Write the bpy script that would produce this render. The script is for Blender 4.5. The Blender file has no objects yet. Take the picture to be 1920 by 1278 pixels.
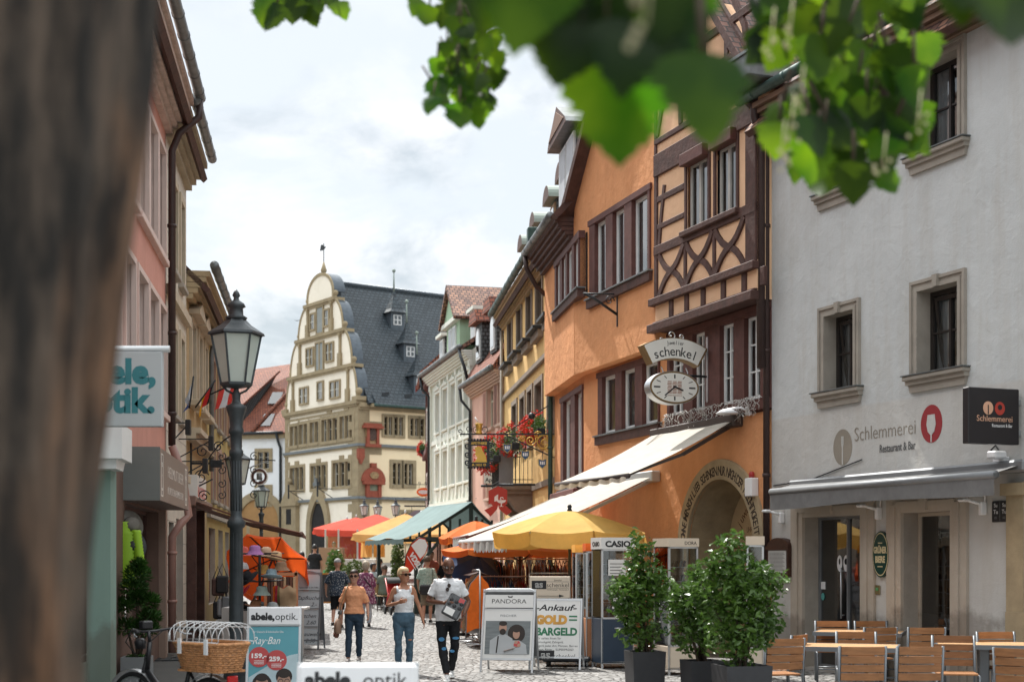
import bpy, math, random
from mathutils import Vector, Matrix, noise
R = math.radians
PI = math.pi
sc = bpy.context.scene
COL = sc.collection
V = Vector
F, CX, YH, H = 2667.0, 960.0, 1046.0, 1.8      # focal length in photo pixels, optical axis, horizon row, eye height
def gz(Y):
 return 0.0 if Y < 36 else (Y - 36) * 0.030
def P(px, py, Y):
 return V(((px - CX) / F * Y, Y, H + (YH - py) / F * Y))
def X(px, Y):
 return (px - CX) / F * Y
def nodes(name):
 m = bpy.data.materials.new(name)
 m.use_nodes = True
 nt = m.node_tree
 b = nt.nodes['Principled BSDF']
 return m, nt, b
def mixrgb(nt, fac, a, b, blend='MIX'):
 n = nt.nodes.new('ShaderNodeMix')
 n.data_type = 'RGBA'
 n.blend_type = blend
 for key, val in ((0, fac), (6, a), (7, b)):
  if hasattr(val, 'links'):
   nt.links.new(val, n.inputs[key])
  elif key == 0:
   n.inputs[0].default_value = val
  else:
   n.inputs[key].default_value = (val[0], val[1], val[2], 1)
 return n.outputs[2]
def noise_tex(nt, scale, detail=5, rough=.55, coord='Object', stretch=None, dist=0):
 tc = nt.nodes.new('ShaderNodeTexCoord')
 n = nt.nodes.new('ShaderNodeTexNoise')
 n.inputs['Scale'].default_value = scale
 n.inputs['Detail'].default_value = detail
 n.inputs['Roughness'].default_value = rough
 n.inputs['Distortion'].default_value = dist
 src = tc.outputs[coord]
 if stretch:
  mp = nt.nodes.new('ShaderNodeMapping')
  mp.inputs['Scale'].default_value = stretch
  nt.links.new(src, mp.inputs[0])
  src = mp.outputs[0]
 nt.links.new(src, n.inputs['Vector'])
 return n.outputs[0]
def ramp(nt, src, a, b, ca=(0, 0, 0), cb=(1, 1, 1)):
 r = nt.nodes.new('ShaderNodeValToRGB')
 r.color_ramp.elements[0].position = a
 r.color_ramp.elements[1].position = b
 r.color_ramp.elements[0].color = (*ca, 1)
 r.color_ramp.elements[1].color = (*cb, 1)
 nt.links.new(src, r.inputs[0])
 return r.outputs[0]
def bump(nt, bsdf, src, strength, dist=.02):
 b = nt.nodes.new('ShaderNodeBump')
 b.inputs['Strength'].default_value = strength
 b.inputs['Distance'].default_value = dist
 nt.links.new(src, b.inputs['Height'])
 nt.links.new(b.outputs[0], bsdf.inputs['Normal'])
def mul(c, k):
 return tuple(min(1, x * k) for x in c[:3])
def mat(name, col, rough=.75, var=.12, scale=2.5, bmp=0, bscale=30, metal=0, spec=.4, col2=None, stretch=None, bdist=.02, transl=0):
 m, nt, b = nodes(name)
 n = noise_tex(nt, scale, 6, .6, stretch=stretch)
 lo = ramp(nt, n, .3, .7)
 c = mixrgb(nt, lo, mul(col, 1 - var), col2 if col2 else mul(col, 1 + var))
 nt.links.new(c, b.inputs['Base Color'])
 b.inputs['Roughness'].default_value = rough
 b.inputs['Metallic'].default_value = metal
 b.inputs['Specular IOR Level'].default_value = spec
 if bmp:
  bump(nt, b, noise_tex(nt, bscale, 6, .6, stretch=stretch), bmp, bdist)
 if transl:
  out = nt.nodes['Material Output']
  t = nt.nodes.new('ShaderNodeBsdfTranslucent')
  nt.links.new(c, t.inputs[0])
  mx = nt.nodes.new('ShaderNodeMixShader')
  mx.inputs[0].default_value = transl
  nt.links.new(b.outputs[0], mx.inputs[1])
  nt.links.new(t.outputs[0], mx.inputs[2])
  nt.links.new(mx.outputs[0], out.inputs[0])
 return m
def stucco(name, col, var=.09, dirt=(.5, .45, .38), dirt_amt=.35, bmp=.35, low=None):
 """painted render: broad blotches, vertical rain streaks, a trowelled grain"""
 m, nt, b = nodes(name)
 base = mixrgb(nt, ramp(nt, noise_tex(nt, 1.1, 7, .65), .3, .7), mul(col, 1 - var), mul(col, 1 + var))
 if low:
  tc = nt.nodes.new('ShaderNodeTexCoord')
  sp = nt.nodes.new('ShaderNodeSeparateXYZ')
  nt.links.new(tc.outputs['Object'], sp.inputs[0])
  mr = nt.nodes.new('ShaderNodeMapRange')
  mr.inputs[1].default_value, mr.inputs[2].default_value = low[1] - .02, low[1] + .02
  mr.inputs[3].default_value, mr.inputs[4].default_value = 1, 0
  nt.links.new(sp.outputs[2], mr.inputs[0])
  base = mixrgb(nt, mr.outputs[0], base, mixrgb(nt, ramp(nt, noise_tex(nt, 1.3, 6), .3, .7), mul(low[0], .93), mul(low[0], 1.06)))
 streak = ramp(nt, noise_tex(nt, 1.6, 6, .7, stretch=(2.2, 2.2, .22)), .47, .74)
 sm = nt.nodes.new('ShaderNodeMath')
 sm.operation = 'MULTIPLY'
 nt.links.new(streak, sm.inputs[0])
 sm.inputs[1].default_value = dirt_amt
 c = mixrgb(nt, sm.outputs[0], base, tuple(col[i] * dirt[i] for i in range(3)))
 tg = nt.nodes.new('ShaderNodeTexCoord')
 sg = nt.nodes.new('ShaderNodeSeparateXYZ')
 nt.links.new(tg.outputs['Object'], sg.inputs[0])
 ng = nt.nodes.new('ShaderNodeMath')
 ng.operation = 'MULTIPLY_ADD'
 nt.links.new(noise_tex(nt, 1.7, 6, .65), ng.inputs[0])
 ng.inputs[1].default_value = -1.6
 nt.links.new(sg.outputs[2], ng.inputs[2])
 c = mixrgb(nt, ramp(nt, ng.outputs[0], -.75, .25, (.5, .5, .5), (0, 0, 0)), c, (.12, .10, .08))
 pt = ramp(nt, noise_tex(nt, .55, 3, .5, dist=.6), .56, .60)
 pm = nt.nodes.new('ShaderNodeMath')
 pm.operation = 'MULTIPLY'
 nt.links.new(pt, pm.inputs[0])
 pm.inputs[1].default_value = .5
 c = mixrgb(nt, pm.outputs[0], c, mixrgb(nt, 1.0, c, (.93, .92, .90), 'MULTIPLY'))
 nt.links.new(c, b.inputs['Base Color'])
 b.inputs['Roughness'].default_value = .9
 b.inputs['Specular IOR Level'].default_value = .15
 a = noise_tex(nt, 5, 5, .55, dist=.4)
 g = noise_tex(nt, 60, 4, .6)
 ad = nt.nodes.new('ShaderNodeMath')
 ad.operation = 'MULTIPLY_ADD'
 nt.links.new(g, ad.inputs[0])
 ad.inputs[1].default_value = .25
 nt.links.new(a, ad.inputs[2])
 bump(nt, b, ad.outputs[0], bmp, .05)
 return m
def tiles(name, c1, c2, w=.18, h=.17, mortar=(.03, .02, .02), rough=.75, bmp=.6, var=.3, msize=.02, offset=.5, spec=.3):
 m, nt, b = nodes(name)
 tc = nt.nodes.new('ShaderNodeTexCoord')
 br = nt.nodes.new('ShaderNodeTexBrick')
 br.offset = offset
 br.inputs['Scale'].default_value = 1
 br.inputs['Brick Width'].default_value = w
 br.inputs['Row Height'].default_value = h
 br.inputs['Mortar Size'].default_value = msize
 br.inputs['Mortar Smooth'].default_value = .4
 br.inputs['Color1'].default_value = (*c1, 1)
 br.inputs['Color2'].default_value = (*c2, 1)
 br.inputs['Mortar'].default_value = (*mortar, 1)
 nt.links.new(tc.outputs['UV'], br.inputs['Vector'])
 n = ramp(nt, noise_tex(nt, .9, 7, .7), .3, .75)
 c = mixrgb(nt, n, br.outputs[0], mixrgb(nt, 1.0, br.outputs[0], (1 - var, 1 - var, 1 - var), 'MULTIPLY'))
 n2 = ramp(nt, noise_tex(nt, 9, 3, .6), .45, .75)
 c = mixrgb(nt, n2, c, mixrgb(nt, 1.0, c, (1.25, 1.2, 1.15), 'MULTIPLY'))
 nt.links.new(c, b.inputs['Base Color'])
 b.inputs['Roughness'].default_value = rough
 b.inputs['Specular IOR Level'].default_value = spec
 sp = nt.nodes.new('ShaderNodeSeparateXYZ')
 nt.links.new(tc.outputs['UV'], sp.inputs[0])
 md = nt.nodes.new('ShaderNodeMath')
 md.operation = 'FLOORED_MODULO'
 nt.links.new(sp.outputs[1], md.inputs[0])
 md.inputs[1].default_value = h
 dv = nt.nodes.new('ShaderNodeMath')
 dv.operation = 'MULTIPLY_ADD'
 nt.links.new(md.outputs[0], dv.inputs[0])
 dv.inputs[1].default_value = -1.0 / h
 nt.links.new(br.outputs[1], dv.inputs[2])
 neg = nt.nodes.new('ShaderNodeMath')
 neg.operation = 'MULTIPLY'
 nt.links.new(dv.outputs[0], neg.inputs[0])
 neg.inputs[1].default_value = -1 if False else 1
 bump(nt, b, neg.outputs[0], bmp, .03)
 return m
def glass(name, tint=(.72, .78, .8), refl=1.0):
 m = bpy.data.materials.new(name)
 m.use_nodes = True
 nt = m.node_tree
 nt.nodes.remove(nt.nodes['Principled BSDF'])
 out = nt.nodes['Material Output']
 t = nt.nodes.new('ShaderNodeBsdfTransparent')
 t.inputs[0].default_value = (*tint, 1)
 g = nt.nodes.new('ShaderNodeBsdfGlossy')
 g.inputs['Roughness'].default_value = .03
 bp = nt.nodes.new('ShaderNodeBump')
 bp.inputs['Strength'].default_value = .05
 bp.inputs['Distance'].default_value = .05
 nt.links.new(noise_tex(nt, 1.5, 2), bp.inputs['Height'])
 nt.links.new(bp.outputs[0], g.inputs['Normal'])
 fr = nt.nodes.new('ShaderNodeFresnel')
 fr.inputs[0].default_value = 1.55
 mm = nt.nodes.new('ShaderNodeMath')
 mm.operation = 'MULTIPLY'
 nt.links.new(fr.outputs[0], mm.inputs[0])
 mm.inputs[1].default_value = 1.9 * refl
 mm.use_clamp = True
 mx = nt.nodes.new('ShaderNodeMixShader')
 nt.links.new(mm.outputs[0], mx.inputs[0])
 nt.links.new(t.outputs[0], mx.inputs[1])
 nt.links.new(g.outputs[0], mx.inputs[2])
 nt.links.new(mx.outputs[0], out.inputs[0])
 return m
def cobble(name):
 m, nt, b = nodes(name)
 tc = nt.nodes.new('ShaderNodeTexCoord')
 wv = nt.nodes.new('ShaderNodeTexNoise')
 wv.inputs['Scale'].default_value = .5
 nt.links.new(tc.outputs['Object'], wv.inputs[0])
 va = nt.nodes.new('ShaderNodeVectorMath')
 va.operation = 'MULTIPLY_ADD'
 nt.links.new(wv.outputs[1], va.inputs[0])
 va.inputs[1].default_value = (.5, .5, 0)
 nt.links.new(tc.outputs['Object'], va.inputs[2])
 outs = []
 for feat in ('DISTANCE_TO_EDGE', 'F1'):
  vo = nt.nodes.new('ShaderNodeTexVoronoi')
  vo.feature = feat
  vo.inputs['Scale'].default_value = 7.6
  vo.inputs['Randomness'].default_value = .72
  nt.links.new(va.outputs[0], vo.inputs['Vector'])
  outs.append(vo)
 edge = ramp(nt, outs[0].outputs['Distance'], .035, .13)
 bw = nt.nodes.new('ShaderNodeRGBToBW')
 nt.links.new(outs[1].outputs['Color'], bw.inputs[0])
 stone = mixrgb(nt, bw.outputs[0], (.17, .17, .166), (.385, .38, .37))
 stone = mixrgb(nt, ramp(nt, noise_tex(nt, .5, 6, .6), .35, .7), stone, mixrgb(nt, 1.0, stone, (.72, .7, .68), 'MULTIPLY'))
 stone = mixrgb(nt, ramp(nt, noise_tex(nt, 14, 4), .55, .8), stone, mixrgb(nt, 1.0, stone, (.8, .78, .75), 'MULTIPLY'))
 c = mixrgb(nt, edge, (.055, .05, .045), stone)
 nt.links.new(c, b.inputs['Base Color'])
 b.inputs['Roughness'].default_value = .6
 b.inputs['Specular IOR Level'].default_value = .35
 hh = nt.nodes.new('ShaderNodeMath')
 hh.operation = 'MULTIPLY_ADD'
 nt.links.new(bw.outputs[0], hh.inputs[0])
 hh.inputs[1].default_value = .35
 nt.links.new(ramp(nt, outs[0].outputs['Distance'], 0, .22), hh.inputs[2])
 bump(nt, b, hh.outputs[0], .8, .025)
 return m
class MB:
 def __init__(s, T=None):
  s.v, s.f, s.m, s.s, s.mats = [], [], [], [], []
  s.T = T
 def mi(s, mt):
  if mt not in s.mats:
   s.mats.append(mt)
  return s.mats.index(mt)
 def add(s, vs, fs, mt, smooth=False, M=None):
  k = len(s.v)
  T = s.T
  for p in vs:
   p = V(p)
   if M is not None:
    p = M @ p
   if T is not None:
    p = T @ p
   s.v.append(p)
  i = s.mi(mt)
  for f in fs:
   s.f.append([a + k for a in f])
   s.m.append(i)
   s.s.append(smooth)
  return s
 def box(s, x0, x1, y0, y1, z0, z1, mt, M=None):
  vs = [(x, y, z) for z in (z0, z1) for y in (y0, y1) for x in (x0, x1)]
  fs = [(0, 2, 3, 1), (4, 5, 7, 6), (0, 1, 5, 4), (2, 6, 7, 3), (0, 4, 6, 2), (1, 3, 7, 5)]
  return s.add(vs, fs, mt, False, M)
 def cham(s, x0, x1, y0, y1, z0, z1, b, mt, M=None):
  """box with every edge chamfered by b"""
  cx, cy, cz = (x0 + x1) / 2, (y0 + y1) / 2, (z0 + z1) / 2
  hx, hy, hz = (x1 - x0) / 2, (y1 - y0) / 2, (z1 - z0) / 2
  vs, idx = [], {}
  for sx in (-1, 1):
   for sy in (-1, 1):
    for sz in (-1, 1):
     for ax in range(3):
      d = [hx - b, hy - b, hz - b]
      d[ax] = (hx, hy, hz)[ax]
      idx[sx, sy, sz, ax] = len(vs)
      vs.append((cx + sx * d[0], cy + sy * d[1], cz + sz * d[2]))
  fs = []
  for ax in range(3):
   o = [a for a in range(3) if a != ax]
   for sg in (-1, 1):
    q = []
    for a, c in ((-1, -1), (1, -1), (1, 1), (-1, 1)):
     k = [0, 0, 0]
     k[ax], k[o[0]], k[o[1]] = sg, a, c
     q.append(idx[(*k, ax)])
    fs.append(q)
  for ax in range(3):
   o = [a for a in range(3) if a != ax]
   for a in (-1, 1):
    for c in (-1, 1):
     q = []
     for sg, w in ((-1, o[0]), (1, o[0]), (1, o[1]), (-1, o[1])):
      k = [0, 0, 0]
      k[ax], k[o[0]], k[o[1]] = sg, a, c
      q.append(idx[(*k, w)])
     fs.append(q)
  for sx in (-1, 1):
   for sy in (-1, 1):
    for sz in (-1, 1):
     fs.append([idx[sx, sy, sz, a] for a in range(3)])
  return s.add(vs, fs, mt, False, M)
 def bar(s, p, q, w, h, mt, up=(0, 0, 1), M=None):
  p, q = V(p), V(q)
  d = q - p
  L = d.length
  if L < 1e-6:
   return s
  d /= L
  u = V(up)
  if abs(u.dot(d)) > .98:
   u = V((0, 1, 0))
  a = d.cross(u).normalized()
  u = a.cross(d)
  vs = []
  for e in (p, q):
   for i, j in ((-1, -1), (1, -1), (1, 1), (-1, 1)):
    vs.append(e + a * (i * w / 2) + u * (j * h / 2))
  return s.add(vs, [(0, 1, 2, 3), (7, 6, 5, 4), (0, 4, 5, 1), (1, 5, 6, 2), (2, 6, 7, 3), (3, 7, 4, 0)], mt, False, M)
 def tube(s, pts, r, mt, n=8, caps=True, M=None, smooth=True, flat=1.0, round_ends=False):
  pts = [V(p) for p in pts]
  rs = list(r) if hasattr(r, '__len__') else [r] * len(pts)
  if round_ends:
   d0 = (pts[0] - pts[1]).normalized()
   d1 = (pts[-1] - pts[-2]).normalized()
   e0 = [(pts[0] + d0 * rs[0] * c, rs[0] * sn) for c, sn in ((.98, .2), (.8, .6), (.5, .866))]
   e1 = [(pts[-1] + d1 * rs[-1] * c, rs[-1] * sn) for c, sn in ((.5, .866), (.8, .6), (.98, .2))]
   pts = [a for a, _ in e0] + pts + [a for a, _ in e1]
   rs = [b for _, b in e0] + rs + [b for _, b in e1]
  vs, fs = [], []
  prev = None
  for i, p in enumerate(pts):
   a = pts[max(i - 1, 0)]
   b = pts[min(i + 1, len(pts) - 1)]
   d = (b - a)
   d = d.normalized() if d.length > 1e-9 else V((0, 0, 1))
   if prev is None:
    u = V((0, 0, 1)) if abs(d.z) < .9 else V((0, 1, 0))
    u = (u - d * u.dot(d)).normalized()
   else:
    u = prev - d * prev.dot(d)
    u = u.normalized() if u.length > 1e-6 else V((1, 0, 0))
   prev = u
   w = d.cross(u)
   for k in range(n):
    t = 2 * PI * k / n
    vs.append(p + (u * math.cos(t) + w * math.sin(t) * flat) * rs[i])
  for i in range(len(pts) - 1):
   for k in range(n):
    fs.append((i * n + k, i * n + (k + 1) % n, (i + 1) * n + (k + 1) % n, (i + 1) * n + k))
  if caps:
   fs.append(list(range(n))[::-1])
   fs.append([(len(pts) - 1) * n + k for k in range(n)])
  return s.add(vs, fs, mt, smooth, M)
 def loft(s, rings, mt, n=20, M=None, smooth=True):
  """rings of (x, y, z, rx, ry): horizontal ellipses, closed at both ends"""
  vs, fs = [], []
  for x, y, z, rx, ry in rings:
   for k in range(n):
    t = 2 * PI * k / n
    vs.append((x + rx * math.cos(t), y + ry * math.sin(t), z))
  for i in range(len(rings) - 1):
   for k in range(n):
    fs.append((i * n + k, i * n + (k + 1) % n, (i + 1) * n + (k + 1) % n, (i + 1) * n + k))
  fs.append(list(range(n))[::-1])
  fs.append([(len(rings) - 1) * n + k for k in range(n)])
  return s.add(vs, fs, mt, smooth, M)
 def lathe(s, prof, mt, n=16, c=(0, 0, 0), M=None, smooth=True, a0=0):
  vs, fs = [], []
  for r, z in prof:
   for k in range(n):
    t = 2 * PI * k / n + a0
    vs.append((c[0] + r * math.cos(t), c[1] + r * math.sin(t), c[2] + z))
  for i in range(len(prof) - 1):
   for k in range(n):
    fs.append((i * n + k, i * n + (k + 1) % n, (i + 1) * n + (k + 1) % n, (i + 1) * n + k))
  fs.append(list(range(n))[::-1])
  fs.append([(len(prof) - 1) * n + k for k in range(n)])
  return s.add(vs, fs, mt, smooth, M)
 def ball(s, c, r, mt, n=12, M=None):
  rx, ry, rz = r if hasattr(r, '__len__') else (r, r, r)
  vs, fs = [], []
  h = max(6, n // 2 + 2)
  for i in range(h + 1):
   a = -PI / 2 + PI * i / h
   cr = max(math.cos(a), .02)
   for k in range(n):
    t = 2 * PI * k / n
    vs.append((c[0] + rx * cr * math.cos(t), c[1] + ry * cr * math.sin(t), c[2] + rz * math.sin(a)))
  for i in range(h):
   for k in range(n):
    fs.append((i * n + k, i * n + (k + 1) % n, (i + 1) * n + (k + 1) % n, (i + 1) * n + k))
  fs.append(list(range(n))[::-1])
  fs.append([h * n + k for k in range(n)])
  return s.add(vs, fs, mt, True, M)
 def prism(s, poly, y0, y1, mt, M=None, side=None):
  """polygon of (x, z) pushed from y0 (front) to y1"""
  n = len(poly)
  ar = sum(poly[i][0] * poly[(i + 1) % n][1] - poly[(i + 1) % n][0] * poly[i][1] for i in range(n))
  if ar < 0:
   poly = poly[::-1]
  vs = [(x, y0, z) for x, z in poly] + [(x, y1, z) for x, z in poly]
  s.add(vs, [list(range(n)), [n + k for k in range(n)][::-1]], mt, False, M)
  return s.add(vs, [(k, n + k, n + (k + 1) % n, (k + 1) % n) for k in range(n)], side or mt, False, M)
 def poly(s, pts, mt, M=None):
  return s.add(pts, [list(range(len(pts)))], mt, False, M)
 def slab(s, pts, t, mt, M=None, under=None):
  """flat polygon in space given a thickness t along its normal (downwards side)"""
  pts = [V(p) for p in pts]
  nrm = (pts[1] - pts[0]).cross(pts[2] - pts[0]).normalized()
  if nrm.z < 0:
   nrm = -nrm
   pts = pts[::-1]
  n = len(pts)
  vs = pts + [p - nrm * t for p in pts]
  s.add(vs, [list(range(n))], mt, False, M)
  return s.add(vs, [[n + k for k in range(n)][::-1]] + [(k, n + k, n + (k + 1) % n, (k + 1) % n) for k in range(n)], under or mt, False, M)
 def grid(s, fn, nu, nv, mt, smooth=True, M=None):
  vs = [fn(i / nu, j / nv) for j in range(nv + 1) for i in range(nu + 1)]
  fs = [(j * (nu + 1) + i, j * (nu + 1) + i + 1, (j + 1) * (nu + 1) + i + 1, (j + 1) * (nu + 1) + i) for j in range(nv) for i in range(nu)]
  return s.add(vs, fs, mt, smooth, M)
 def ring_arc(s, cx, cz, r0, r1, a0, a1, y0, y1, mt, n=24, M=None):
  """part of a flat ring in the XZ plane, with depth"""
  outer = [(cx + r1 * math.cos(a0 + (a1 - a0) * i / n), cz + r1 * math.sin(a0 + (a1 - a0) * i / n)) for i in range(n + 1)]
  inner = [(cx + r0 * math.cos(a0 + (a1 - a0) * i / n), cz + r0 * math.sin(a0 + (a1 - a0) * i / n)) for i in range(n + 1)]
  for i in range(n):
   s.prism([inner[i], outer[i], outer[i + 1], inner[i + 1]], y0, y1, mt, M)
  return s
 def text(s, txt, x, z, size, mt, y=0, align='CENTER', bold=0, shear=0, sx=1, depth=.003, M=None, space=1.0):
  """words standing in the XZ plane, front face towards -y, baseline at z"""
  vs, fs = text_mesh(txt, bold / max(size, 1e-6), shear, space)
  w0 = min(p[0] for p in vs)
  w1 = max(p[0] for p in vs)
  off = {'CENTER': (w0 + w1) / 2, 'LEFT': w0, 'RIGHT': w1}[align]
  pts = [(x + (p[0] - off) * size * sx, y - p[2] * depth, z + p[1] * size) for p in vs]
  return s.add(pts, fs, mt, False, M)
 def build(s, name, parent=None, loc=None):
  me = bpy.data.meshes.new(name)
  me.from_pydata(s.v, [], s.f)
  for mt in s.mats:
   me.materials.append(mt)
  me.polygons.foreach_set('material_index', s.m)
  me.polygons.foreach_set('use_smooth', s.s)
  uv = me.uv_layers.new(name='UVMap')
  me.update()
  for p in me.polygons:
   n = p.normal
   if abs(n.z) > .985:
    a, b = V((1, 0, 0)), V((0, 1, 0))
   else:
    a = V((-n.y, n.x, 0)).normalized()
    b = n.cross(a)
   for li in p.loop_indices:
    co = me.vertices[me.loops[li].vertex_index].co
    uv.data[li].uv = (co.dot(a), co.dot(b))
  o = bpy.data.objects.new(name, me)
  COL.objects.link(o)
  if parent is not None:
   o.parent = parent
  if loc is not None:
   o.location = loc
  return o
_tc = {}
def text_mesh(txt, bold, shear, space):
 key = (txt, round(bold, 4), shear, space)
 if key not in _tc:
  cu = bpy.data.curves.new('words', 'FONT')
  cu.body = txt
  cu.size = 1
  cu.offset = bold
  cu.shear = shear
  cu.space_character = space
  cu.extrude = .5
  cu.resolution_u = 3
  ob = bpy.data.objects.new('words', cu)
  me = bpy.data.meshes.new_from_object(ob)
  _tc[key] = ([tuple(v.co) for v in me.vertices], [list(p.vertices) for p in me.polygons])
  bpy.data.objects.remove(ob)
  bpy.data.curves.remove(cu)
  bpy.data.meshes.remove(me)
 return _tc[key]
def tag(o, label=None, cat=None, group=None, kind=None):
 for k, val in (('label', label), ('category', cat), ('group', group), ('kind', kind)):
  if val:
   o[k] = val
 return o
def thing(name, label, cat, loc=(0, 0, 0), rz=0, group=None):
 o = bpy.data.objects.new(name, None)
 o.empty_display_size = .2
 COL.objects.link(o)
 o.location = loc
 o.rotation_euler = (0, 0, rz)
 return tag(o, label, cat, group)
def copy_tree(o, parent=None):
 c = o.copy()
 COL.objects.link(c)
 c.parent = parent
 for k in list(o.children):
  copy_tree(k, c)
 return c
INK = mat('ink', (.02, .02, .022), .5, .1)
WHITE = mat('white_paint', (.78, .79, .78), .45, .05)
WHITEPLASTIC = mat('white_plastic', (.74, .75, .76), .35, .04)
DARKIRON = mat('dark_iron', (.035, .04, .045), .5, .25, 12, .15, 60, metal=.5)
LAMPIRON = mat('lamp_iron', (.055, .065, .07), .45, .2, 8, .12, 40, metal=.35)
STEEL = mat('steel', (.5, .52, .54), .35, .08, metal=.8)
ALU = mat('aluminium', (.55, .57, .58), .4, .06, metal=.6)
GREYMETAL = mat('grey_metal', (.2, .21, .22), .5, .15, metal=.4)
ZINC = mat('zinc', (.16, .175, .18), .5, .3, 5, .1, 20, metal=.5)
GREENGUT = mat('green_gutter', (.045, .085, .075), .5, .3, 6, .1, 20, metal=.3)
BROWNPIPE = mat('brown_pipe', (.045, .025, .022), .5, .2, 6)
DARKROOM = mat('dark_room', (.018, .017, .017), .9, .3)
CURTAIN = mat('net_curtain', (.55, .57, .58), .9, .15, 3, stretch=(9, 9, .6), transl=.2)
GREYCURT = mat('grey_curtain', (.44, .47, .49), .9, .25, 3, stretch=(9, 9, .6))
PANE = glass('window_glass', refl=1.3)
SHOPGLASS = glass('shop_glass', (.8, .84, .84), 1.3)
DARKPANE = glass('dark_pane', (.4, .43, .45), 1.7)
SAND = mat('sandstone', (.34, .27, .17), .9, .2, 3, .25, 30)
SANDTRIM = mat('grey_sandstone', (.31, .28, .24), .85, .14, 3, .2, 30)
TIMBER = mat('dark_timber', (.072, .034, .027), .7, .35, 5, .5, 14, stretch=(1, 1, 1))
TIMBERRED = mat('oxblood_timber', (.098, .038, .031), .65, .25, 5, .25, 20)
REDWOOD = mat('red_wood', (.2, .035, .03), .6, .25, 5)
WINWHITE = mat('white_window_wood', (.66, .68, .68), .5, .08)
BROWNFRAME = mat('black_window_wood', (.022, .018, .016), .4, .2)
TILE_RED = tiles('red_tiles', (.30, .105, .06), (.21, .07, .045), .2, .17)
TILE_OLD = tiles('weathered_tiles', (.33, .17, .11), (.12, .06, .05), .19, .17, var=.45)
TILE_BROWN = tiles('brown_beaver_tiles', (.17, .07, .05), (.09, .045, .04), .19, .16, var=.5)
SLATE = tiles('blue_slate', (.055, .075, .09), (.035, .05, .062), .3, .24, (.015, .02, .025), .55, .5, .35, .03, spec=.35)
SLATE_S = tiles('scale_slate', (.10, .11, .115), (.07, .08, .085), .16, .14, (.02, .02, .02), .5, .6, .35, .03)
FOLIAGE = mat('shrub_leaf', (.035, .10, .018), .35, .5, 4, col2=(.11, .21, .03), transl=.3, spec=.5)
CONIFER = mat('conifer_leaf', (.02, .075, .014), .55, .4, 5, col2=(.05, .13, .02), transl=.15)
HEDGE = mat('hedge_leaf', (.045, .09, .018), .5, .45, 3, col2=(.12, .17, .03), transl=.25)
BARK_S = mat('stem_bark', (.07, .05, .035), .9, .3, 9)
SOIL = mat('soil', (.04, .03, .022), .95, .3, 20, .6, 40)
COBBLE = cobble('cobbles')
class Fac:
 """a vertical wall plane: local x runs left to right as seen from the street, y goes into the house"""
 def __init__(s, pl, pr, base=None):
  s.pl, s.pr = V((pl[0], pl[1], 0)), V((pr[0], pr[1], 0))
  d = s.pr - s.pl
  s.L = d.length
  s.d = d.normalized()
  s.n = V((s.d.y, -s.d.x, 0))
  s.th = math.atan2(d.y, d.x)
  s.M = Matrix.Translation(s.pl) @ Matrix.Rotation(s.th, 4, 'Z')
  s.T = None
  s.root = None
  if base is not None:
   s.T = base.M.inverted() @ s.M
   s.root = base.root
 def start(s, name, label, cat, group=None):
  s.root = thing(name, label, cat, s.pl, s.th, group)
  return s.root
 def u(s, px, off=0):
  k = (px - CX) / F
  return (k * (s.pl.y + off * s.n.y) - s.pl.x - off * s.n.x) / (s.d.x - k * s.d.y)
 def Y(s, px, off=0):
  return s.pl.y + s.u(px, off) * s.d.y + off * s.n.y
 def z(s, px, py, off=0):
  return H + (YH - py) / F * s.Y(px, off)
 def mb(s):
  return MB(s.T)
 def world(s, u, y, z):
  p = s.M @ V((u, y, z))
  return p
def wall(f, name, u0, u1, z0, z1, holes, mt, depth=.25, reveal=None, y=0, sides=7.0, top=None, topmat=None, base=None):
 """front wall with real openings; holes are (u0, u1, z0, z1). sides: how deep the house goes"""
 b = f.mb()
 us = sorted(set([u0, u1] + [h[i] for h in holes for i in (0, 1)]))
 zs = sorted(set([z0, z1] + [h[i] for h in holes for i in (2, 3)]))
 us = [a for a in us if u0 <= a <= u1]
 zs = [a for a in zs if z0 <= a <= z1]
 for i in range(len(us) - 1):
  for j in range(len(zs) - 1):
   cu, cz = (us[i] + us[i + 1]) / 2, (zs[j] + zs[j + 1]) / 2
   if any(h[0] < cu < h[1] and h[2] < cz < h[3] for h in holes):
    continue
   b.poly([(us[i], y, zs[j]), (us[i + 1], y, zs[j]), (us[i + 1], y, zs[j + 1]), (us[i], y, zs[j + 1])], mt)
 rv = reveal or mt
 for h in holes:
  a, c, e, g = h[:4]
  d = y + depth
  b.poly([(a, y, e), (a, y, g), (a, d, g), (a, d, e)], rv)
  b.poly([(c, y, g), (c, y, e), (c, d, e), (c, d, g)], rv)
  b.poly([(a, y, g), (c, y, g), (c, d, g), (a, d, g)], rv)
  b.poly([(a, y, e), (a, d, e), (c, d, e), (c, y, e)], rv)
 if sides:
  b.poly([(u0, y, z0), (u0, y, z1), (u0, sides, z1), (u0, sides, z0)], mt)
  b.poly([(u1, y, z0), (u1, sides, z0), (u1, sides, z1), (u1, y, z1)], mt)
  b.poly([(u0, sides, z0), (u0, sides, z1), (u1, sides, z1), (u1, sides, z0)], mt)
 if top:
  pts = [(a, y, c) for a, c in top]
  b.poly(pts, topmat or mt)
 return b.build(name, f.root)
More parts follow.
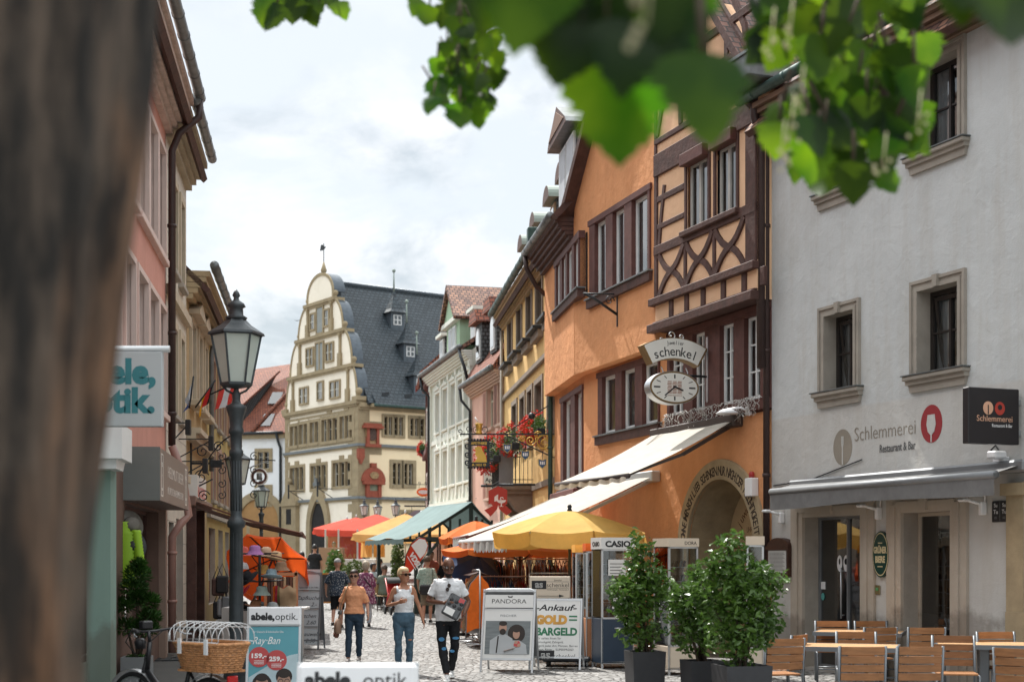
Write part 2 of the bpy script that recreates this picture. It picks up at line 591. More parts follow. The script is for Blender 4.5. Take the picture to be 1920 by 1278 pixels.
def window(f, u0, u1, z0, z1, y=.14, cols=(.5,), rows=(), fm=None, fw=.055, mw=.035, pane=None, curtain=None, sill=None, surround=None, name='window', back=True, tilt=False, blind=None, drapes=True):
 """frame with its glass; curtain, sill and surround as pieces of it. sill: (material, out, height, side)"""
 fm = fm or WINWHITE
 b = f.mb()
 w, h = u1 - u0, z1 - z0
 t = .05
 b.box(u0, u0 + fw, y, y + t, z0, z1, fm)
 b.box(u1 - fw, u1, y, y + t, z0, z1, fm)
 b.box(u0 + fw, u1 - fw, y + .001, y + t - .001, z0, z0 + fw, fm)
 b.box(u0 + fw, u1 - fw, y + .001, y + t - .001, z1 - fw, z1, fm)
 for c in cols:
  x = u0 + w * c
  b.box(x - mw, x + mw, y - .006, y + t - .004, z0 + fw, z1 - fw, fm)
 for r in rows:
  zz = z0 + h * r
  b.box(u0 + fw, u1 - fw, y + .004, y + t - .008, zz - mw * .6, zz + mw * .6, fm)
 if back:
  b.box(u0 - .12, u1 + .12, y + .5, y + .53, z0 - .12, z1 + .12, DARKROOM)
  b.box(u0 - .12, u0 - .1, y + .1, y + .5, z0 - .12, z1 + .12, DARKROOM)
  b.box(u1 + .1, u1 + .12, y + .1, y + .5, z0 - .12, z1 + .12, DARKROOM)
 o = b.build(name, f.root)
 g = f.mb()
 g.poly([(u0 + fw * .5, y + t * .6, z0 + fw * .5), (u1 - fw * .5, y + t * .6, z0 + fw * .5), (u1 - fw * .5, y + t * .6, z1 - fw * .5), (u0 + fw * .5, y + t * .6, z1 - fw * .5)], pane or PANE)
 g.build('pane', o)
 if curtain:
  c = f.mb()
  spans = ((u0 + .03, u0 + w * .40), (u1 - w * .40, u1 - .03)) if drapes else ((u0 + .02, u1 - .02),)
  for a, e in spans:
   c.grid(lambda i, j, a=a, e=e: (a + (e - a) * i, y + .085 + .018 * math.sin(i * (e - a) * 55 + j * 1.2), z0 + .02 + (h - .04) * j), 14, 2, curtain)
  c.build('curtain', o)
 if sill:
  sm, out, sh, side = sill
  s_ = f.mb()
  s_.cham(u0 - side, u1 + side, -out, y - .002, z0 - sh, z0 - .001, .012, sm)
  s_.build('sill', o)
 if surround:
  sm, sw, out = surround
  s_ = f.mb()
  s_.box(u0 - sw, u0 - .001, -out, .03, z0, z1 + sw, sm)
  s_.box(u1 + .001, u1 + sw, -out, .03, z0, z1 + sw, sm)
  s_.box(u0, u1, -out + .002, .03, z1 + .001, z1 + sw - .002, sm)
  s_.build('surround', o)
 return o
def gutter(f, u0, u1, z, out, r=.075, mt=None, name='gutter', joints=True):
 b = f.mb()
 n = max(2, int((u1 - u0) / .9))
 y = -out
 b.tube([(u0 + (u1 - u0) * i / n, y, z) for i in range(n + 1)], r, mt or ZINC, 12)
 if joints:
  for i in range(n):
   x = u0 + (u1 - u0) * (i + .5) / n
   b.tube([(x, y, z), (x + .035, y, z)], r * 1.09, mt or ZINC, 12)
 return b.build(name, f.root)
def pipe(f, pts, r=.05, mt=None, name='drainpipe', clips=()):
 b = f.mb()
 b.tube(pts, r, mt or BROWNPIPE, 10)
 for u, y, z in clips:
  b.tube([(u, y, z - .03), (u, y, z + .03)], r * 1.25, mt or BROWNPIPE, 10)
 return b.build(name, f.root)
def cornice(f, u0, u1, z0, z1, out, mt, steps=4, name='cornice', y=0):
 b = f.mb()
 h = (z1 - z0) / steps
 for i in range(steps):
  o = out * ((i + 1) / steps) ** .8
  b.box(u0, u1, y - o, y + .02 + .001 * i, z0 + h * i, z0 + h * (i + 1) - (.0 if i == steps - 1 else .012), mt)
 return b.build(name, f.root)
def roof(f, u0, u1, ze, zr, run, over, mt, name='roof', thick=.12, back=True, hip0=0, hip1=0):
 """ridge along the street; eave overhangs by `over`"""
 sl = (zr - ze) / run
 b = f.mb()
 z0 = ze - sl * over
 b.slab([(u0, -over, z0), (u1, -over, z0), (u1 - hip1, run, zr), (u0 + hip0, run, zr)], thick, mt, under=TIMBER)
 if back:
  b.slab([(u0 + hip0, run, zr), (u1 - hip1, run, zr), (u1, 2 * run + over, z0), (u0, 2 * run + over, z0)], thick, mt, under=TIMBER)
 b.tube([(u0 + hip0, run, zr + .02), (u1 - hip1, run, zr + .02)], .11, mt, 8)
 return b.build(name, f.root)
def ribbon(b, pts, w, y0, y1, mt):
 """a flat timber following 2-D points in the wall plane"""
 n = len(pts)
 L, Rr = [], []
 for i in range(n):
  a, c = pts[max(i - 1, 0)], pts[min(i + 1, n - 1)]
  dx, dz = c[0] - a[0], c[1] - a[1]
  m = math.hypot(dx, dz) or 1
  nx, nz = -dz / m * w / 2, dx / m * w / 2
  L.append((pts[i][0] + nx, pts[i][1] + nz))
  Rr.append((pts[i][0] - nx, pts[i][1] - nz))
 for i in range(n - 1):
  b.prism([L[i], L[i + 1], Rr[i + 1], Rr[i]], y0, y1, mt)
def fit(b, txt, u0, u1, z, size, mt, **kw):
 """one line of words squeezed to lie between u0 and u1"""
 vs, _ = text_mesh(txt, kw.get('bold', 0) / size, kw.get('shear', 0), kw.get('space', 1.0))
 w = (max(p[0] for p in vs) - min(p[0] for p in vs)) * size
 return b.text(txt, (u0 + u1) / 2, z, size, mt, sx=(u1 - u0) / w, **kw)
def arc_text(b, txt, cx, cz, r, a0, a1, size, mt, y=0, **kw):
 """letters along an arc (angles in radians, left to right)"""
 n = len(txt)
 for i, ch in enumerate(txt):
  if ch == ' ':
   continue
  a = a0 + (a1 - a0) * (i + .5) / n
  Mx = Matrix.Translation((cx + r * math.cos(a), 0, cz + r * math.sin(a))) @ Matrix.Rotation(PI / 2 - a, 4, 'Y')
  b.text(ch, 0, 0, size, mt, y=y, M=Mx, **kw)
def oval(cx, cz, rx, rz, n=32, a0=0):
 return [(cx + rx * math.cos(a0 + 2 * PI * i / n), cz + rz * math.sin(a0 + 2 * PI * i / n)) for i in range(n)]
def scroll(b, cx, cz, r, a0, turns, mt, y=0, rad=.012, M=None, n=22, flip=1):
 pts = []
 for i in range(n + 1):
  t = i / n
  a = a0 + flip * turns * 2 * PI * t
  rr = r * (1 - .85 * t)
  pts.append((cx + rr * math.cos(a), y, cz + rr * math.sin(a)))
 b.tube(pts, rad, mt, 5, M=M)
ROT_NEAR_R = Matrix.Rotation(PI / 2, 4, 'Z')     # signs standing out from right-hand walls, face towards +x
ROT_NEAR_L = Matrix.Rotation(-PI / 2, 4, 'Z')    # signs standing out from left-hand walls, face towards -x
#  right side of the street
P1 = V((4.383, 24.0, 0))
P0 = V((4.383 + .409 * 9.5, 14.5, 0))
P2 = V((3.03, 27.57, 0))
P3 = V((1.638, 31.89, 0))
P4 = V((1.08, 36.04, 0))
P5 = V((-.265, 47.65, 0))
P6 = V((-1.497, 53.25, 0))
P7 = V((-3.52, 61.8, 0))
f = Fac(P1, P0)
W1 = stucco('white_render', (.53, .55, .55), .08, (.78, .68, .58), .38, .42, low=((.51, .505, .485), 4.12))
f.start('plastered_house', 'pale grey plastered restaurant house with stone window surrounds and wall lettering', 'house', 'houses along the street')
SURR = SANDTRIM
PLINTH = stucco('plinth_render', (.42, .37, .31), .07, (.8, .7, .6), .3, .4)
ups = []
for a, c, zt, zb in ((f.u(1548), f.u(1603), 5.62, 4.42), (f.u(1723), f.u(1799), 5.62, 4.42), (f.u(1548), f.u(1603), 8.82, 7.56), (f.u(1723), f.u(1799), 8.82, 7.56)):
 ups.append((a, c, zb, zt))
door = (f.u(1509), f.u(1617), 0.05, 2.46)
shopw = (f.u(1694), f.u(1786), .35, 2.46)
side_open = (f.u(1960), f.u(2060), 0.05, 2.5)
wall(f, 'wall', 0, f.L, 0, 9.3, ups + [door, shopw, side_open], W1, depth=.3, reveal=SANDTRIM)
for k, (a, c, zb, zt) in enumerate(ups):
 w = window(f, a, c, zb, zt, y=.2, cols=(.5,), rows=(.5,), fm=BROWNFRAME, fw=.07, mw=.022, curtain=GREYCURT, pane=PANE)
 b = f.mb()
 for st, (o0, o1, pr) in enumerate(((.0, .06, .045), (.06, .11, .03), (.11, .155, .055))):
  b.box(a - o1, a - o0, -pr, .004 + st * .001, zb, zt + o1, SURR)
  b.box(c + o0, c + o1, -pr, .004 + st * .001, zb, zt + o1, SURR)
  b.box(a - o0, c + o0, -pr + .001, .004 + st * .001, zt + o0, zt + o1, SURR)
 m_ = (a + c) / 2
 b.prism([(m_ - .04, zt - .0), (m_ + .04, zt - .0), (m_ + .06, zt + .17), (m_ - .06, zt + .17)], -.085, -.0, SURR)
 b.build('surround', w)
 b = f.mb()
 b.cham(a - .22, c + .22, -.14, .02, zb - .07, zb - .005, .012, SURR)
 b.box(a - .2, c + .2, -.09, .02, zb - .13, zb - .071, SURR)
 b.prism([(a - .18, zb - .131), (c + .18, zb - .131), (c + .15, zb - .24), (a - .15, zb - .24)], -.05, .02, SURR)
 b.box(a - .235, c + .235, -.155, .18, zb - .004, zb + .012, ZINC)
 b.build('sill', w)
 if k < 2:                                    # tilted sash standing in
  b = f.mb()
  tl = Matrix.Translation((0, .2, zb + .07)) @ Matrix.Rotation(R(7), 4, 'X') @ Matrix.Translation((0, -.2, -zb - .07))
  q0, q1 = a + .12, c - .06
  for x0, x1, y0, y1, z0, z1 in ((q0, q0 + .05, .3, .34, zb + .08, zt - .1), (q1 - .05, q1, .3, .34, zb + .08, zt - .1), (q0 + .05, q1 - .05, .301, .339, zb + .08, zb + .14), (q0 + .05, q1 - .05, .301, .339, zt - .16, zt - .1)):
   b.box(x0, x1, y0, y1, z0, z1, BROWNFRAME, M=tl)
  b.build('sash', w)
for (a, c, zb, zt), nm in ((door, 'door'), (shopw, 'shop_window'), (side_open, 'side_door')):
 b = f.mb()
 b.box(a - .34, a - .002, -.05, .02, 0, zt + .3, PLINTH)
 b.box(c + .002, c + .34, -.05, .02, 0, zt + .3, PLINTH)
 b.box(a, c, -.048, .02, zt + .002, zt + .3, PLINTH)
 b.box(a - .2, a - .12, -.075, -.05, 0, zt + .12, PLINTH)
 b.box(c + .12, c + .2, -.075, -.05, 0, zt + .12, PLINTH)
 b.box(a - .12, c + .12, -.074, -.05, zt + .08, zt + .16, PLINTH)
 m_ = (a + c) / 2
 b.prism([(m_ - .07, zt + .03), (m_ + .07, zt + .03), (m_ + .1, zt + .28), (m_ - .1, zt + .28)], -.1, -.05, PLINTH)
 b.build('door_surround' if nm != 'shop_window' else 'window_surround', f.root)
 if nm == 'door':
  o = window(f, a, c, zb, zt, y=.26, cols=(.52,), rows=(), fm=GREYMETAL, fw=.04, mw=.02, pane=DARKPANE, name='door')
  b = f.mb()
  hx = a + (c - a) * .46
  b.tube([(hx, .2, .85), (hx, .2, 1.65)], .014, STEEL, 8)
  b.tube([(hx, .2, .9), (hx, .27, .9)], .01, STEEL, 6)
  b.tube([(hx, .2, 1.6), (hx, .27, 1.6)], .01, STEEL, 6)
  b.build('handle', o)
  b = f.mb()
  for cx_, k in ((a + .3 * (c - a), 0), (a + .3 * (c - a) + .17, 1)):
   b.prism(oval(cx_ + .1, 1.72, .07, .13), .277, .279, WHITEPLASTIC)
   b.prism(oval(cx_ + .1, 1.75, .018 + .02 * k, .05), .274, .276, DARKROOM)
  b.build('door_stickers', o)
  b = f.mb()
  b.prism(oval(a + .1, 1.18, .045, .06), .277, .279, mat('sticker_teal', (.1, .35, .33), .4))
  b.box(a + .05, a + .17, .277, .279, 1.3, 1.42, WHITEPLASTIC)
  b.build('door_stickers', o)
 elif nm == 'shop_window':
  o = window(f, a, c, .35, zt, y=.26, cols=(), rows=(), fm=PLINTH, fw=.05, pane=DARKPANE, name='shop_window')
  b = f.mb()
  b.box(a + .05, c - .05, .3, .304, .4, 1.0, mat('frosted_film', (.17, .175, .18), .6))
  for q in (0, 1):
   b.prism(oval(a + .36 + .2 * q, .72, .075, .14), .296, .299, mat('film_oval%d' % q, (.3, .29, .27), .6))
   b.prism(oval(a + .36 + .2 * q, .75, .03 + .015 * q, .06), .292, .295, DARKROOM)
  b.build('frosted_band', o)
 else:
  window(f, a, c, .05, zt, y=.26, cols=(.5,), rows=(.35,), fm=TIMBER, fw=.07, pane=DARKPANE, name='door')
b = f.mb()
b.box(f.u(1893), f.u(1925), -.06, .01, 0, 2.62, SAND)
b.box(f.u(1888), f.u(1930), -.12, .01, 2.62, 2.78, SAND)
b.box(f.u(1896), f.u(1935), -.1, -.06, 0, 1.1, SAND)
b.build('stone_pier', f.root)
for p_, q_ in ((.1, f.u(1500)), (f.u(1645), f.u(1690)), (f.u(1812), f.u(1890))):
 b = f.mb()
 b.box(p_, q_, -.03, .01, 0, .45, PLINTH)
 b.build('plinth', f.root)
TAUPE = mat('taupe_paint', (.25, .22, .18), .9)
REDP = mat('red_paint', (.28, .03, .035), .85)
GREYP = mat('dark_lettering', (.10, .10, .10), .9)
b = f.mb()
zl = f.z(1660, 822)
c0, c1 = f.u(1563), f.u(1598)
b.prism(oval((c0 + c1) / 2, zl - .05, (c1 - c0) / 2, .28), -.006, 0, TAUPE)
m_ = (c0 + c1) / 2
b.box(m_ - .012, m_ + .012, -.012, -.006, zl - .32, zl - .02, W1)
for q in (-.024, -.008, .008, .024):
 b.box(m_ + q - .005, m_ + q + .005, -.012, -.006, zl - .0, zl + .12, W1)
b.prism([(m_ - .03, zl + .01), (m_ + .03, zl + .01), (m_ + .012, zl - .06), (m_ - .012, zl - .06)], -.0125, -.006, W1)
c0, c1 = f.u(1727), f.u(1767)
b.prism(oval((c0 + c1) / 2, zl + .13, (c1 - c0) / 2, .27), -.006, 0, REDP)
m_ = (c0 + c1) / 2
b.prism([(m_ - .075, zl + .26), (m_ + .075, zl + .26), (m_ + .1, zl + .12), (m_ + .07, zl + .02), (m_ + .012, zl - .03), (m_ + .012, zl - .13), (m_ - .012, zl - .13), (m_ - .012, zl - .03), (m_ - .07, zl + .02), (m_ - .1, zl + .12)], -.012, -.006, W1)
fit(b, 'Schlemmerei', f.u(1603), f.u(1717), zl + .02, .30, TAUPE, y=-.006, bold=-.004)
fit(b, 'Restaurant & Bar', f.u(1650), f.u(1717), zl - .20, .17, GREYP, y=-.006, bold=.001)
b.build('wall_lettering', f.root)
cornice(f, -.05, f.L, 8.98, 9.4, .42, mat('brown_cornice', (.20, .13, .09), .8, .2), 5)
gutter(f, -.25, f.L, 9.5, .5, .085, GREENGUT)
roof(f, -.1, f.L, 9.52, 14.5, 4.2, .48, TILE_OLD)
pipe(f, [(-.04, -.08, .1), (-.04, -.08, 8.9), (-.03, -.3, 9.3), (-.02, -.48, 9.45)], .055, BROWNPIPE, clips=[(-.04, -.08, z) for z in (1.2, 3.2, 5.3, 7.4)])
b = f.mb()
b.tube([(f.u(1452), -.02, 3.02), (f.u(1520), -.02, 3.06), (f.u(1618), -.02, 3.30)], .01, INK, 5)
b.build('cable', f.root)
b = f.mb()
b.tube([(f.u(1900), -.03, 3.0), (f.u(1885), -.05, 3.15), (f.u(1870), -.03, 3.3), (f.u(1855), -.03, 3.2)], .012, INK, 5)
b.build('cable', f.root)
FR = f
a0, a1 = f.u(1452, .5), f.u(1868, .55)
aw = thing('retractable_awning', 'charcoal restaurant awning rolled in above the door with hanging valance', 'awning', f.world(a0, 0, 2.93), f.th)
ln = a1 - a0
AWG = mat('grey_awning_cloth', (.15, .15, .15), .85, .14, 6)
b = MB()
b.cham(-.06, ln + .1, -.2, -.005, -.02, .14, .03, GREYMETAL)
b.build('cassette', aw)
b = MB()
b.tube([(0, -.56, -.06), (ln, -.56, -.06)], .055, GREYMETAL, 12)
b.box(0, ln, -.6, -.5, -.09, -.04, GREYMETAL)
b.build('front_rail', aw)
b = MB()
b.grid(lambda i, j: (i * ln, -.2 - .33 * j, .06 - .09 * j - .015 * math.sin(i * PI)), 20, 3, AWG)
b.build('canopy', aw)
b = MB()
b.grid(lambda i, j: (i * ln, -.585 + .006 * math.sin(i * 46) * j - .008 * j * math.sin(i * 9), -.09 - (.24 + .025 * math.sin(i * 7 + 1) - .06 * max(0, i - .55)) * j), 70, 5, AWG)
b.build('valance', aw)
b = MB()
for x in (.5, ln - .5):
 b.bar((x, -.1, .0), (x + .25, -.5, -.05), .04, .05, ALU)
b.build('arm', aw)
for k, px in enumerate((1470, 1652, 1848)):
 u = f.u(px)
 o = thing('wall_spotlight', ['white wall spotlight beside the menu case', 'white wall spotlight above the oval beer sign', 'white wall spotlight beside the dark tile plaque'][k], 'wall lamp', f.world(u, 0, 2.5), f.th, 'spotlights under the awning')
 b = MB()
 b.cham(-.035, .035, -.1, -.003, -.12, .06, .012, WHITEPLASTIC)
 b.build('base', o)
 b = MB()
 b.tube([(0, -.1, .03), (-.12, -.24, .09)], .022, WHITEPLASTIC, 8)
 b.cham(-.2, -.06, -.32, -.2, .06, .11, .02, WHITEPLASTIC)
 b.build('lamp_head', o)
 b = MB()
 b.tube([(0.02, -.03, .06), (0.02, -.03, .3)], .012, WHITEPLASTIC, 6)
 b.build('cable', o)
o = thing('menu_case', 'dark brown wooden menu display case with arched top on the wall', 'menu case', f.world(f.u(1469), 0, 1.5), f.th)
w_ = (f.u(1490) - f.u(1450)) / 2
MEN = mat('menu_wood', (.05, .022, .015), .5, .3, 8)
b = MB()
b.prism([(-w_, -.0), (w_, 0), (w_, .5)] + [(w_ * math.cos(t * PI / 10), .5 + .14 * math.sin(t * PI / 10)) for t in range(1, 10)] + [(-w_, .5)], -.12, -.003, MEN)
b.box(-w_ - .02, w_ + .02, -.14, -.12, .44, .5, MEN)
b.build('case', o)
b = MB()
b.box(-w_ + .06, w_ - .05, -.128, -.1205, .06, .43, mat('menu_paper', (.45, .45, .43), .7))
for r in range(14):
 b.box(-w_ + .09, w_ - .09 - .03 * (r % 3), -.1295, -.1281, .1 + r * .022, .105 + r * .022, INK)
b.build('menu_sheet', o)
o = thing('beer_sign', 'oval dark green enamel sign with gold lettering beside the door', 'sign', f.world(f.u(1656), 0, 1.86), f.th)
w_ = (f.u(1672) - f.u(1641)) / 2
BG = mat('bottle_green', (.012, .045, .035), .25)
GOLDP = mat('cream_gold', (.55, .47, .28), .5)
b = MB()
b.prism(oval(0, 0, w_, .345, 40), -.05, -.004, BG)
b.build('plate', o)
b = MB()
b.prism(oval(0, 0, w_ * .93, .322, 40), -.053, -.05, GOLDP)
b.prism(oval(0, 0, w_ * .87, .305, 40), -.056, -.053, BG)
fit(b, 'GRÜNER', -w_ * .78, w_ * .78, .02, .13, GOLDP, y=-.056, bold=.006)
fit(b, 'BIERE', -w_ * .58, w_ * .58, -.12, .13, GOLDP, y=-.056, bold=.006)
b.box(-w_ * .25, w_ * .25, -.059, -.056, .16, .175, GOLDP)
b.box(-w_ * .3, w_ * .3, -.059, -.056, -.19, -.175, GOLDP)
b.build('lettering', o)
o = thing('doorbell_plate', 'small brass bell plate below the oval beer sign', 'bell plate', f.world(f.u(1647), 0, 1.33), f.th)
b = MB()
b.cham(-.06, .06, -.025, -.003, -.07, .07, .008, mat('brass_plate', (.25, .2, .1), .4, metal=.6))
b.build('plate', o)
b = MB()
b.box(-.03, .03, -.03, -.025, -.01, .03, mat('bell_green', (.1, .3, .12), .4))
b.build('button', o)
o = thing('opening_hours_plaque', 'black square plaque with white chalk lettering by the stone pier', 'sign', f.world(f.u(1878), 0, 2.42), f.th)
b = MB()
b.cham(-.16, .16, -.03, -.003, -.14, .14, .01, INK)
b.build('plate', o)
b = MB()
for x in (-.08, .08):
 b.text('Su', x, .06, .07, WHITEPLASTIC, y=-.03)
 b.text('Tu', x, -.03, .08, WHITEPLASTIC, y=-.03)
 b.text('10', x, -.1, .05, GREYMETAL, y=-.03)
b.box(-.002, .002, -.032, -.03, -.14, .14, GREYMETAL)
b.build('lettering', o)
us = f.u(1912)
o = thing('projecting_sign', 'black square restaurant sign standing out from the pale wall', 'sign', f.world(us, 0, f.z(1880, 838)), f.th)
d_ = .82
Mx = Matrix.Translation((0, -d_ - .06, 0)) @ ROT_NEAR_R
BLK = mat('black_panel', (.018, .016, .018), .35)
CREAMP = mat('peach_oval', (.62, .36, .24), .6)
REDO = mat('red_oval', (.4, .045, .03), .6)
b = MB()
b.cham(0, d_, -.06, .06, 0, .72, .01, BLK, M=Mx)
b.build('panel', o)
b = MB()
b.box(d_, d_ + .06, -.02, .02, .12, .2, STEEL, M=Mx)
b.build('bracket', o)
b = MB()
b.box(d_, d_ + .06, -.02, .02, .52, .6, STEEL, M=Mx)
b.build('bracket', o)
b = MB()
b.prism(oval(d_ * .38, .46, .08, .085), -.064, -.06, CREAMP, M=Mx)
b.prism(oval(d_ * .61, .46, .08, .085), -.064, -.06, REDO, M=Mx)
b.box(d_ * .38 - .008, d_ * .38 + .008, -.066, -.064, .38, .5, BLK, M=Mx)
b.prism(oval(d_ * .61, .475, .035, .035), -.066, -.064, BLK, M=Mx)
fit(b, 'Schlemmerei', d_ * .16, d_ * .86, .29, .11, CREAMP, y=-.06, M=Mx)
fit(b, 'Restaurant & Bar', d_ * .46, d_ * .86, .22, .06, WHITEPLASTIC, y=-.06, M=Mx)
b.build('lettering', o)
o = thing('security_light', 'small white floodlight mounted above the rolled restaurant awning', 'lamp', f.world(f.u(1885), 0, 3.0), f.th)
b = MB()
b.cham(-.1, .1, -.14, -.003, -.05, .14, .02, WHITEPLASTIC)
b.build('base', o)
b = MB()
b.cham(.02, .2, -.34, -.14, .1, .2, .02, WHITEPLASTIC)
b.build('lamp_head', o)
f = Fac(P2, P1)
f.start('half_timbered_house', 'half-timbered house with crossed braces and stone arch shop entrance', 'house', 'houses along the street')
ORANGE = stucco('orange_render', (.66, .315, .15), .12, (.75, .6, .5), .25, .6)
PEACH = stucco('peach_render', (.76, .50, .32), .06, (.85, .75, .6), .2, .35)
L = f.L
acx = f.u(1352)
ar, azc = 1.22, 2.0
g0 = f.mb()
ang = [PI * i / 24 for i in range(25)]
arch_in = [(acx + ar * math.cos(a), azc + ar * math.sin(a)) for a in ang]
left = [(0, 0), (acx - ar, 0), (acx - ar, azc)] + arch_in[::-1][1:13] + [(acx, 4.3), (0, 4.3)]
right = [(acx + ar, 0), (L, 0), (L, 4.3), (acx, 4.3)] + arch_in[::-1][12:][:12] + [(acx + ar, azc)]
g0.prism(left, 0, .02, ORANGE)
g0.prism(right, 0, .02, ORANGE)
for i in range(24):
 a, c = arch_in[i], arch_in[i + 1]
 g0.poly([(a[0], 0, a[1]), (c[0], 0, c[1]), (c[0], .9, c[1]), (a[0], .9, a[1])], SAND)
for sx_ in (-1, 1):
 g0.poly([(acx + sx_ * ar, 0, 0), (acx + sx_ * ar, 0, azc), (acx + sx_ * ar, .9, azc), (acx + sx_ * ar, .9, 0)], SAND)
g0.poly([(0, .0, 0), (0, 7, 0), (0, 7, 9.6), (0, .0, 9.6)], ORANGE)
g0.poly([(L, .0, 0), (L, 7, 0), (L, 7, 9.6), (L, .0, 9.6)], PEACH)
g0.build('ground_floor_wall', f.root)
b = f.mb()
b.ring_arc(acx, azc, ar, ar + .36, 0, PI, -.06, .01, SAND, 36)
for sx_ in (-1, 1):
 for j in range(4):
  b.cham(acx + sx_ * (ar + .18) - .18, acx + sx_ * (ar + .18) + .18, -.06, .01, j * .5 + .004, j * .5 + .496, .012, SAND)
arch = b.build('stone_arch', f.root)
b = f.mb()
arc_text(b, 'OHNE MENSCH LIEB SCHENKEN NUR NACH DER FLECHTIGKEIT', acx, azc, ar + .07, PI * .96, PI * .05, .24, mat('arch_letters', (.05, .035, .025), .9), y=-.06, bold=.004, sx=.8)
b.build('inscription', arch)
b = f.mb()
CRM = mat('cream_shopfront', (.55, .42, .26), .6, .06)
b.prism([(acx - ar, 0.0), (acx + ar, 0.0), (acx + ar, azc)] + arch_in[1:-1] + [(acx - ar, azc)], .85, .9, CRM)
sf = b.build('shop_front', f.root)
b = f.mb()
BRN = mat('brown_letters', (.12, .05, .03), .7)
arc_text(b, 'juwelier schenkel', acx + .12, azc - .25, 1.08, PI * .82, PI * .18, .25, BRN, y=.85, sx=.95)
fit(b, 'UHREN & SCHMUCK', acx - .55, acx + .35, azc + .28, .15, BRN, y=.85)
b.ring_arc(acx + .55, azc + .33, .13, .17, 0, 2 * PI, .83, .85, BRN, 20)
b.box(acx + .5, acx + .6, .83, .85, azc + .5, azc + .68, BRN)
b.box(acx + .5, acx + .6, .83, .85, azc - .02, azc + .16, BRN)
b.box(acx - ar + .02, acx + ar - .02, .84, .85, azc - .02, azc + .01, BRN)
b.text('schenkel', acx + .55, azc - .55, .28, BRN, y=.85)
b.box(acx - .95, acx - .65, .83, .85, azc - .62, azc - .4, BRN)
b.build('lettering', sf)
b = f.mb()
b.box(acx - .5, acx + .25, .83, .85, .1, azc - .2, DARKROOM)
b.box(acx - 1.1, acx - .6, .83, .85, .6, azc - .75, DARKROOM)
b.build('shop_door', sf)
b = f.mb()
b.box(acx - .02, acx + .02, .8, .83, .9, 1.2, STEEL)
b.build('door_handle', sf)
fz0, fz1 = 4.5, 5.98
posts = []
wins = [(f.u(1258), f.u(1284)), (f.u(1301), f.u(1324)), (f.u(1352), f.u(1378)), (f.u(1398), f.u(1428))]
b = f.mb()
b.box(0, L, .02, .1, 4.3, fz0, TIMBERRED)
b.box(0, L, -.08, .02, 4.34, 4.52, TIMBERRED)
b.box(0, L, -.02, .12, fz1, 6.16, TIMBERRED)
b.box(0, L, -.05, .0, fz1 + .05, fz1 + .15, TIMBERRED)
edges = [0] + [e for w in wins for e in w] + [L]
for i in range(0, len(edges), 2):
 b.box(edges[i], edges[i + 1], -.03, .24, fz0, fz1, TIMBERRED)
b.build('window_posts', f.root)
for a, c in wins:
 window(f, a, c, fz0 + .06, fz1, y=.06, cols=(.5,), rows=(.33, .66), fw=.05, mw=.02, curtain=GREYCURT)
JY = -.28
b = f.mb()
uz = 6.16
hw = [(f.u(1290, .28), f.u(1328, .28)), (f.u(1345, .28), f.u(1381, .28))]
hz0, hz1 = 7.83, 9.02
us_ = [0, hw[0][0], hw[0][1], hw[1][0], hw[1][1], L]
for i in range(5):
 for z0_, z1_ in ((uz, hz0), (hz0, hz1), (hz1, 10.0)):
  if z0_ == hz0 and i in (1, 3):
   continue
  b.poly([(us_[i], JY, z0_), (us_[i + 1], JY, z0_), (us_[i + 1], JY, z1_), (us_[i], JY, z1_)], PEACH)
b.poly([(0, JY, uz), (0, .1, uz), (L, .1, uz), (L, JY, uz)], TIMBER)
for e in (0, L):
 b.poly([(e, JY, uz), (e, .1, uz), (e, .1, 10), (e, JY, 10)], PEACH)
za = 14.6
b.prism([(0, 10.0), (L, 10.0), (L, 10.1), (0.05, za)], JY, JY + .2, PEACH)
b.build('upper_wall', f.root)
b = f.mb()
T0 = JY - .035
rnd = random.Random(4)
def beam(u0, u1, z0, z1, o=0.0):
 b.cham(u0, u1, T0 - o - rnd.uniform(0, .004), JY + .03, z0, z1, .012, TIMBER)
beam(-.12, L + .02, 6.14, 6.30, .10)
beam(-.12, L + .02, 6.66, 6.80, .07)
beam(0, L, 6.30, 6.34, .03)
for px in (1258, 1287, 1318, 1356, 1395, 1430):
 x = f.u(px, .3)
 beam(x - .075, x + .075, 6.34, 6.66)
beam(0, L, 7.62, 7.80, .012)
beam(0, L, 9.13, 9.56, .012)
beam(0, .13, 6.8, 9.13)
beam(L - .34, L, 6.8, 9.13, .006)
beam(0, .09, 9.56, 9.75)
for a, c in hw:
 beam(a - .1, a - .02, 7.8, 9.13)
 beam(c + .02, c + .1, 7.8, 9.13)
beam(hw[0][0] - .15, hw[1][1] + .15, 7.72, 7.82, .08)
x0 = f.u(1270, .3)
beam(.13, hw[0][0] - .1, 8.62, 8.74)
beam(.13, hw[0][0] - .1, 8.1, 8.2)
ribbon(b, [(.2, 7.8), (.28, 8.3), (.42, 8.9)], .09, T0, JY + .02, TIMBER)
n = 3
xa, xb = .16, L - .36
wd = (xb - xa) / n
for i in range(n):
 q0, q1 = xa + i * wd + .03, xa + (i + 1) * wd - .03
 for s_ in (1, -1):
  pts = []
  for k in range(9):
   t = k / 8
   xx = q0 + (q1 - q0) * (t if s_ > 0 else 1 - t)
   bow = .12 * math.sin(t * PI) * (1 if t < .5 else 1)
   zz = 6.8 + .82 * (t + .09 * math.sin(2 * PI * t))
   pts.append((xx, zz))
  ribbon(b, pts, .115, T0 - (.012 if s_ > 0 else .004), JY + .02, TIMBER)
 if i:
  beam(xa + i * wd - .05, xa + i * wd + .05, 6.8, 7.62, -.004)
beam(0, L, 9.75, 9.86)
beam(0, L - .05, 11.05, 11.2)
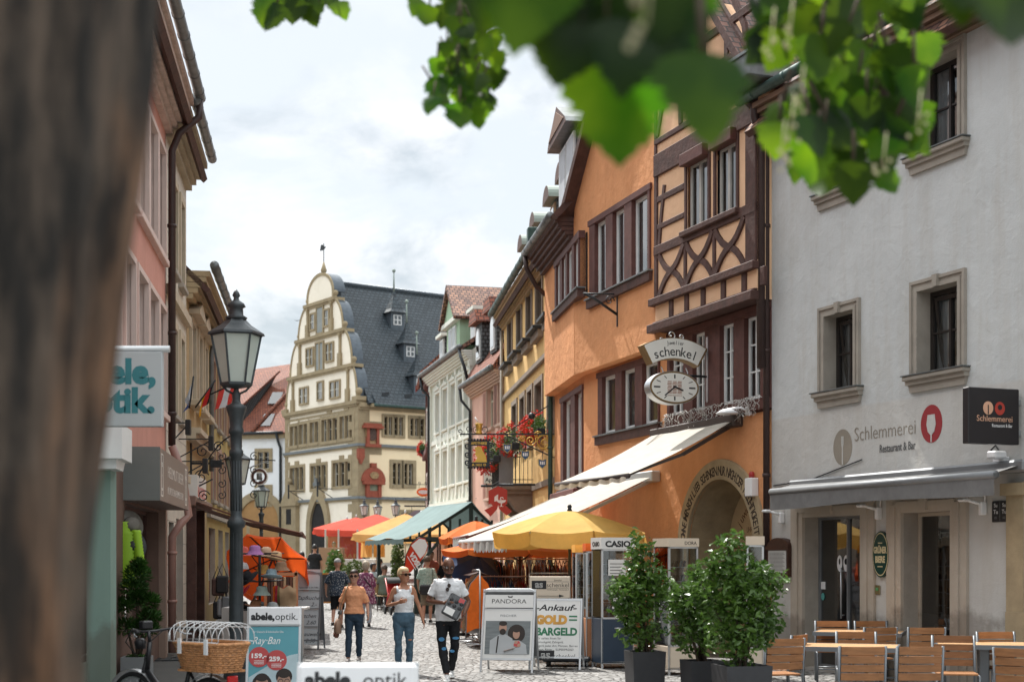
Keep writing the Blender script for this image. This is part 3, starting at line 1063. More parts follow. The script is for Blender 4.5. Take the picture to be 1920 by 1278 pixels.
gx = [f.u(1276, .3), f.u(1318, .3), f.u(1362, .3), f.u(1392, .3)]
beam(.0, .1, 9.86, 14.0)
for x in (gx[0], gx[1], gx[2]):
 top = za - (x / L) * (za - 10.1) - .15
 beam(x - .07, x + .07, 9.86, top)
beam(0, gx[2], 12.3, 12.42)
beam(gx[1], gx[2] + .4, 10.45, 10.57)
ribbon(b, [(gx[2] + .05, 11.8), (gx[3] + .05, 10.9), (gx[3] + .25, 9.9)], .12, T0, JY + .02, TIMBER)
ribbon(b, [(.12, 9.9), (.4, 10.6)], .1, T0, JY + .02, TIMBER)
ribbon(b, [(.05, za - .12), (L + .02, 9.98)], .2, T0 - .03, JY + .02, TIMBER)
b.build('timber_frame', f.root)
BASEFAC = f
fj = Fac(P2 + f.n * .28, P1 + f.n * .28, f)
for a, c in hw:
 w = window(fj, a, c, hz0, hz1, y=.05, cols=(.5,), rows=(), fw=.05, mw=.035, curtain=CURTAIN, drapes=False, fm=mat('grey_window_wood', (.42, .41, .38), .6))
 b = fj.mb()
 b.cham(a - .06, c + .06, -.16, .04, hz1 - .02, hz1 + .2, .01, TIMBERRED)
 b.build('shutter_box', w)
gw = (f.u(1288, .3), f.u(1314, .3))
w = window(fj, gw[0], gw[1], 10.7, 11.95, y=-.05, cols=(.5,), rows=(.68,), fw=.05, back=False, curtain=GREYCURT)
b = fj.mb()
b.box(gw[0] - .12, gw[0] - .002, -.12, .02, 10.6, 12.1, TIMBERRED)
b.box(gw[1] + .002, gw[1] + .14, -.12, .02, 10.6, 12.1, TIMBERRED)
b.box(gw[0], gw[1], -.119, .02, 11.952, 12.1, TIMBERRED)
b.build('surround', w)
b = f.mb()
b.slab([(.0, JY - .25, za + .15), (0, 7, za + .15), (L + .25, 7, 9.75), (L + .25, JY - .25, 9.75)], .14, TILE_BROWN, under=TIMBER)
b.build('roof', f.root)
b = f.mb()
b.cham(L - .35, L + .75, JY - .6, -.1, 9.62, 10.0, .02, ZINC)
b.box(L - .38, L + .78, JY - .63, -.07, 9.98, 10.03, ZINC)
b.build('lead_hopper', f.root)
pipe(f, [(L + .02, -.36, 9.65), (L + .04, -.36, 9.2), (L - .02, -.2, 8.8), (L - .02, -.2, 5.0)], .07, BROWNPIPE)
FH = f
o = thing('fairy_lights', 'tangle of white fairy light cable draped below the jeweller windows', 'fairy lights', f.world(0, 0, 0), f.th)
b = MB()
rnd = random.Random(9)
LIGHTC = mat('light_cable', (.45, .43, .4), .5, .3, 20)
for k in range(64):
 u = .05 + rnd.random() * (L - .3)
 pts = [(u, -.1 - rnd.random() * .05, 4.56)]
 for j in range(5):
  pts.append((pts[-1][0] + rnd.uniform(-.08, .08), -.1 - rnd.random() * .1, pts[-1][2] - rnd.uniform(.02, .1)))
 b.tube(pts, .005, LIGHTC, 4)
b.tube([(.0 + L * i / 30, -.11, 4.55 + .03 * math.sin(i * 2.1)) for i in range(30)], .007, LIGHTC, 5)
b.build('cable', o)
b = MB()
for k in range(160):
 b.ball((.05 + rnd.random() * (L - .3), -.12 - rnd.random() * .09, 4.22 + rnd.random() * .33), .009, mat('bulb', (.7, .7, .66), .3) if k == 0 else b.mats[0], 5)
tag(b.build('bulbs', o), kind='stuff')
o = thing('alarm_box', 'white alarm box with red beacon beside the arch', 'alarm box', f.world(f.u(1417), 0, 3.02), f.th)
b = MB()
b.cham(-.11, .11, -.16, -.003, -.16, .16, .015, WHITEPLASTIC)
b.build('case', o)
b = MB()
b.lathe([(.05, .16), (.05, .24), (.03, .27)], mat('beacon_red', (.35, .03, .03), .3), 12, (0, -.08, 0))
b.build('beacon', o)
o = thing('gooseneck_lamp', 'white wall lamp with shallow shade above the upper cream awning', 'wall lamp', f.world(f.u(1408), 0, 4.32), f.th)
b = MB()
b.lathe([(.02, .1), (.1, .08), (.2, .02), (.19, 0)], WHITEPLASTIC, 16, (-.2, -.35, -.02))
b.build('lamp_shade', o)
b = MB()
b.tube([(0, -.003, .0), (0, -.2, .08), (-.2, -.35, .07)], .02, WHITEPLASTIC, 8)
b.cham(-.07, .07, -.08, -.003, -.05, .12, .01, WHITEPLASTIC)
b.build('bracket', o)
f = Fac(P3, P2)
f.start('orange_house', 'orange plastered gabled house with dark timber window bands', 'house', 'houses along the street')
L = f.L
OV = .26
fo = Fac(P3 + f.n * OV, P2 + f.n * OV, f)          # upper floors oversail
fb = Fac(P4, P3, f)                                  # the wing that turns into the street
fbo = Fac(P4 + fb.n * OV, P3 + fb.n * OV, f)
wl = (f.u(1123), f.u(1238), 4.42, 5.74)
win_l = [(f.u(a), f.u(c)) for a, c in ((1131, 1156), (1168, 1193), (1207, 1236))]
wall(f, 'lower_wall', 0, L, 0, 5.9, [wl], ORANGE, sides=7)
wu = (fo.u(1107), fo.u(1221), 7.36, 9.0)
win_u = [(fo.u(a), fo.u(c)) for a, c in ((1117, 1138), (1151, 1173), (1187, 1217))]
za = 14.6
wall(fo, 'upper_wall', 0, L, 5.9, 9.7, [wu], ORANGE, sides=7, top=[(0, 9.7), (L, 9.7), (L, za), (.0, 9.75)])
b = fo.mb()
b.poly([(0, 0, 5.9), (0, OV, 5.9), (L, OV, 5.9), (L, 0, 5.9)], ORANGE)
b.build('soffit', f.root)
def timber_window(fc, box, wins_, head=.1, y=.1):
 a, c, z0, z1 = box
 b = fc.mb()
 b.box(a - .05, c + .05, -.05, .1, z1 - .02, z1 + head, TIMBERRED)
 b.box(a - .07, c + .07, -.08, .1, z0 - .16, z0 + .02, TIMBER)
 b.box(a - .1, c + .1, -.12, .1, z0 + .02, z0 + .05, ZINC)
 ed = [a] + [e for w in wins_ for e in w] + [c]
 for i in range(0, len(ed), 2):
  b.box(ed[i], ed[i + 1], -.03 - .0015 * i, .24, z0 + .05, z1 - .02, TIMBERRED)
 b.build('window_posts', fc.root)
 for w0, w1 in wins_:
  window(fc, w0, w1, z0 + .06, z1 - .02, y=y - .04, cols=(), rows=(), fw=.07, curtain=GREYCURT, drapes=True)
timber_window(f, wl, win_l)
timber_window(fo, wu, win_u)
gwu = (fo.u(1160), fo.u(1192), 10.75, 11.9)
w = window(fo, gwu[0], gwu[1], gwu[2], gwu[3], y=-.04, fm=mat('green_window', (.1, .25, .14), .5), back=False, curtain=GREYCURT)
b = fo.mb()
b.box(gwu[0] - .08, gwu[1] + .08, -.1, .02, gwu[2] - .12, gwu[2] - .002, SANDTRIM)
b.build('sill', w)
bl = (fb.u(1053), fb.u(1094), 3.4, 5.62)
bw = [(fb.u(1058), fb.u(1072)), (fb.u(1080), fb.u(1093))]
wall(fb, 'wing_lower_wall', 0, fb.L, 0, 5.9, [bl], ORANGE, sides=5)
bu = (fbo.u(1042), fbo.u(1088), 7.66, 8.8)
bwu = [(fbo.u(a), fbo.u(c)) for a, c in ((1045, 1052), (1056, 1063), (1066, 1075), (1079, 1087))]
wall(fbo, 'wing_upper_wall', 0, fb.L + .05, 5.9, 9.4, [bu], ORANGE, sides=5)
b = fbo.mb()
b.poly([(0, 0, 5.9), (0, OV, 5.9), (fb.L, OV, 5.9), (fb.L, 0, 5.9)], ORANGE)
b.build('wing_soffit', f.root)
timber_window(fb, bl, bw)
timber_window(fbo, bu, bwu, .14, .06)
cornice(fbo, 0, fb.L, 8.95, 9.42, .42, TIMBER, 5)
gutter(fbo, -.1, fb.L - .2, 9.5, .5, .09, ZINC)
pipe(fbo, [(.0, -.5, 9.45), (.02, -.46, 9.1), (.0, -.2, 8.65), (-.03, .12, 8.4)], .06, BROWNPIPE, name='gutter_elbow')
pipe(fb, [(-.06, -.1, .1), (-.06, -.1, 5.85), (-.06, -.1, 8.2)], .06, GREENGUT, clips=[(-.06, -.1, z) for z in (4.6, 3.0)])
b = fbo.mb()
b.slab([(-.1, -.5, 9.45), (fb.L + .2, -.5, 9.45), (fb.L + .2, 4.2, 14.4), (-.1, 4.2, 14.4)], .14, TILE_BROWN, under=TIMBER)
b.build('wing_roof', f.root)
b = fo.mb()
b.slab([(-.22, -.28, 9.55), (-.22, 7, 9.55), (L, 7, za + .2), (L, -.28, za + .2)], .15, TILE_BROWN, under=TIMBER)
b.box(-.25, -.1, -.3, .4, 9.2, 9.5, TIMBER)
b.build('roof', f.root)
u0, u1 = fbo.u(1051, -.35), fbo.u(1081, -.35)
b = fbo.mb()
dz0, dz1 = 9.9, 12.0
yd = .35
b.box(u0, u1, yd, 3.2, dz0, dz1, SLATE_S)
b.box(u0 - .02, u1 + .02, yd - .03, yd, dz0, dz0 + .12, SLATE_S)
dm = b.build('dormer', f.root)
b = fbo.mb()
md = (u0 + u1) / 2
b.prism([(u0 - .25, dz1), (u1 + .25, dz1), (u1 + .1, dz1 + .15), (md, dz1 + .75), (u0 - .1, dz1 + .15)], yd - .3, 3.2, TIMBER, side=ZINC)
b.prism([(u0 + .05, dz1 + .16), (u1 - .05, dz1 + .16), (md, dz1 + .62)], yd - .32, yd - .3, mat('brown_pediment', (.16, .09, .06), .8))
b.build('dormer_roof', dm)
b = fbo.mb()
for k in range(2):
 a = u0 + .1 + k * (u1 - u0 - .1) / 2
 e = a + (u1 - u0 - .1) / 2 - .1
 b.box(a, e, yd - .06, yd - .002, dz0 + .2, dz1 - .12, WINWHITE)
 b.box(a + .07, e - .07, yd - .07, yd - .06, dz0 + .28, dz1 - .2, mat('pale_shutter', (.42, .44, .47), .6) if k == 0 else b.mats[1])
b.build('dormer_window', dm)
FO, FOB = f, fb
o = thing('iron_bracket', 'empty wrought iron scroll bracket on the orange wall under the upper windows', 'bracket', fo.world(fo.u(1158), 0, 0), fo.th)
zb = fo.z(1150, 575)
b = MB()
Mx = ROT_NEAR_R
b.box(-.02, .02, -.02, -.002, zb - .45, zb + .25, DARKIRON)
b.tube([(0, -.01, zb + .22), (-.02, -.75, zb + .2)], .016, DARKIRON, 6)
b.tube([(0, -.01, zb - .2), (-.02, -.5, zb + .1), (-.02, -.72, zb + .2)], .03, DARKIRON, 6)
scroll(b, -.18, zb + .08, .11, 0, 1.3, DARKIRON, rad=.011, M=Matrix.Rotation(PI / 2, 4, 'Z'))
b.build('scrollwork', o)
f = FH
us = f.u(1329)
o = thing('jeweller_sign', 'curved cream jeweller sign above an oval clock on a wrought bracket', 'sign', f.world(us, 0, 4.9), f.th)
SIGNC = mat('sign_cream', (.70, .69, .64), .4, .04)
BRASS = mat('old_brass', (.28, .18, .08), .4, .2, metal=.6)
D = 1.26
Mx = Matrix.Translation((0, -D - .06, 0)) @ ROT_NEAR_R
b = MB()
b.cham(-.03, .03, -.05, -.003, -.25, .95, .01, STEEL)
b.tube([(0, -.02, .22), (0, -1.0, .22)], .022, DARKIRON, 6)
b.tube([(0, -.02, .7), (0, -.25, .62), (0, -.3, .4)], .018, DARKIRON, 6)
for x, h_, r_ in ((.35, .88, .06), (.55, .98, .09), (.75, .96, .06), (.18, .80, .05), (.92, .86, .05)):
 scroll(b, x, h_ - .04, r_, -PI / 2, 1.1, STEEL, rad=.012, M=Mx)
for x in (.35, .85):
 b.tube([Mx @ V((x, 0, .18)), Mx @ V((x + .04, 0, .27)), Mx @ V((x, 0, .36))], .012, STEEL, 5)
b.build('bracket', o)
ac, R0, R1, am = .58, 1.0, 1.38, .52
pa = []
cz = .70 - 1.2
A0, A1 = PI / 2 + .5, PI / 2 - .5
outer = [(ac + R1 * math.cos(A0 + (A1 - A0) * i / 16), cz + R1 * math.sin(A0 + (A1 - A0) * i / 16)) for i in range(17)]
inner = [(ac + R0 * math.cos(A0 + (A1 - A0) * i / 16), cz + R0 * math.sin(A0 + (A1 - A0) * i / 16)) for i in range(17)]
def grow(p, k):
 cx_, cz_ = ac, cz + 1.19
 return [(cx_ + (x - cx_) * k, cz_ + (z - cz_) * k) for x, z in p]
b = MB()
pl = outer + inner[::-1]
b.prism(pl, -.1, .1, BRASS, M=Mx)
b.prism(grow(pl, .94), -.108, -.1, SIGNC, M=Mx)
pn = b.build('name_panel', o)
b = MB()
arc_text(b, 'schenkel', ac, cz, 1.06, A0 - .09, A1 + .09, .27, INK, y=-.108, M=None) if False else None
n = 8
for i, ch in enumerate('schenkel'):
 a = A0 - .1 + (A1 - A0 + .2) * (i + .5) / n
 Mi = Mx @ Matrix.Translation((ac + 1.055 * math.cos(a), 0, cz + 1.055 * math.sin(a))) @ Matrix.Rotation(PI / 2 - a, 4, 'Y')
 b.text(ch, 0, 0, .24, INK, y=-.108, M=Mi, bold=.001)
for i, ch in enumerate('Juwelier'):
 a = PI / 2 + .14 - .28 * (i + .5) / 8
 Mi = Mx @ Matrix.Translation((ac + 1.255 * math.cos(a), 0, cz + 1.255 * math.sin(a))) @ Matrix.Rotation(PI / 2 - a, 4, 'Y')
 b.text(ch, 0, 0, .1, INK, y=-.108, M=Mi)
b.build('lettering', pn)
b = MB()
ccx, ccz = .56, -.02
b.prism(oval(ccx, ccz, .50, .30, 48), -.11, .11, STEEL, M=Mx)
b.prism(oval(ccx, ccz, .49, .29, 48), -.118, -.11, BRASS, M=Mx)
b.prism(oval(ccx, ccz, .46, .262, 48), -.122, -.118, SIGNC, M=Mx)
ck = b.build('clock', o)
b = MB()
for i in range(12):
 a = PI / 2 - i * PI / 6
 k0 = .74 if i % 3 else .66
 c_, s_ = math.cos(a), math.sin(a)
 b.bar(Mx @ V((ccx + .44 * k0 * c_, -.124, ccz + .245 * k0 * s_)), Mx @ V((ccx + .44 * .95 * c_, -.124, ccz + .245 * .95 * s_)), .012 if i % 3 else .026, .004, INK, up=(1, 0, 0))
b.build('hour_marks', ck)
b = MB()
RB = mat('russet_print', (.32, .15, .10), .6)
for i in range(9):
 for q in range(3):
  b.box(ccx - .15 + q * .1 + .005 * (i % 3), ccx - .06 + q * .1, -.1235, -.122, ccz - .11 + i * .026, ccz - .096 + i * .026, RB, M=Mx)
fit(b, 'UHREN & SCHMUCK', ccx - .15, ccx + .15, ccz - .155, .03, RB, y=-.1225, M=Mx)
b.build('dial_emblem', ck)
b = MB()
b.bar(Mx @ V((ccx + .03, -.128, ccz + .03)), Mx @ V((ccx - .2, -.128, ccz - .15)), .022, .004, INK, up=(1, 0, 0))
b.bar(Mx @ V((ccx - .03, -.132, ccz + .02)), Mx @ V((ccx + .17, -.132, ccz - .05)), .026, .004, INK, up=(1, 0, 0))
b.build('clock_hands', ck)
AWW = mat('cream_awning_cloth', (.53, .505, .445), .85, .09, 2.5, .35, 3, stretch=(1, 2.5, 1), bdist=.03, transl=.25)
AWV = mat('awning_valance', (.55, .50, .42), .85, .1, 5)
def awning(name, label, fc, u0, u1, zw, d, zf, val=.18, scallop=12, rail=ALU, cloth=AWW, valm=AWV, arms=True):
 o = thing(name, label, 'awning', fc.world(u0, 0, zw), fc.th, 'sloping shop awnings')
 L = u1 - u0
 dz = zf - zw
 b = MB()
 b.cham(-.08, L + .08, -.2, -.005, -.12, .1, .02, rail)
 b.build('cassette', o)
 b = MB()
 vs = lambda i, j: (i * L, -.14 - (d - .14) * j, .0 + dz * j - .05 * math.sin(j * PI) + .006 * math.sin(i * L * 5))
 b.grid(vs, int(L * 6), 10, cloth)
 b.build('canopy', o)
 b = MB()
 b.tube([(-.03, -d, dz - .02), (L + .03, -d, dz - .02)], .045, rail, 10)
 b.build('front_rail', o)
 b = MB()
 nn = scallop * 8
 b.grid(lambda i, j: (i * L, -d - .035 + .012 * math.sin(i * L * 14), dz - .03 - j * (val * (.72 + .28 * abs(math.sin(i * scallop * PI))))), nn, 3, valm)
 b.build('valance', o)
 if arms:
  for x in (.25, L - .25):
   b = MB()
   b.bar((x, -.1, -.1), (x + .15, -d * .5, dz * .5 - .12), .05, .06, rail)
   b.bar((x + .15, -d * .5, dz * .5 - .12), (x, -d, dz - .03), .045, .05, rail)
   b.build('arm', o)
 return o
DARKRAIL = mat('brown_rail', (.06, .045, .04), .5)
awning('cream_awning', 'upper cream awning of the jeweller below the fairy lights', FH, FH.u(1238), FH.u(1390), 4.22, 2.2, 3.22, .1, 6, rail=DARKRAIL)
awning('cream_awning', 'large lower cream awning sloping down behind the yellow parasol', FO, FO.u(1118), FO.u(1236), 3.42, 3.1, 2.16, .22, 16, rail=ALU, valm=mat('striped_valance', (.5, .5, .48), .85, .3, 30, stretch=(1, .01, .01)))
awning('cream_awning', 'farther cream awning with fringed valance before the orange wing', FOB, FOB.u(1046), FOB.u(1090), 3.3, 2.6, 2.3, .26, 18, rail=mat('red_brown_rail', (.14, .05, .04), .6), valm=mat('fringe_valance', (.5, .5, .48), .85, .3, 30))
f = Fac(P5, P4)
f.start('yellow_house', 'long ochre yellow house with grey stone windows and green gutter', 'house', 'houses along the street')
YEL = stucco('yellow_render', (.74, .50, .22), .07, (.7, .6, .5), .4, .35)
YTR = mat('yellow_house_stone', (.235, .19, .15), .9, .15, 4, .2, 30)
L = f.L
upw = []
for pa, pb in ((953, 961), (970, 979), (988, 998), (1006, 1018), (1028, 1042)):
 upw.append((f.u(pa), min(f.u(pb), L - .1), 7.95, 9.45))
low = []
for pa, pb in ((961, 970), (976, 985), (990, 999), (1004, 1018), (1028, 1042)):
 low.append((f.u(pa), min(f.u(pb), L - .1), 5.05, 6.6))
shp = [(.8, 2.6, .3, 2.7), (3.4, 5.2, .3, 2.7), (6.0, 7.2, .05, 2.7), (8.0, 10.2, .3, 2.7)]
wall(f, 'wall', 0, L, 0, 9.75, upw + low + shp, YEL, depth=.22, reveal=YTR)
for a, c, z0, z1 in upw:
 window(f, a + .04, c - .04, z0, z1, y=.17, rows=(.68,), fm=YTR, fw=.05, sill=(YTR, .16, .22, .14), surround=(YTR, .14, .04), curtain=GREYCURT, pane=DARKPANE)
 b = f.mb()
 b.cham(a - .15, c + .15, -.3, -.02, z0 + .0, z0 + .09, .01, DARKIRON)
 b.build('planter_rail', f.root)
for a, c, z0, z1 in low:
 window(f, a + .04, c - .04, z0, z1, y=.17, rows=(.68,), fm=YTR, fw=.05, surround=(YTR, .15, .04), sill=(YTR, .08, .1, .1), curtain=GREYCURT, pane=DARKPANE)
for a, c, z0, z1 in shp:
 window(f, a, c, z0, z1, y=.17, cols=(), rows=(.75,), fm=TIMBER, pane=DARKPANE, name='shop_window')
b = f.mb()
b.cham(0, L, -.10, .01, 7.02, 7.2, .03, YTR)
b.box(0, L, -.06, .01, 3.7, 3.86, YTR)
b.build('string_course', f.root)
cornice(f, 0, L, 9.42, 9.9, .36, mat('tan_cornice', (.40, .27, .14), .85, .15), 6)
gutter(f, -.15, L + .2, 9.98, .44, .1, GREENGUT)
b = f.mb()
b.cham(L - 1.25, L - .95, -.56, -.3, 9.95, 10.4, .02, GREENGUT)
b.tube([(L - 1.1, -.43, 9.95), (L - 1.1, -.43, 9.6), (L - 1.0, -.3, 9.35)], .06, GREENGUT, 8)
b.build('rain_hopper', f.root)
pipe(f, [(.1, -.1, .1), (.1, -.1, 9.4)], .05, SANDTRIM)
roof(f, -.1, L, 10.0, 14.2, 4.0, .38, TILE_RED)
for k, u in enumerate((2.2, 5.2, 8.2, 10.6)):
 b = f.mb()
 b.box(u - .5, u + .5, .5, 3, 10.4, 11.7, SLATE_S)
 dm = f.root
 d_ = b.build('dormer', f.root)
 b = f.mb()
 pts = [(u + .62 * math.cos(PI * i / 12), 11.7 + .42 * math.sin(PI * i / 12)) for i in range(13)]
 b.prism(pts, .25, 3, TIMBER, side=mat('verdigris', (.22, .27, .24), .6) if k == 0 else VERD)
 if k == 0:
  VERD = b.mats[1]
 b.build('dormer_roof', d_)
 b = f.mb()
 b.box(u - .4, u + .4, .44, .498, 10.55, 11.6, mat('dormer_tan', (.3, .2, .12), .8) if k == 0 else DTAN)
 if k == 0:
  DTAN = b.mats[0]
 b.box(u - .28, u + .28, .43, .439, 10.65, 11.5, DARKPANE)
 b.build('dormer_window', d_)
FY = f
bu0, bu1, bd = f.u(1000) - 3.0, f.u(1000), .92
bz = 3.72
b = f.mb()
b.cham(bu0, bu1, -bd, -.004, bz, bz + .2, .03, YTR)
b.box(bu0 + .08, bu1 - .08, -bd + .1, -.004, bz - .1, bz - .001, YTR)
for x in (bu0 + .35, bu1 - .35):
 pts = [(-.0, bz - .1), (-bd + .15, bz - .1), (-bd + .15, bz - .22), (-bd + .28, bz - .34), (-bd + .42, bz - .55), (-.25, bz - .72), (-.1, bz - .95), (0, bz - .95)]
 Mx = Matrix.Translation((x, 0, 0)) @ Matrix.Rotation(PI / 2, 4, 'Z')
 b.prism(pts, -.2, .2, YTR, M=Mx)
balc = b.build('balcony', f.root)
b = f.mb()
zt = bz + 1.15
for x0, y0, x1, y1 in ((bu0 + .05, -bd + .05, bu1 - .05, -bd + .05), (bu1 - .05, -bd + .05, bu1 - .05, 0), (bu0 + .05, -bd + .05, bu0 + .05, 0)):
 b.bar((x0, y0, zt), (x1, y1, zt), .04, .03, DARKIRON)
 b.bar((x0, y0, bz + .3), (x1, y1, bz + .3), .02, .02, DARKIRON)
 ll = math.hypot(x1 - x0, y1 - y0)
 for i in range(int(ll / .12) + 1):
  t = i * .12 / ll
  b.bar((x0 + (x1 - x0) * t, y0 + (y1 - y0) * t, bz + .18), (x0 + (x1 - x0) * t, y0 + (y1 - y0) * t, zt), .016, .016, DARKIRON, up=(0, 1, 0))
b.build('railing', balc)
b = f.mb()
b.box(bu1 - .04, bu1 + .0, -bd - .05, -bd + .35, bz + .1, bz + 1.5, GREYMETAL)
b.build('panel', balc)
GER = mat('geranium_red', (.55, .035, .02), .6, .3, 20, transl=.2)
GERL = mat('geranium_leaf', (.06, .13, .025), .6, .4, 8, transl=.2)
def leafcloud(b, cen, rad, n, size, mt, seed, shape=None, fold=.3, up=.5):
 """n small folded leaves spread through an ellipsoid"""
 rn = random.Random(seed)
 for i in range(n):
  while True:
   p = V((rn.uniform(-1, 1), rn.uniform(-1, 1), rn.uniform(-1, 1)))
   if p.length < 1:
    break
  c = V((cen[0] + p.x * rad[0], cen[1] + p.y * rad[1], cen[2] + p.z * rad[2]))
  leaf(b, c, rn, size * rn.uniform(.6, 1.25), mt, up)
def leaf(b, c, rn, s, mt, up=.5):
 d = V((rn.gauss(0, 1), rn.gauss(0, 1), rn.gauss(-.1, .6))).normalized()
 nn = V((rn.gauss(0, 1), rn.gauss(0, 1), rn.gauss(up * 2, .7)))
 w = d.cross(nn)
 w = w.normalized() if w.length > 1e-4 else V((1, 0, 0))
 nn = w.cross(d)
 a = c - d * s * .5
 e = c + d * s * .55 - nn * s * .12
 m = c + d * s * .0
 l, r = m + w * s * .24 + nn * s * .09, m - w * s * .24 + nn * s * .09
 l2, r2 = c + d * s * .28 + w * s * .17 + nn * s * .03, c + d * s * .28 - w * s * .17 + nn * s * .03
 m2 = c + d * s * .28 - nn * s * .02
 b.add([a, l, m, r, l2, m2, r2, e], [(0, 2, 1), (0, 3, 2), (1, 2, 5, 4), (2, 3, 6, 5), (4, 5, 7), (5, 6, 7)], mt)
def flowers(name, label, fc, u0, u1, y, z, h, seed, dr=.25):
 o = thing(name, label, 'flower box', fc.world((u0 + u1) / 2, y, z), fc.th, 'geranium boxes on the yellow house')
 w = (u1 - u0) / 2
 b = MB()
 b.cham(-w, w, -.1, .1, -.02, .17, .01, DARKIRON)
 b.build('box', o)
 b = MB()
 leafcloud(b, (0, -.03, .2 + h * .2), (w * 1.05, dr, h), int(900 * w), .085, GERL, seed)
 b.build('leaves', o)
 b = MB()
 rn = random.Random(seed + 1)
 for i in range(int(230 * w)):
  t = rn.uniform(0, 2 * PI)
  q = rn.uniform(.75, 1.1)
  e = rn.uniform(-1, 1)
  c = (rn.uniform(-w, w) * 1.05, -.03 - abs(math.cos(t)) * dr * q * 1.0 if rn.random() < .7 else dr * q * math.cos(t), .2 + h * .2 + h * q * math.sin(t))
  for j in range(4):
   leaf(b, V((c[0] + rn.uniform(-.04, .04), c[1] + rn.uniform(-.04, .04), c[2] + rn.uniform(-.03, .03))), rn, .075, GER)
 b.build('blossoms', o)
 return o
flowers('flower_box', 'red geranium box along the street side of the balcony railing', FY, bu0, bu1 + .1, -bd - .12, bz + .8, .5, 11, .36)
flowers('flower_box', 'overgrown geranium box on the near end of the balcony', FY, bu1 - .1, bu1 + .9, -.6, bz + 1.1, .42, 14, .42)
flowers('flower_box', 'bright red geranium box on the window nearest the green drainpipe', FY, FY.u(1012), FY.u(1037), -.3, 4.95, .36, 17, .3)
f = Fac(P6, P5)
f.start('pink_shuttered_house', 'narrow pink house with louvred shutters and a red mansard roof', 'house', 'houses along the street')
PNK = stucco('pale_pink_render', (.66, .42, .34), .06, (.8, .7, .65), .25, .3)
PTR = mat('pink_trim', (.50, .34, .26), .85, .1)
L = f.L
ws = [(f.u(a), f.u(c), z0, z1) for a, c in ((914, 927), (935, 944)) for z0, z1 in ((6.35, 7.75), (3.9, 5.3))]
wall(f, 'wall', 0, L, 0, 8.1, ws, PNK, depth=.2)
SHUT = mat('pink_shutter', (.42, .22, .17), .7, .1)
for a, c, z0, z1 in ws:
 w = window(f, a, c, z0, z1, y=.12, rows=(.7,), fm=mat('cream_window', (.6, .55, .42), .5), sill=(PTR, .14, .1, .1), surround=(PTR, .12, .04), curtain=GREYCURT)
 for sx_, x0 in ((-1, a - .14 - .5), (1, c + .14)):
  if x0 + .5 > L or x0 < 0:
   continue
  b = f.mb()
  b.box(x0, x0 + .5, -.045, -.01, z0, z1, SHUT)
  for k in range(24):
   zz = z0 + .06 + (z1 - z0 - .12) * k / 24
   b.box(x0 + .06, x0 + .44, -.06, -.045, zz, zz + .028, SHUT)
  b.build('shutter', w)
cornice(f, 0, L, 7.75, 8.12, .35, PTR, 5)
gutter(f, -.1, L, 8.2, .45, .09, ZINC)
pipe(f, [(-.1, -.45, 8.15), (-.05, -.4, 7.7), (.1, -.1, 7.3), (.1, -.1, .1)], .055, DARKIRON)
b = f.mb()
b.slab([(-.1, -.42, 8.2), (L, -.42, 8.2), (L, 1.1, 10.6), (-.1, 1.1, 10.6)], .12, TILE_RED)
b.slab([(-.1, 1.1, 10.6), (L, 1.1, 10.6), (L, 4, 11.6), (-.1, 4, 11.6)], .12, TILE_RED)
b.poly([(0, -.0, 8.1), (0, 1.1, 10.5), (0, 4, 11.5), (0, 4, 8.1)], PNK)
b.build('roof', f.root)
for k, u in enumerate((1.6, 4.2)):
 b = f.mb()
 b.box(u - .55, u + .55, -.05, 1.6, 8.9, 10.3, SLATE_S)
 d_ = b.build('dormer', f.root)
 b = f.mb()
 b.prism([(u - .75, 10.3), (u + .75, 10.3), (u + .45, 10.75), (u - .45, 10.75)], -.3, 1.6, TILE_RED)
 b.build('dormer_roof', d_)
 b = f.mb()
 b.prism([(u - .34, 9.0), (u + .34, 9.0), (u + .34, 9.8)] + [(u + .34 * math.cos(PI * i / 8), 9.8 + .34 * math.sin(PI * i / 8)) for i in range(1, 8)] + [(u - .34, 9.8)], -.1, -.052, WINWHITE)
 b.prism([(u - .26, 9.08), (u + .26, 9.08), (u + .26, 9.8)] + [(u + .26 * math.cos(PI * i / 8), 9.8 + .26 * math.sin(PI * i / 8)) for i in range(1, 8)] + [(u - .26, 9.8)], -.11, -.1, DARKPANE)
 b.build('dormer_window', d_)
FP = f
f = Fac(P7, P6)
f.start('pale_green_house', 'pale green stucco house with pilasters, gabled dormer and pink ground floor', 'house', 'houses along the street')
GRN = stucco('mint_render', (.58, .61, .54), .05, (.8, .8, .75), .25, .3)
GTR = mat('white_stucco_trim', (.62, .64, .58), .8, .06)
GPI = stucco('pink_ground', (.62, .43, .38), .05, (.8, .75, .7), .2, .3)
L = f.L
cols_ = [f.u(a) for a in (822, 836, 851, 865, 878)]
ws = []
for x in cols_:
 ws.append((x - .5, x + .5, 7.1, 8.75))
 ws.append((x - .5, x + .5, 5.1, 6.45) if False else (x - .5, x + .5, 4.75, 6.2))
wall(f, 'wall', 0, L, 3.9, 9.6, ws, GRN, depth=.16, reveal=GTR)
wall(f, 'ground_floor', 0, L, 0, 3.9, [(.6, 2.4, .4, 2.8), (3.2, 5.0, .4, 2.8), (5.8, 7.6, .2, 2.8)], GPI, depth=.2)
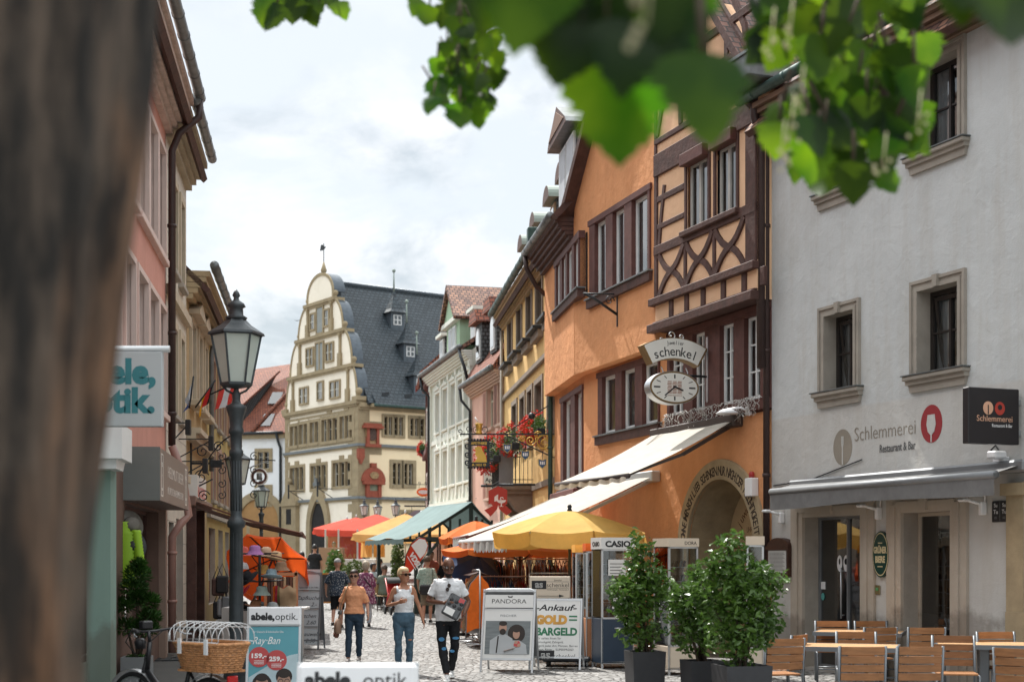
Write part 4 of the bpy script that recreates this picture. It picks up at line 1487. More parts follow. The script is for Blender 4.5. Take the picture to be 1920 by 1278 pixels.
for a, c, z0, z1 in ws:
 w = window(f, a, c, z0, z1, y=.1, rows=(.7,), sill=(GTR, .1, .1, .1), surround=(GTR, .12, .05), curtain=CURTAIN, fm=WINWHITE)
 b = f.mb()
 m_ = (a + c) / 2
 b.prism([(a - .1, z1 + .13), (c + .1, z1 + .13), (c + .05, z1 + .22), (m_ + .2, z1 + .25), (m_, z1 + .38), (m_ - .2, z1 + .25), (a - .05, z1 + .22)], -.1, 0, GTR)
 b.build('hood', w)
 b = f.mb()
 b.box(a, c, -.04, .0, z0 - .75, z0 - .14, GTR)
 b.prism(oval(m_, z0 - .44, .13, .2, 16), -.07, -.04, GRN)
 b.build('apron_panel', w)
for a, c in ((.6, 2.4), (3.2, 5.0), (5.8, 7.6)):
 window(f, a, c, .4, 2.8, y=.15, cols=(.33, .66), rows=(.75,), fm=TIMBER, pane=DARKPANE, name='shop_window')
for i in range(6):
 u = [0.15, (cols_[0] + cols_[1]) / 2, (cols_[1] + cols_[2]) / 2, (cols_[2] + cols_[3]) / 2, (cols_[3] + cols_[4]) / 2, L - .15][i]
 b = f.mb()
 b.box(u - .14, u + .14, -.08, .01, 4.1, 9.2, GTR)
 b.box(u - .18, u + .18, -.11, .01, 9.0, 9.2, GTR)
 b.box(u - .18, u + .18, -.11, .01, 4.1, 4.3, GTR)
 b.build('pilaster', f.root)
b = f.mb()
b.box(0, L, -.2, .01, 3.8, 3.98, GTR)
b.box(0, L, -.14, .01, 3.98, 4.12, GTR)
b.box(0, L, -.06, .01, 6.62, 6.8, GTR)
b.build('string_course', f.root)
cornice(f, 0, L, 9.2, 9.6, .4, GTR, 5)
gutter(f, -.15, L + .1, 9.7, .5, .09, ZINC)
pipe(f, [(.0, -.48, 9.6), (.05, -.4, 9.1), (.1, -.12, 8.8), (.1, -.12, 4)], .06, DARKIRON)
pipe(f, [(L - .1, -.48, 9.65), (L + .3, -.5, 9.3), (L + .5, -.4, 8.9), (L + .3, -.2, 8.3)], .06, DARKIRON, name='gutter_elbow')
b = f.mb()
b.slab([(-.1, -.46, 9.72), (L, -.46, 9.72), (L, 3.2, 12.2), (-.1, 3.2, 12.2)], .14, TILE_OLD)
b.poly([(L, 0, 9.6), (L, 3.2, 12.1), (L, 7, 9.6)], GTR)
b.poly([(0, 0, 9.6), (0, 3.2, 12.1), (0, 7, 9.6)], GTR)
b.build('roof', f.root)
u0, u1 = f.u(838), f.u(862)
md = (u0 + u1) / 2
MINT = stucco('mint_dormer', (.36, .50, .36), .06, bmp=.2)
b = f.mb()
b.box(u0, u1, .0, 3.4, 9.7, 11.25, MINT)
d_ = b.build('gabled_dormer', f.root)
b = f.mb()
b.prism([(u0 - .2, 11.25), (u1 + .2, 11.25), (md, 12.55)], -.12, 3.4, MINT)
b.slab([(u0 - .35, -.3, 11.2), (u0 - .35, 3.6, 11.2), (md, 3.6, 12.7), (md, -.3, 12.7)], .14, TILE_OLD)
b.slab([(u1 + .35, -.3, 11.2), (u1 + .35, 3.6, 11.2), (md, 3.6, 12.7), (md, -.3, 12.7)], .14, TILE_OLD)
b.box(u0 - .25, u1 + .25, -.22, .0, 11.1, 11.27, GTR)
b.build('dormer_roof', d_)
b = f.mb()
for k in range(2):
 a = md - .75 + k * .8
 b.box(a, a + .7, -.06, -.002, 9.95, 11.0, WINWHITE)
 b.box(a + .08, a + .62, -.07, -.06, 10.03, 10.92, GREYCURT)
b.box(md - .9, md + .9, -.1, -.002, 9.82, 9.94, GTR)
b.build('dormer_window', d_)
for u in (1.2, L - 1.0):
 b = f.mb()
 b.box(u - .5, u + .5, .3, 2.8, 10.0, 11.2, SLATE_S)
 d_ = b.build('dormer', f.root)
 b = f.mb()
 b.box(u - .65, u + .65, .1, 2.9, 11.2, 11.33, GTR)
 b.build('dormer_roof', d_)
 b = f.mb()
 b.box(u - .4, u + .4, .23, .298, 10.1, 11.1, WINWHITE)
 b.box(u - .3, u + .3, .22, .229, 10.2, 11.0, GREYCURT)
 b.build('dormer_window', d_)
FG = f
Q = V((-4.05, 67.5, 0))
f = Fac(Q, P7 + V((-.02, .2, 0)))
f.start('red_timbered_house', 'sliver of a dark red timbered house with steep red tiled roof', 'house', 'houses along the street')
RT = stucco('oxblood_render', (.13, .045, .04), .1, bmp=.2)
L = f.L
wall(f, 'wall', 0, L, 0, 10.0, [(1.0, 2.2, 7.0, 8.6), (3.2, 4.4, 7.0, 8.6), (1.0, 2.2, 4.0, 5.6), (3.2, 4.4, 4.0, 5.6)], RT)
for a, c in ((1.0, 2.2), (3.2, 4.4)):
 for z0 in (7.0, 4.0):
  window(f, a, c, z0, z0 + 1.6, rows=(.7,), sill=(REDWOOD, .12, .1, .1), surround=(GTR, .15, .05), curtain=CURTAIN)
b = f.mb()
for z0 in (3.4, 6.4, 9.6):
 b.cham(-.05, L, -.22, .01, z0, z0 + .3, .04, TIMBERRED)
for x in (.1, 2.7, L - .2):
 b.cham(x - .1, x + .1, -.06, .01, 3.7, 9.6, .02, TIMBERRED)
b.build('timber_frame', f.root)
b = f.mb()
b.slab([(-.3, -.5, 9.9), (L, -.5, 9.9), (L, 3.2, 13.3), (-.3, 3.2, 13.3)], .15, TILE_RED)
b.slab([(-.3, 3.2, 13.3), (L, 3.2, 13.3), (L, 8, 9.9), (-.3, 9, 9.9)], .15, TILE_RED)
b.poly([(-.02, 0, 10), (-.02, 3.2, 13.2), (-.02, 8, 10)], RT)
b.slab([(-.32, -.52, 9.7), (-.32, 3.2, 13.2), (-.32, 3.2, 13.45), (-.32, -.52, 10.0)], .1, REDWOOD)
b.build('roof', f.root)
flowers('flower_box', 'small red geranium box on the dark red house', f, 1.0, 2.2, -.25, 6.6, .3, 23, .2)
FRT = f
#  town hall at the end of the street
C = V((-9.29, 86.0, 0))
GL = V((-15.0, 94.16, 0))
SD = V((1, .70, 0)).normalized()
GZ = gz(90)
f = Fac(GL, C)
f.start('town_hall', 'cream renaissance town hall with scrolled gable and blue slate roof', 'town hall')
CREAM = stucco('cream_render', (.88, .82, .70), .03, (.85, .8, .72), .12, .2)
CREAM2 = stucco('warm_cream_render', (.89, .75, .51), .03, (.85, .8, .72), .12, .2)
STONE = mat('town_hall_stone', (.31, .25, .155), .9, .16, 2.5, .2, 20)
L = f.L
fs = Fac(C, C + SD * 24, f)
zc = 11.25
r2 = [(f.u(a), f.u(c), f.z((a + c) / 2, yb), f.z((a + c) / 2, yt)) for a, c, yt, yb in ((545, 559, 799, 835), (562, 577, 795, 832), (582, 598, 791, 829), (604, 633, 785, 826), (638, 663, 779, 821))]
r1 = [(f.u(a), f.u(c), f.z((a + c) / 2, yb), f.z((a + c) / 2, yt)) for a, c, yt, yb in ((545, 570, 876, 918), (584, 612, 872, 915), (625, 658, 866, 911))]
acx = f.u(599)
holes = r1 + r2 + [(acx - 1.05, acx + 1.05, 0, GZ + 2.6)]
wall(f, 'wall', 0, L, 0, zc, holes, CREAM, depth=.22, reveal=STONE, sides=0)
s2 = [(fs.u(a), fs.u(c), fs.z((a + c) / 2, yb), fs.z((a + c) / 2, yt)) for a, c, yt, yb in ((720, 735, 781, 815), (739, 755, 782, 816), (769, 784, 784, 817), (788, 804, 785, 818), (812, 826, 786, 819))]
s1 = [(fs.u(a), fs.u(c), fs.z((a + c) / 2, yb), fs.z((a + c) / 2, yt)) for a, c, yt, yb in ((736, 752, 868, 908), (756, 774, 869, 908))]
s0 = [(fs.u(752), fs.u(776), GZ + 1.2, GZ + 3.0)]
wall(fs, 'side_wall', 0, fs.L, 0, zc, s2 + s1 + s0, CREAM2, depth=.22, reveal=STONE, sides=0)
def stone_win(fc, a, c, z0, z1, n, rows, box=None, st=.18):
 w = window(fc, a, c, z0, z1, y=.16, cols=tuple((i + 1) / n for i in range(n - 1)), rows=rows, fm=mat('pale_sash', (.5, .5, .45), .6) if 'pale_sash' not in bpy.data.materials else bpy.data.materials['pale_sash'], fw=.05, mw=.03, pane=DARKPANE)
 b = fc.mb()
 b.box(a - st, a, -.06, .02, z0 - st, z1 + st, STONE)
 b.box(c, c + st, -.06, .02, z0 - st, z1 + st, STONE)
 b.box(a, c, -.059, .02, z1, z1 + st, STONE)
 b.box(a, c, -.09, .02, z0 - st, z0, STONE)
 for i in range(n - 1):
  x = a + (c - a) * (i + 1) / n
  b.box(x - .055, x + .055, -.03, .15, z0, z1, STONE)
 b.build('stone_frame', w)
for k, (a, c, z0, z1) in enumerate(r2):
 stone_win(f, a, c, z0, z1, 3 if k > 2 else 2, (.55,), st=.2)
for a, c, z0, z1 in r1:
 stone_win(f, a, c, z0, z1, 3, (.55,))
for a, c, z0, z1 in s2:
 stone_win(fs, a, c, z0, z1, 2, (.35, .65), st=.16)
for a, c, z0, z1 in s1:
 stone_win(fs, a, c, z0, z1, 2, (.35, .65), st=.22)
stone_win(fs, *s0[0], 2, (.5,))
b = f.mb()
x0, x1 = r2[0][0] - .3, r2[4][1] + .25
zb, zt = r2[2][2] - .22, r2[2][3] + .28
b.box(x0 - .2, x1, -.035, .01, zb - .12, zb, STONE)
b.box(x0 - .2, x1, -.035, .01, zt, zt + .14, STONE)
for i in range(4):
 b.box(r2[i][1] + .2, r2[i + 1][0] - .2, -.035, .01, zb, zt, STONE)
for k in (3, 4):
 m_ = (r2[k][0] + r2[k][1]) / 2
 b.box(m_ - .3, m_ + .3, -.07, .01, zt + .1, zt + .42, STONE)
for a, c, z0, z1 in r1:
 m_ = (a + c) / 2
 b.box(m_ - .28, m_ + .28, -.07, .01, z1 + .15, z1 + .42, STONE)
b.build('window_band', f.root)
b = f.mb()
rn = random.Random(3)
zz = GZ
k = 0
while zz < zc - .2:
 h_ = .5
 wdt = (1.25, .75)[k % 2]
 b.box(L - wdt, L, -.04, .01, zz + .004, zz + h_ - .004, STONE)
 zz += h_
 k += 1
b.build('quoins', f.root)
b = f.mb()
zz, k = GZ, 0
while zz < zc - .2:
 b.box(0, (.69, .41)[k % 2], -.04, .01, zz + .004, zz + .496, STONE)
 zz += .5
 k += 1
b.build('quoins', f.root)
b = fs.mb()
zz, k = GZ, 0
while zz < zc - .2:
 wdt = (.75, 1.6, .75)[k % 3]
 b.box(-.04, wdt, -.04, .01, zz + .004, zz + .496, STONE)
 zz += .5
 k += 1
b.build('side_quoins', f.root)
LEAD = mat('lead_string', (.16, .18, .19), .6, .15)
b = f.mb()
zs2, zs1 = f.z(672, 833), f.z(672, 932)
for zz, mt in ((zs2, LEAD), (zs1, LEAD)):
 b.box(-.1, L + .14, -.16, .01, zz - .08, zz + .08, mt)
 b.box(-.06, L + .09, -.09, .01, zz - .2, zz - .081, STONE)
b.build('string_course', f.root)
b = fs.mb()
for zz, mt in ((zs2, LEAD), (zs1, LEAD)):
 b.box(.0, fs.L, -.16, .01, zz - .08, zz + .08, mt)
 b.box(.0, fs.L, -.09, .01, zz - .2, zz - .081, STONE)
b.box(0, fs.L, -.25, .01, zc - .3, zc - .05, STONE)
b.box(0, fs.L, -.14, .01, zc - .45, zc - .301, STONE)
b.build('side_string_course', f.root)
b = f.mb()
pts_o, pts_i = [], []
for i in range(17):
 t = i / 16
 for R_, arr in ((1.55, pts_o), (1.05, pts_i)):
  if t <= .5:
   a = PI - t * 2 * (PI / 3)
   arr.append((acx + R_ + R_ * 2 * math.cos(a), GZ + 2.1 + R_ * 2 * math.sin(a)))
  else:
   a = PI / 3 - (t - .5) * 2 * (PI / 3)
   arr.append((acx - R_ + R_ * 2 * math.cos(a), GZ + 2.1 + R_ * 2 * math.sin(a)))
for i in range(16):
 b.prism([pts_i[i], pts_o[i], pts_o[i + 1], pts_i[i + 1]], -.18, .05, STONE)
b.box(acx - 1.55, acx - 1.05, -.18, .05, 0, GZ + 2.1, STONE)
b.box(acx + 1.05, acx + 1.55, -.18, .05, 0, GZ + 2.1, STONE)
dr = b.build('door_surround', f.root)
b = f.mb()
b.prism([(acx - 1.05, 0), (acx + 1.05, 0)] + pts_i[::-1], -.03, -.01, DARKROOM)
b.build('door_leaf', dr)
b = f.mb()
b.box(acx - .35, acx + .35, -.3, -.18, GZ + 4.75, GZ + 5.0, ZINC)
b.box(acx - .15, acx + .15, -.3, -.18, GZ + 5.0, GZ + 5.25, ZINC)
b.build('door_crest', dr)
b = f.mb()
x = f.u(549)
b.box(x - 1.0, x + 1.0, -.3, .01, 0, GZ + 3.6, STONE)
b.box(x - 1.2, x + 1.2, -.4, .01, GZ + 3.6, GZ + 3.8, STONE)
b.prism([(x - 1.1, GZ + 3.8), (x + 1.1, GZ + 3.8), (x, GZ + 5.1)], -.35, .01, STONE)
b.ball((x, -.2, GZ + 5.2), .18, STONE)
b.box(x - .35, x + .35, -.32, -.3, GZ + 2.4, GZ + 3.4, DARKROOM)
b.build('stone_portal', f.root)
cu = L / 2
tiers = []
lv = [zc, 13.55, 15.85, 17.95]
hwid = [L / 2, 4.35, 3.2, 1.95]
pil = [3.75, 2.75, 1.62]
GT = .55
def side_curve(w0, w1, z0, z1, n=10):
 """bulging quarter from (w0, z0) in to (w1, z1)"""
 return [(w1 + (w0 - w1) * math.cos(PI / 2 * i / n), z0 + (z1 - z0) * math.sin(PI / 2 * i / n)) for i in range(n + 1)]
prof = []
for i in range(3):
 prof += side_curve(hwid[i] - .15, hwid[i + 1] - .25, lv[i], lv[i + 1])
topc = [(1.75 * math.cos(PI / 2 * i / 12), lv[3] + .45 + 1.35 * math.sin(PI / 2 * i / 12)) for i in range(13)]
prof += [(1.75, lv[3])] + topc
pol = [(cu + a, z) for a, z in prof] + [(cu - a, z) for a, z in prof[::-1]]
b = f.mb()
b.prism(pol, 0, GT, CREAM, side=SLATE)
gab = b.build('gable', f.root)
b = f.mb()
for sg in (1, -1):
 for i in range(3):
  c_ = [(cu + sg * a, z) for a, z in side_curve(hwid[i] - .15, hwid[i + 1] - .25, lv[i], lv[i + 1])]
  ribbon(b, c_, .15, -.05, .02, STONE)
 ribbon(b, [(cu + sg * 1.75, lv[3])] + [(cu + sg * a, z) for a, z in topc], .2, -.05, .02, STONE)
 for i in range(3):
  x = cu + sg * pil[i]
  b.box(x - .1, x + .1, -.12, .01, lv[i] + .15, lv[i + 1], STONE)
  b.box(x - .2, x + .2, -.17, .01, lv[i] + .1, lv[i] + .9, STONE)
  b.prism([(x - .2, lv[i + 1] - .1), (x + .2, lv[i + 1] - .1), (x, lv[i + 1] - .5)], -.16, .01, STONE)
for i in range(4):
 b.box(cu - hwid[i] - .1, cu + hwid[i] + .1, -.2, GT + .1, lv[i] - .1, lv[i] + .1, STONE)
 b.box(cu - hwid[i], cu + hwid[i], -.13, .01, lv[i] - .22, lv[i] - .101, STONE)
b.build('stone_trim', gab)
b = f.mb()
LEADC = mat('lead_coping', (.085, .105, .125), .45, .2, 4, metal=.3)
for sg in (1, -1):
 for i in range(3):
  b = f.mb()
  c_ = [(cu + sg * (a + .03), z + .01) for a, z in side_curve(hwid[i] - .15, hwid[i + 1] - .25, lv[i] + .1, lv[i + 1] - .1)]
  ribbon(b, c_, .06, .05, GT + .2, LEADC)
  b.build('coping', gab)
b = f.mb()
for sg in (1, -1):
 ribbon(b, [(cu + sg * (a + .05), z + .03) for a, z in topc], .08, -.02, GT + .25, LEADC)
b.build('coping', gab)
for i in range(1, 4):
 for sg in (1, -1):
  b = f.mb()
  x = cu + sg * (hwid[i] - .1)
  b.lathe([(.14, .1), (.09, .16), (.08, .2), (.15, .28), (.18, .38), (.14, .5), (.04, .55)], STONE, 12, (x, .1, lv[i]))
  b.build('ball_finial', gab)
for x in (.15, L - .15):
 b = f.mb()
 b.box(x - .35, x + .35, -.2, .5, zc + .1, zc + .35, STONE)
 b.lathe([(.16, .3), (.1, .4), (.09, .46), (.2, .56), (.23, .7), (.17, .84), (.04, .9)], STONE, 12, (x, .12, zc))
 b.build('ball_finial', gab)
b = f.mb()
ztop = lv[3] + 1.82
b.lathe([(.08, 0), (.08, .08), (.17, .16), (.2, .28), (.15, .42), (.04, .8)], STONE, 12, (cu, .25, ztop))
b.tube([(cu, .25, ztop + .8), (cu, .25, ztop + 2.0)], .03, DARKIRON, 6)
b.prism([(cu - .5, ztop + 1.6), (cu - .05, ztop + 1.55), (cu - .05, ztop + 1.9), (cu - .35, ztop + 1.95)], .23, .27, DARKIRON)
b.prism([(cu + .05, ztop + 1.6), (cu + .3, ztop + 1.7), (cu + .05, ztop + 1.8)], .23, .27, DARKIRON)
b.build('weather_vane', gab)
gw = []
for i, rows_ in enumerate((((-2.2, .55, .55, 1.5), (0.1, .35, .6, 1.65), (2.05, .6, .55, 1.5)), ((-1.35, .45, .6, 1.65), (.0, .48, .15, 1.85), (1.35, .45, .6, 1.65)), ((-.95, .28, .55, 1.5), (0.05, .4, .2, 1.8), (.95, .28, .55, 1.5)))):
 for du, hw_, za_, zb_ in rows_:
  b = f.mb()
  x = cu + du
  z0, z1 = lv[i] + za_, lv[i] + zb_
  b.box(x - hw_, x + hw_, .02 - .06, .02, z0, z1, DARKPANE)
  s_ = .11
  b.box(x - hw_ - s_, x - hw_, -.1, .01, z0 - s_, z1 + s_, STONE)
  b.box(x + hw_, x + hw_ + s_, -.1, .01, z0 - s_, z1 + s_, STONE)
  b.box(x - hw_, x + hw_, -.099, .01, z1, z1 + s_, STONE)
  b.box(x - hw_, x + hw_, -.13, .01, z0 - s_, z0, STONE)
  if hw_ > .4:
   b.box(x - .06, x + .06, -.09, .01, z0, z1, STONE)
  if du in (0.0, .05, .1) and i:
   b.box(x - hw_ + .02, x + hw_ - .02, -.06, -.041, z0 + .02, z1 - .02, mat('grey_shutter', (.26, .28, .27), .7) if 'grey_shutter' not in bpy.data.materials else bpy.data.materials['grey_shutter'])
  else:
   for t in (-.5, .5):
    b.box(x + hw_ * t - .025, x + hw_ * t + .025, -.06, -.041, z0, z1, bpy.data.materials['pale_sash'])
   b.box(x - hw_, x + hw_, -.062, -.041, (z0 + z1) / 2 - .03, (z0 + z1) / 2 + .03, bpy.data.materials['pale_sash'])
  b.build('gable_window', gab)
b = f.mb()
zr = 19.35
yl = 30
b.slab([(L + .5, GT - .1, zc - .05), (L + .5, yl, zc - .05), (cu, yl, zr), (cu, GT - .1, zr)], .2, SLATE)
b.slab([(-.5, GT - .1, zc - .05), (-.5, yl, zc - .05), (cu, yl, zr), (cu, GT - .1, zr)], .2, SLATE)
b.tube([(cu, GT, zr + .03), (cu, yl, zr + .03)], .12, LEADC, 8)
b.slab([(L + .7, GT + .3, zc - .12), (L + .7, yl, zc - .12), (L + .2, yl, zc + .5), (L + .2, GT + .3, zc + .5)], .06, SLATE)
rf = b.build('roof', f.root)
b = f.mb()
b.box(L - .2, L + .62, GT + .1, GT + .3, zc - .3, zc - .1, STONE)
b.tube([(L + .62, GT + .2, zc - .18), (L + .62, yl, zc - .18)], .1, GREENGUT, 8)
for i in range(12):
 y = 1.5 + i * 1.6
 b.bar((L + .25, y, zc + .5), (L + .25, y + .5, zc + .62), .04, .2, DARKIRON)
b.build('gutter', f.root)
rx = Vector((L + .5, 0, zc)), Vector((cu, 0, zr))
for px, py, sc_ in ((740, 605, 1.0), (764, 664, 1.0), (783, 724, 1.0)):
 best = None
 for i in range(2000):
  t = i / 2000
  uu = L + .5 + (cu - L - .5) * t
  zz = zc + (zr - zc) * t
  for_y = None
  k = (px - CX) / F
  base = f.M @ V((uu, 0, 0))
  dy = f.M.to_3x3() @ V((0, 1, 0))
  s_ = (k * base.y - base.x) / (dy.x - k * dy.y)
  w_ = base + dy * s_
  pyy = YH - (zz - H) / w_.y * F
  if best is None or abs(pyy - py) < best[0]:
   best = (abs(pyy - py), uu, s_, zz)
 _, uu, yy, zz = best
 b = f.mb()
 b.box(uu - 1.5, uu + .35, yy - .48, yy + .48, zz - .6, zz + .62, LEADC)
 d_ = b.build('roof_dormer', f.root)
 b = f.mb()
 b.lathe([(.95, .6), (.62, .85), (.38, 1.25), (.12, 1.75), (.06, 2.1)], SLATE, 4, (uu - .1, yy, zz), a0=PI / 4, smooth=False)
 b.tube([(uu - .1, yy, zz + 2.0), (uu - .1, yy, zz + 3.3)], [.07, .04], VERD, 6)
 b.ball((uu - .1, yy, zz + 3.35), .12, VERD, 8)
 b.build('spire', d_)
 b = f.mb()
 b.box(uu + .352, uu + .38, yy - .3, yy + .3, zz - .2, zz + .45, WINWHITE)
 for q in (-1, 1):
  for w_ in (0, 1):
   b.box(uu + .381, uu + .386, yy + q * .14 - .1, yy + q * .14 + .1, zz - .14 + w_ * .3, zz + .1 + w_ * .3, DARKPANE)
 b.build('dormer_window', d_)
RST = mat('red_sandstone', (.28, .075, .045), .85, .2, 8)
GILT = mat('carved_relief', (.30, .20, .10), .7, .5, 9)
b = fs.mb()
u0, u1 = fs.u(685), fs.u(708)
z0, z1 = fs.z(696, 832), fs.z(696, 803)
b.box(u0, u0 + .18, -.25, .01, z0, z1, RST)
b.box(u1 - .18, u1, -.25, .01, z0, z1, RST)
b.box(u0 - .25, u1 + .25, -.35, .01, z1, z1 + .16, RST)
b.box(u0 - .15, u1 + .15, -.3, .01, z1 + .161, z1 + .3, RST)
b.box(u0 - .1, u1 + .1, -.3, .01, z0 - .2, z0, RST)
b.box(u0 + .18, u1 - .18, -.1, .01, z0, z1, mat('relief_ground', (.5, .36, .2), .9, .2, 9))
m_ = (u0 + u1) / 2
b.prism(oval(m_, z0 + .55, .28, .36, 14), -.2, -.1, mat('relief_dark', (.08, .05, .04), .8, .6, 14))
b.prism(oval(m_, z0 + 1.05, .24, .2, 12), -.22, -.1, b.mats[-1])
for sg in (-1, 1):
 b.prism(oval(m_ + sg * .36, z0 + .7, .13, .4, 10), -.18, -.1, GILT)
b.build('coat_of_arms', f.root)
b = fs.mb()
u0, u1 = fs.u(684), fs.u(712)
z0, z1 = fs.z(698, 932), fs.z(698, 908)
b.box(u0, u0 + .22, -.25, .01, z0, z1, RST)
b.box(u1 - .22, u1, -.25, .01, z0, z1, RST)
b.box(u0 - .2, u1 + .2, -.35, .01, z1, z1 + .2, RST)
m_ = (u0 + u1) / 2
b.box(u0 + .22, u1 - .22, -.12, .01, z0 + .4, z1, mat('slate_panel', (.22, .25, .18), .7, .2))
b.box(u0 + .22, u1 - .22, -.2, .01, z0, z0 + .4, RST)
b.prism([(m_ + .8 * math.cos(PI * i / 12), z1 + .2 + .85 * math.sin(PI * i / 12)) for i in range(13)], -.25, .01, RST)
b.box(m_ - .18, m_ + .18, -.25, .01, z1 + 1.0, z1 + 1.3, RST)
b.prism(oval(m_, z1 + .55, .3, .22, 14), -.3, -.25, GILT)
b.build('memorial_plaque', f.root)
b = fs.mb()
b.box(-.12, .28, -.3, .01, fs.z(676, 858), zs2 - .25, RST)
b.prism([(-.1, fs.z(676, 858)), (.26, fs.z(676, 858)), (.08, fs.z(676, 870))], -.3, .01, RST)
b.build('corner_corbel', f.root)
b = f.mb()
b.poly([(0, 0, 0), (0, yl, 0), (0, yl, zc), (0, 0, zc)], CREAM)
b.build('back_wall', f.root)
FT, FTS = f, fs
for px, lab in ((570, 'small iron sign arm left of the pointed doorway'), (625, 'small iron sign arm right of the pointed doorway')):
 o = thing('iron_sign_arm', lab, 'bracket', f.world(f.u(px), 0, GZ + 4.0), f.th, 'sign arms at the town hall door')
 b = MB()
 b.bar((0, 0, .5), (0, -1.1, .5), .05, .05, DARKIRON)
 b.bar((0, 0, -.1), (0, -1.0, .48), .04, .04, DARKIRON)
 b.bar((0, -1.1, 0), (0, -1.1, .9), .08, .08, DARKIRON)
 b.build('arm', o)
#  white house with red roof, left of the town hall
f = Fac((-21.5, 96.5), (-15.1, 94.7))
f.start('white_red_roofed_house', 'white rendered house with steep red tiled roof beside the town hall', 'house')
WH = stucco('cool_white_render', (.80, .83, .85), .03, (.85, .85, .85), .15, .2)
L = f.L
ze = f.z(500, 812)
ws = [(f.u(484), f.u(505), f.z(495, 878), f.z(495, 847)), (f.u(484), f.u(505), f.z(495, 943), f.z(495, 915)), (f.u(440) - .6, f.u(440) + .9, f.z(450, 1010), f.z(450, 980))]
acx = f.u(487)
wall(f, 'wall', 0, L, 0, ze, ws, WH, depth=.2, reveal=STONE)
for a, c, z0, z1 in ws:
 stone_win(f, a, c, z0, z1, 2, (.35, .7), st=.24)
b = f.mb()
b.ring_arc(acx, gz(95) + 2.6, 1.4, 1.9, 0, PI, -.15, .02, STONE, 18)
b.box(acx - 1.9, acx - 1.4, -.15, .02, 0, gz(95) + 2.6, STONE)
b.box(acx + 1.4, acx + 1.9, -.15, .02, 0, gz(95) + 2.6, STONE)
d_ = b.build('door_surround', f.root)
b = f.mb()
b.prism([(acx - 1.4, 0), (acx + 1.4, 0), (acx + 1.4, gz(95) + 2.6)] + [(acx + 1.4 * math.cos(PI * i / 12), gz(95) + 2.6 + 1.4 * math.sin(PI * i / 12)) for i in range(1, 12)] + [(acx - 1.4, gz(95) + 2.6)], -.05, -.01, mat('ochre_door', (.35, .2, .08), .8))
b.build('door_leaf', d_)
b = f.mb()
b.box(0, L, -.25, .01, ze - .35, ze - .05, STONE)
b.build('eaves_band', f.root)
gutter(f, -.1, L, ze, .4, .1, DARKIRON)
pipe(f, [(f.u(522), -.4, ze), (f.u(524), -.2, ze - .6), (f.u(527), -.1, ze - 1.0), (f.u(527), -.1, 0)], .09, DARKIRON)
b = f.mb()
zr = 15.6
hx = f.u(478)
b.slab([(hx, -.4, ze), (L + .4, -.4, ze), (L + .4, 4.6, zr), (hx + 2.6, 4.6, zr)], .15, TILE_RED)
b.slab([(hx, -.4, ze), (hx + 2.6, 4.6, zr), (hx - 6.0, 9, zr), (hx - 7, -.2, ze)], .15, TILE_RED)
b.slab([(hx + 2.6, 4.6, zr), (L + .4, 4.6, zr), (L + .4, 9.6, ze), (hx, 9.6, ze)], .15, TILE_RED)
b.tube([(hx, -.4, ze + .1), (hx + 2.6, 4.6, zr + .1)], .13, TILE_RED, 8)
b.tube([(hx + 2.6, 4.6, zr + .1), (L + .4, 4.6, zr + .1)], .13, TILE_RED, 8)
b.build('roof', f.root)
for k, (px, py) in enumerate(((508, 790), (527, 755))):
 u = f.u(px, -1.0 - k * 1.8)
 t = .18 + .30 * k
 b = f.mb()
 y = -.4 + 5.0 * t
 z = ze + (zr - ze) * t + .08
 sl = (zr - ze) / 5.0
 b.slab([(u - .4, y - .5, z - .5 * sl), (u + .4, y - .5, z - .5 * sl), (u + .4, y + .3, z + .3 * sl), (u - .4, y + .3, z + .3 * sl)], .1, DARKPANE)
 b.build('skylight', f.root)
b = f.mb()
ux = f.u(452, -1.5)
b.slab([(ux - 3.0, .4, ze + 2.0), (ux + .6, .4, ze + 2.0), (ux + 2.0, 3.4, zr - .8), (ux - 3.0, 3.4, zr - .8)], .15, TILE_RED)
b.poly([(ux - 3, .6, ze + .6), (ux + .5, .6, ze + .6), (ux + .5, .6, ze + 1.95), (ux - 3, .6, ze + 1.95)], SLATE_S)
b.poly([(ux + .5, .6, ze + .6), (ux + .5, .6, ze + 1.95), (ux + 1.9, 3.4, zr - .9), (ux + 1.2, 3.0, ze + 3.0)], SLATE_S)
d_ = b.build('shed_dormer', f.root)
b = f.mb()
for x in (ux - .55, ux - 2.3):
 b.box(x, x + .75, .52, .6, ze + .7, ze + 1.8, WINWHITE)
 b.box(x + .1, x + .65, .51, .52, ze + .8, ze + 1.7, GREYCURT)
b.build('dormer_window', d_)
FW = f
f = Fac((-25.0, 103.5), (-18.2, 101.6))
f.start('back_house', 'grey gabled red tiled house rising behind the white house', 'house')
L = f.L
ux = f.u(497)
zt_ = f.z(497, 697)
b = f.mb()
GRYW = stucco('grey_gable_render', (.33, .3, .28), .06)
b.box(-2, ux + 1.2, 0, 8, 0, 11, GRYW)
b.build('wall', f.root)
b = f.mb()
b.slab([(ux, 0, zt_), (ux, 8, zt_), (ux - 6, 8, zt_ - 6), (ux - 6, 0, zt_ - 6)], .2, TILE_RED)
b.slab([(ux, 0, zt_), (ux, 8, zt_), (ux + 1.3, 8, zt_ - 1.6), (ux + 1.3, 0, zt_ - 1.6)], .2, TILE_RED)
b.prism([(ux - 6, zt_ - 6.2), (ux, zt_ - .15), (ux + 1.2, zt_ - 1.6), (ux + 1.2, zt_ - 6.2)], .0, 7.5, GRYW)
b.build('roof', f.root)
b = f.mb()
b.box(ux + .3, ux + 1.2, 3, 4, zt_ - 1.5, zt_ + .1, GRYW)
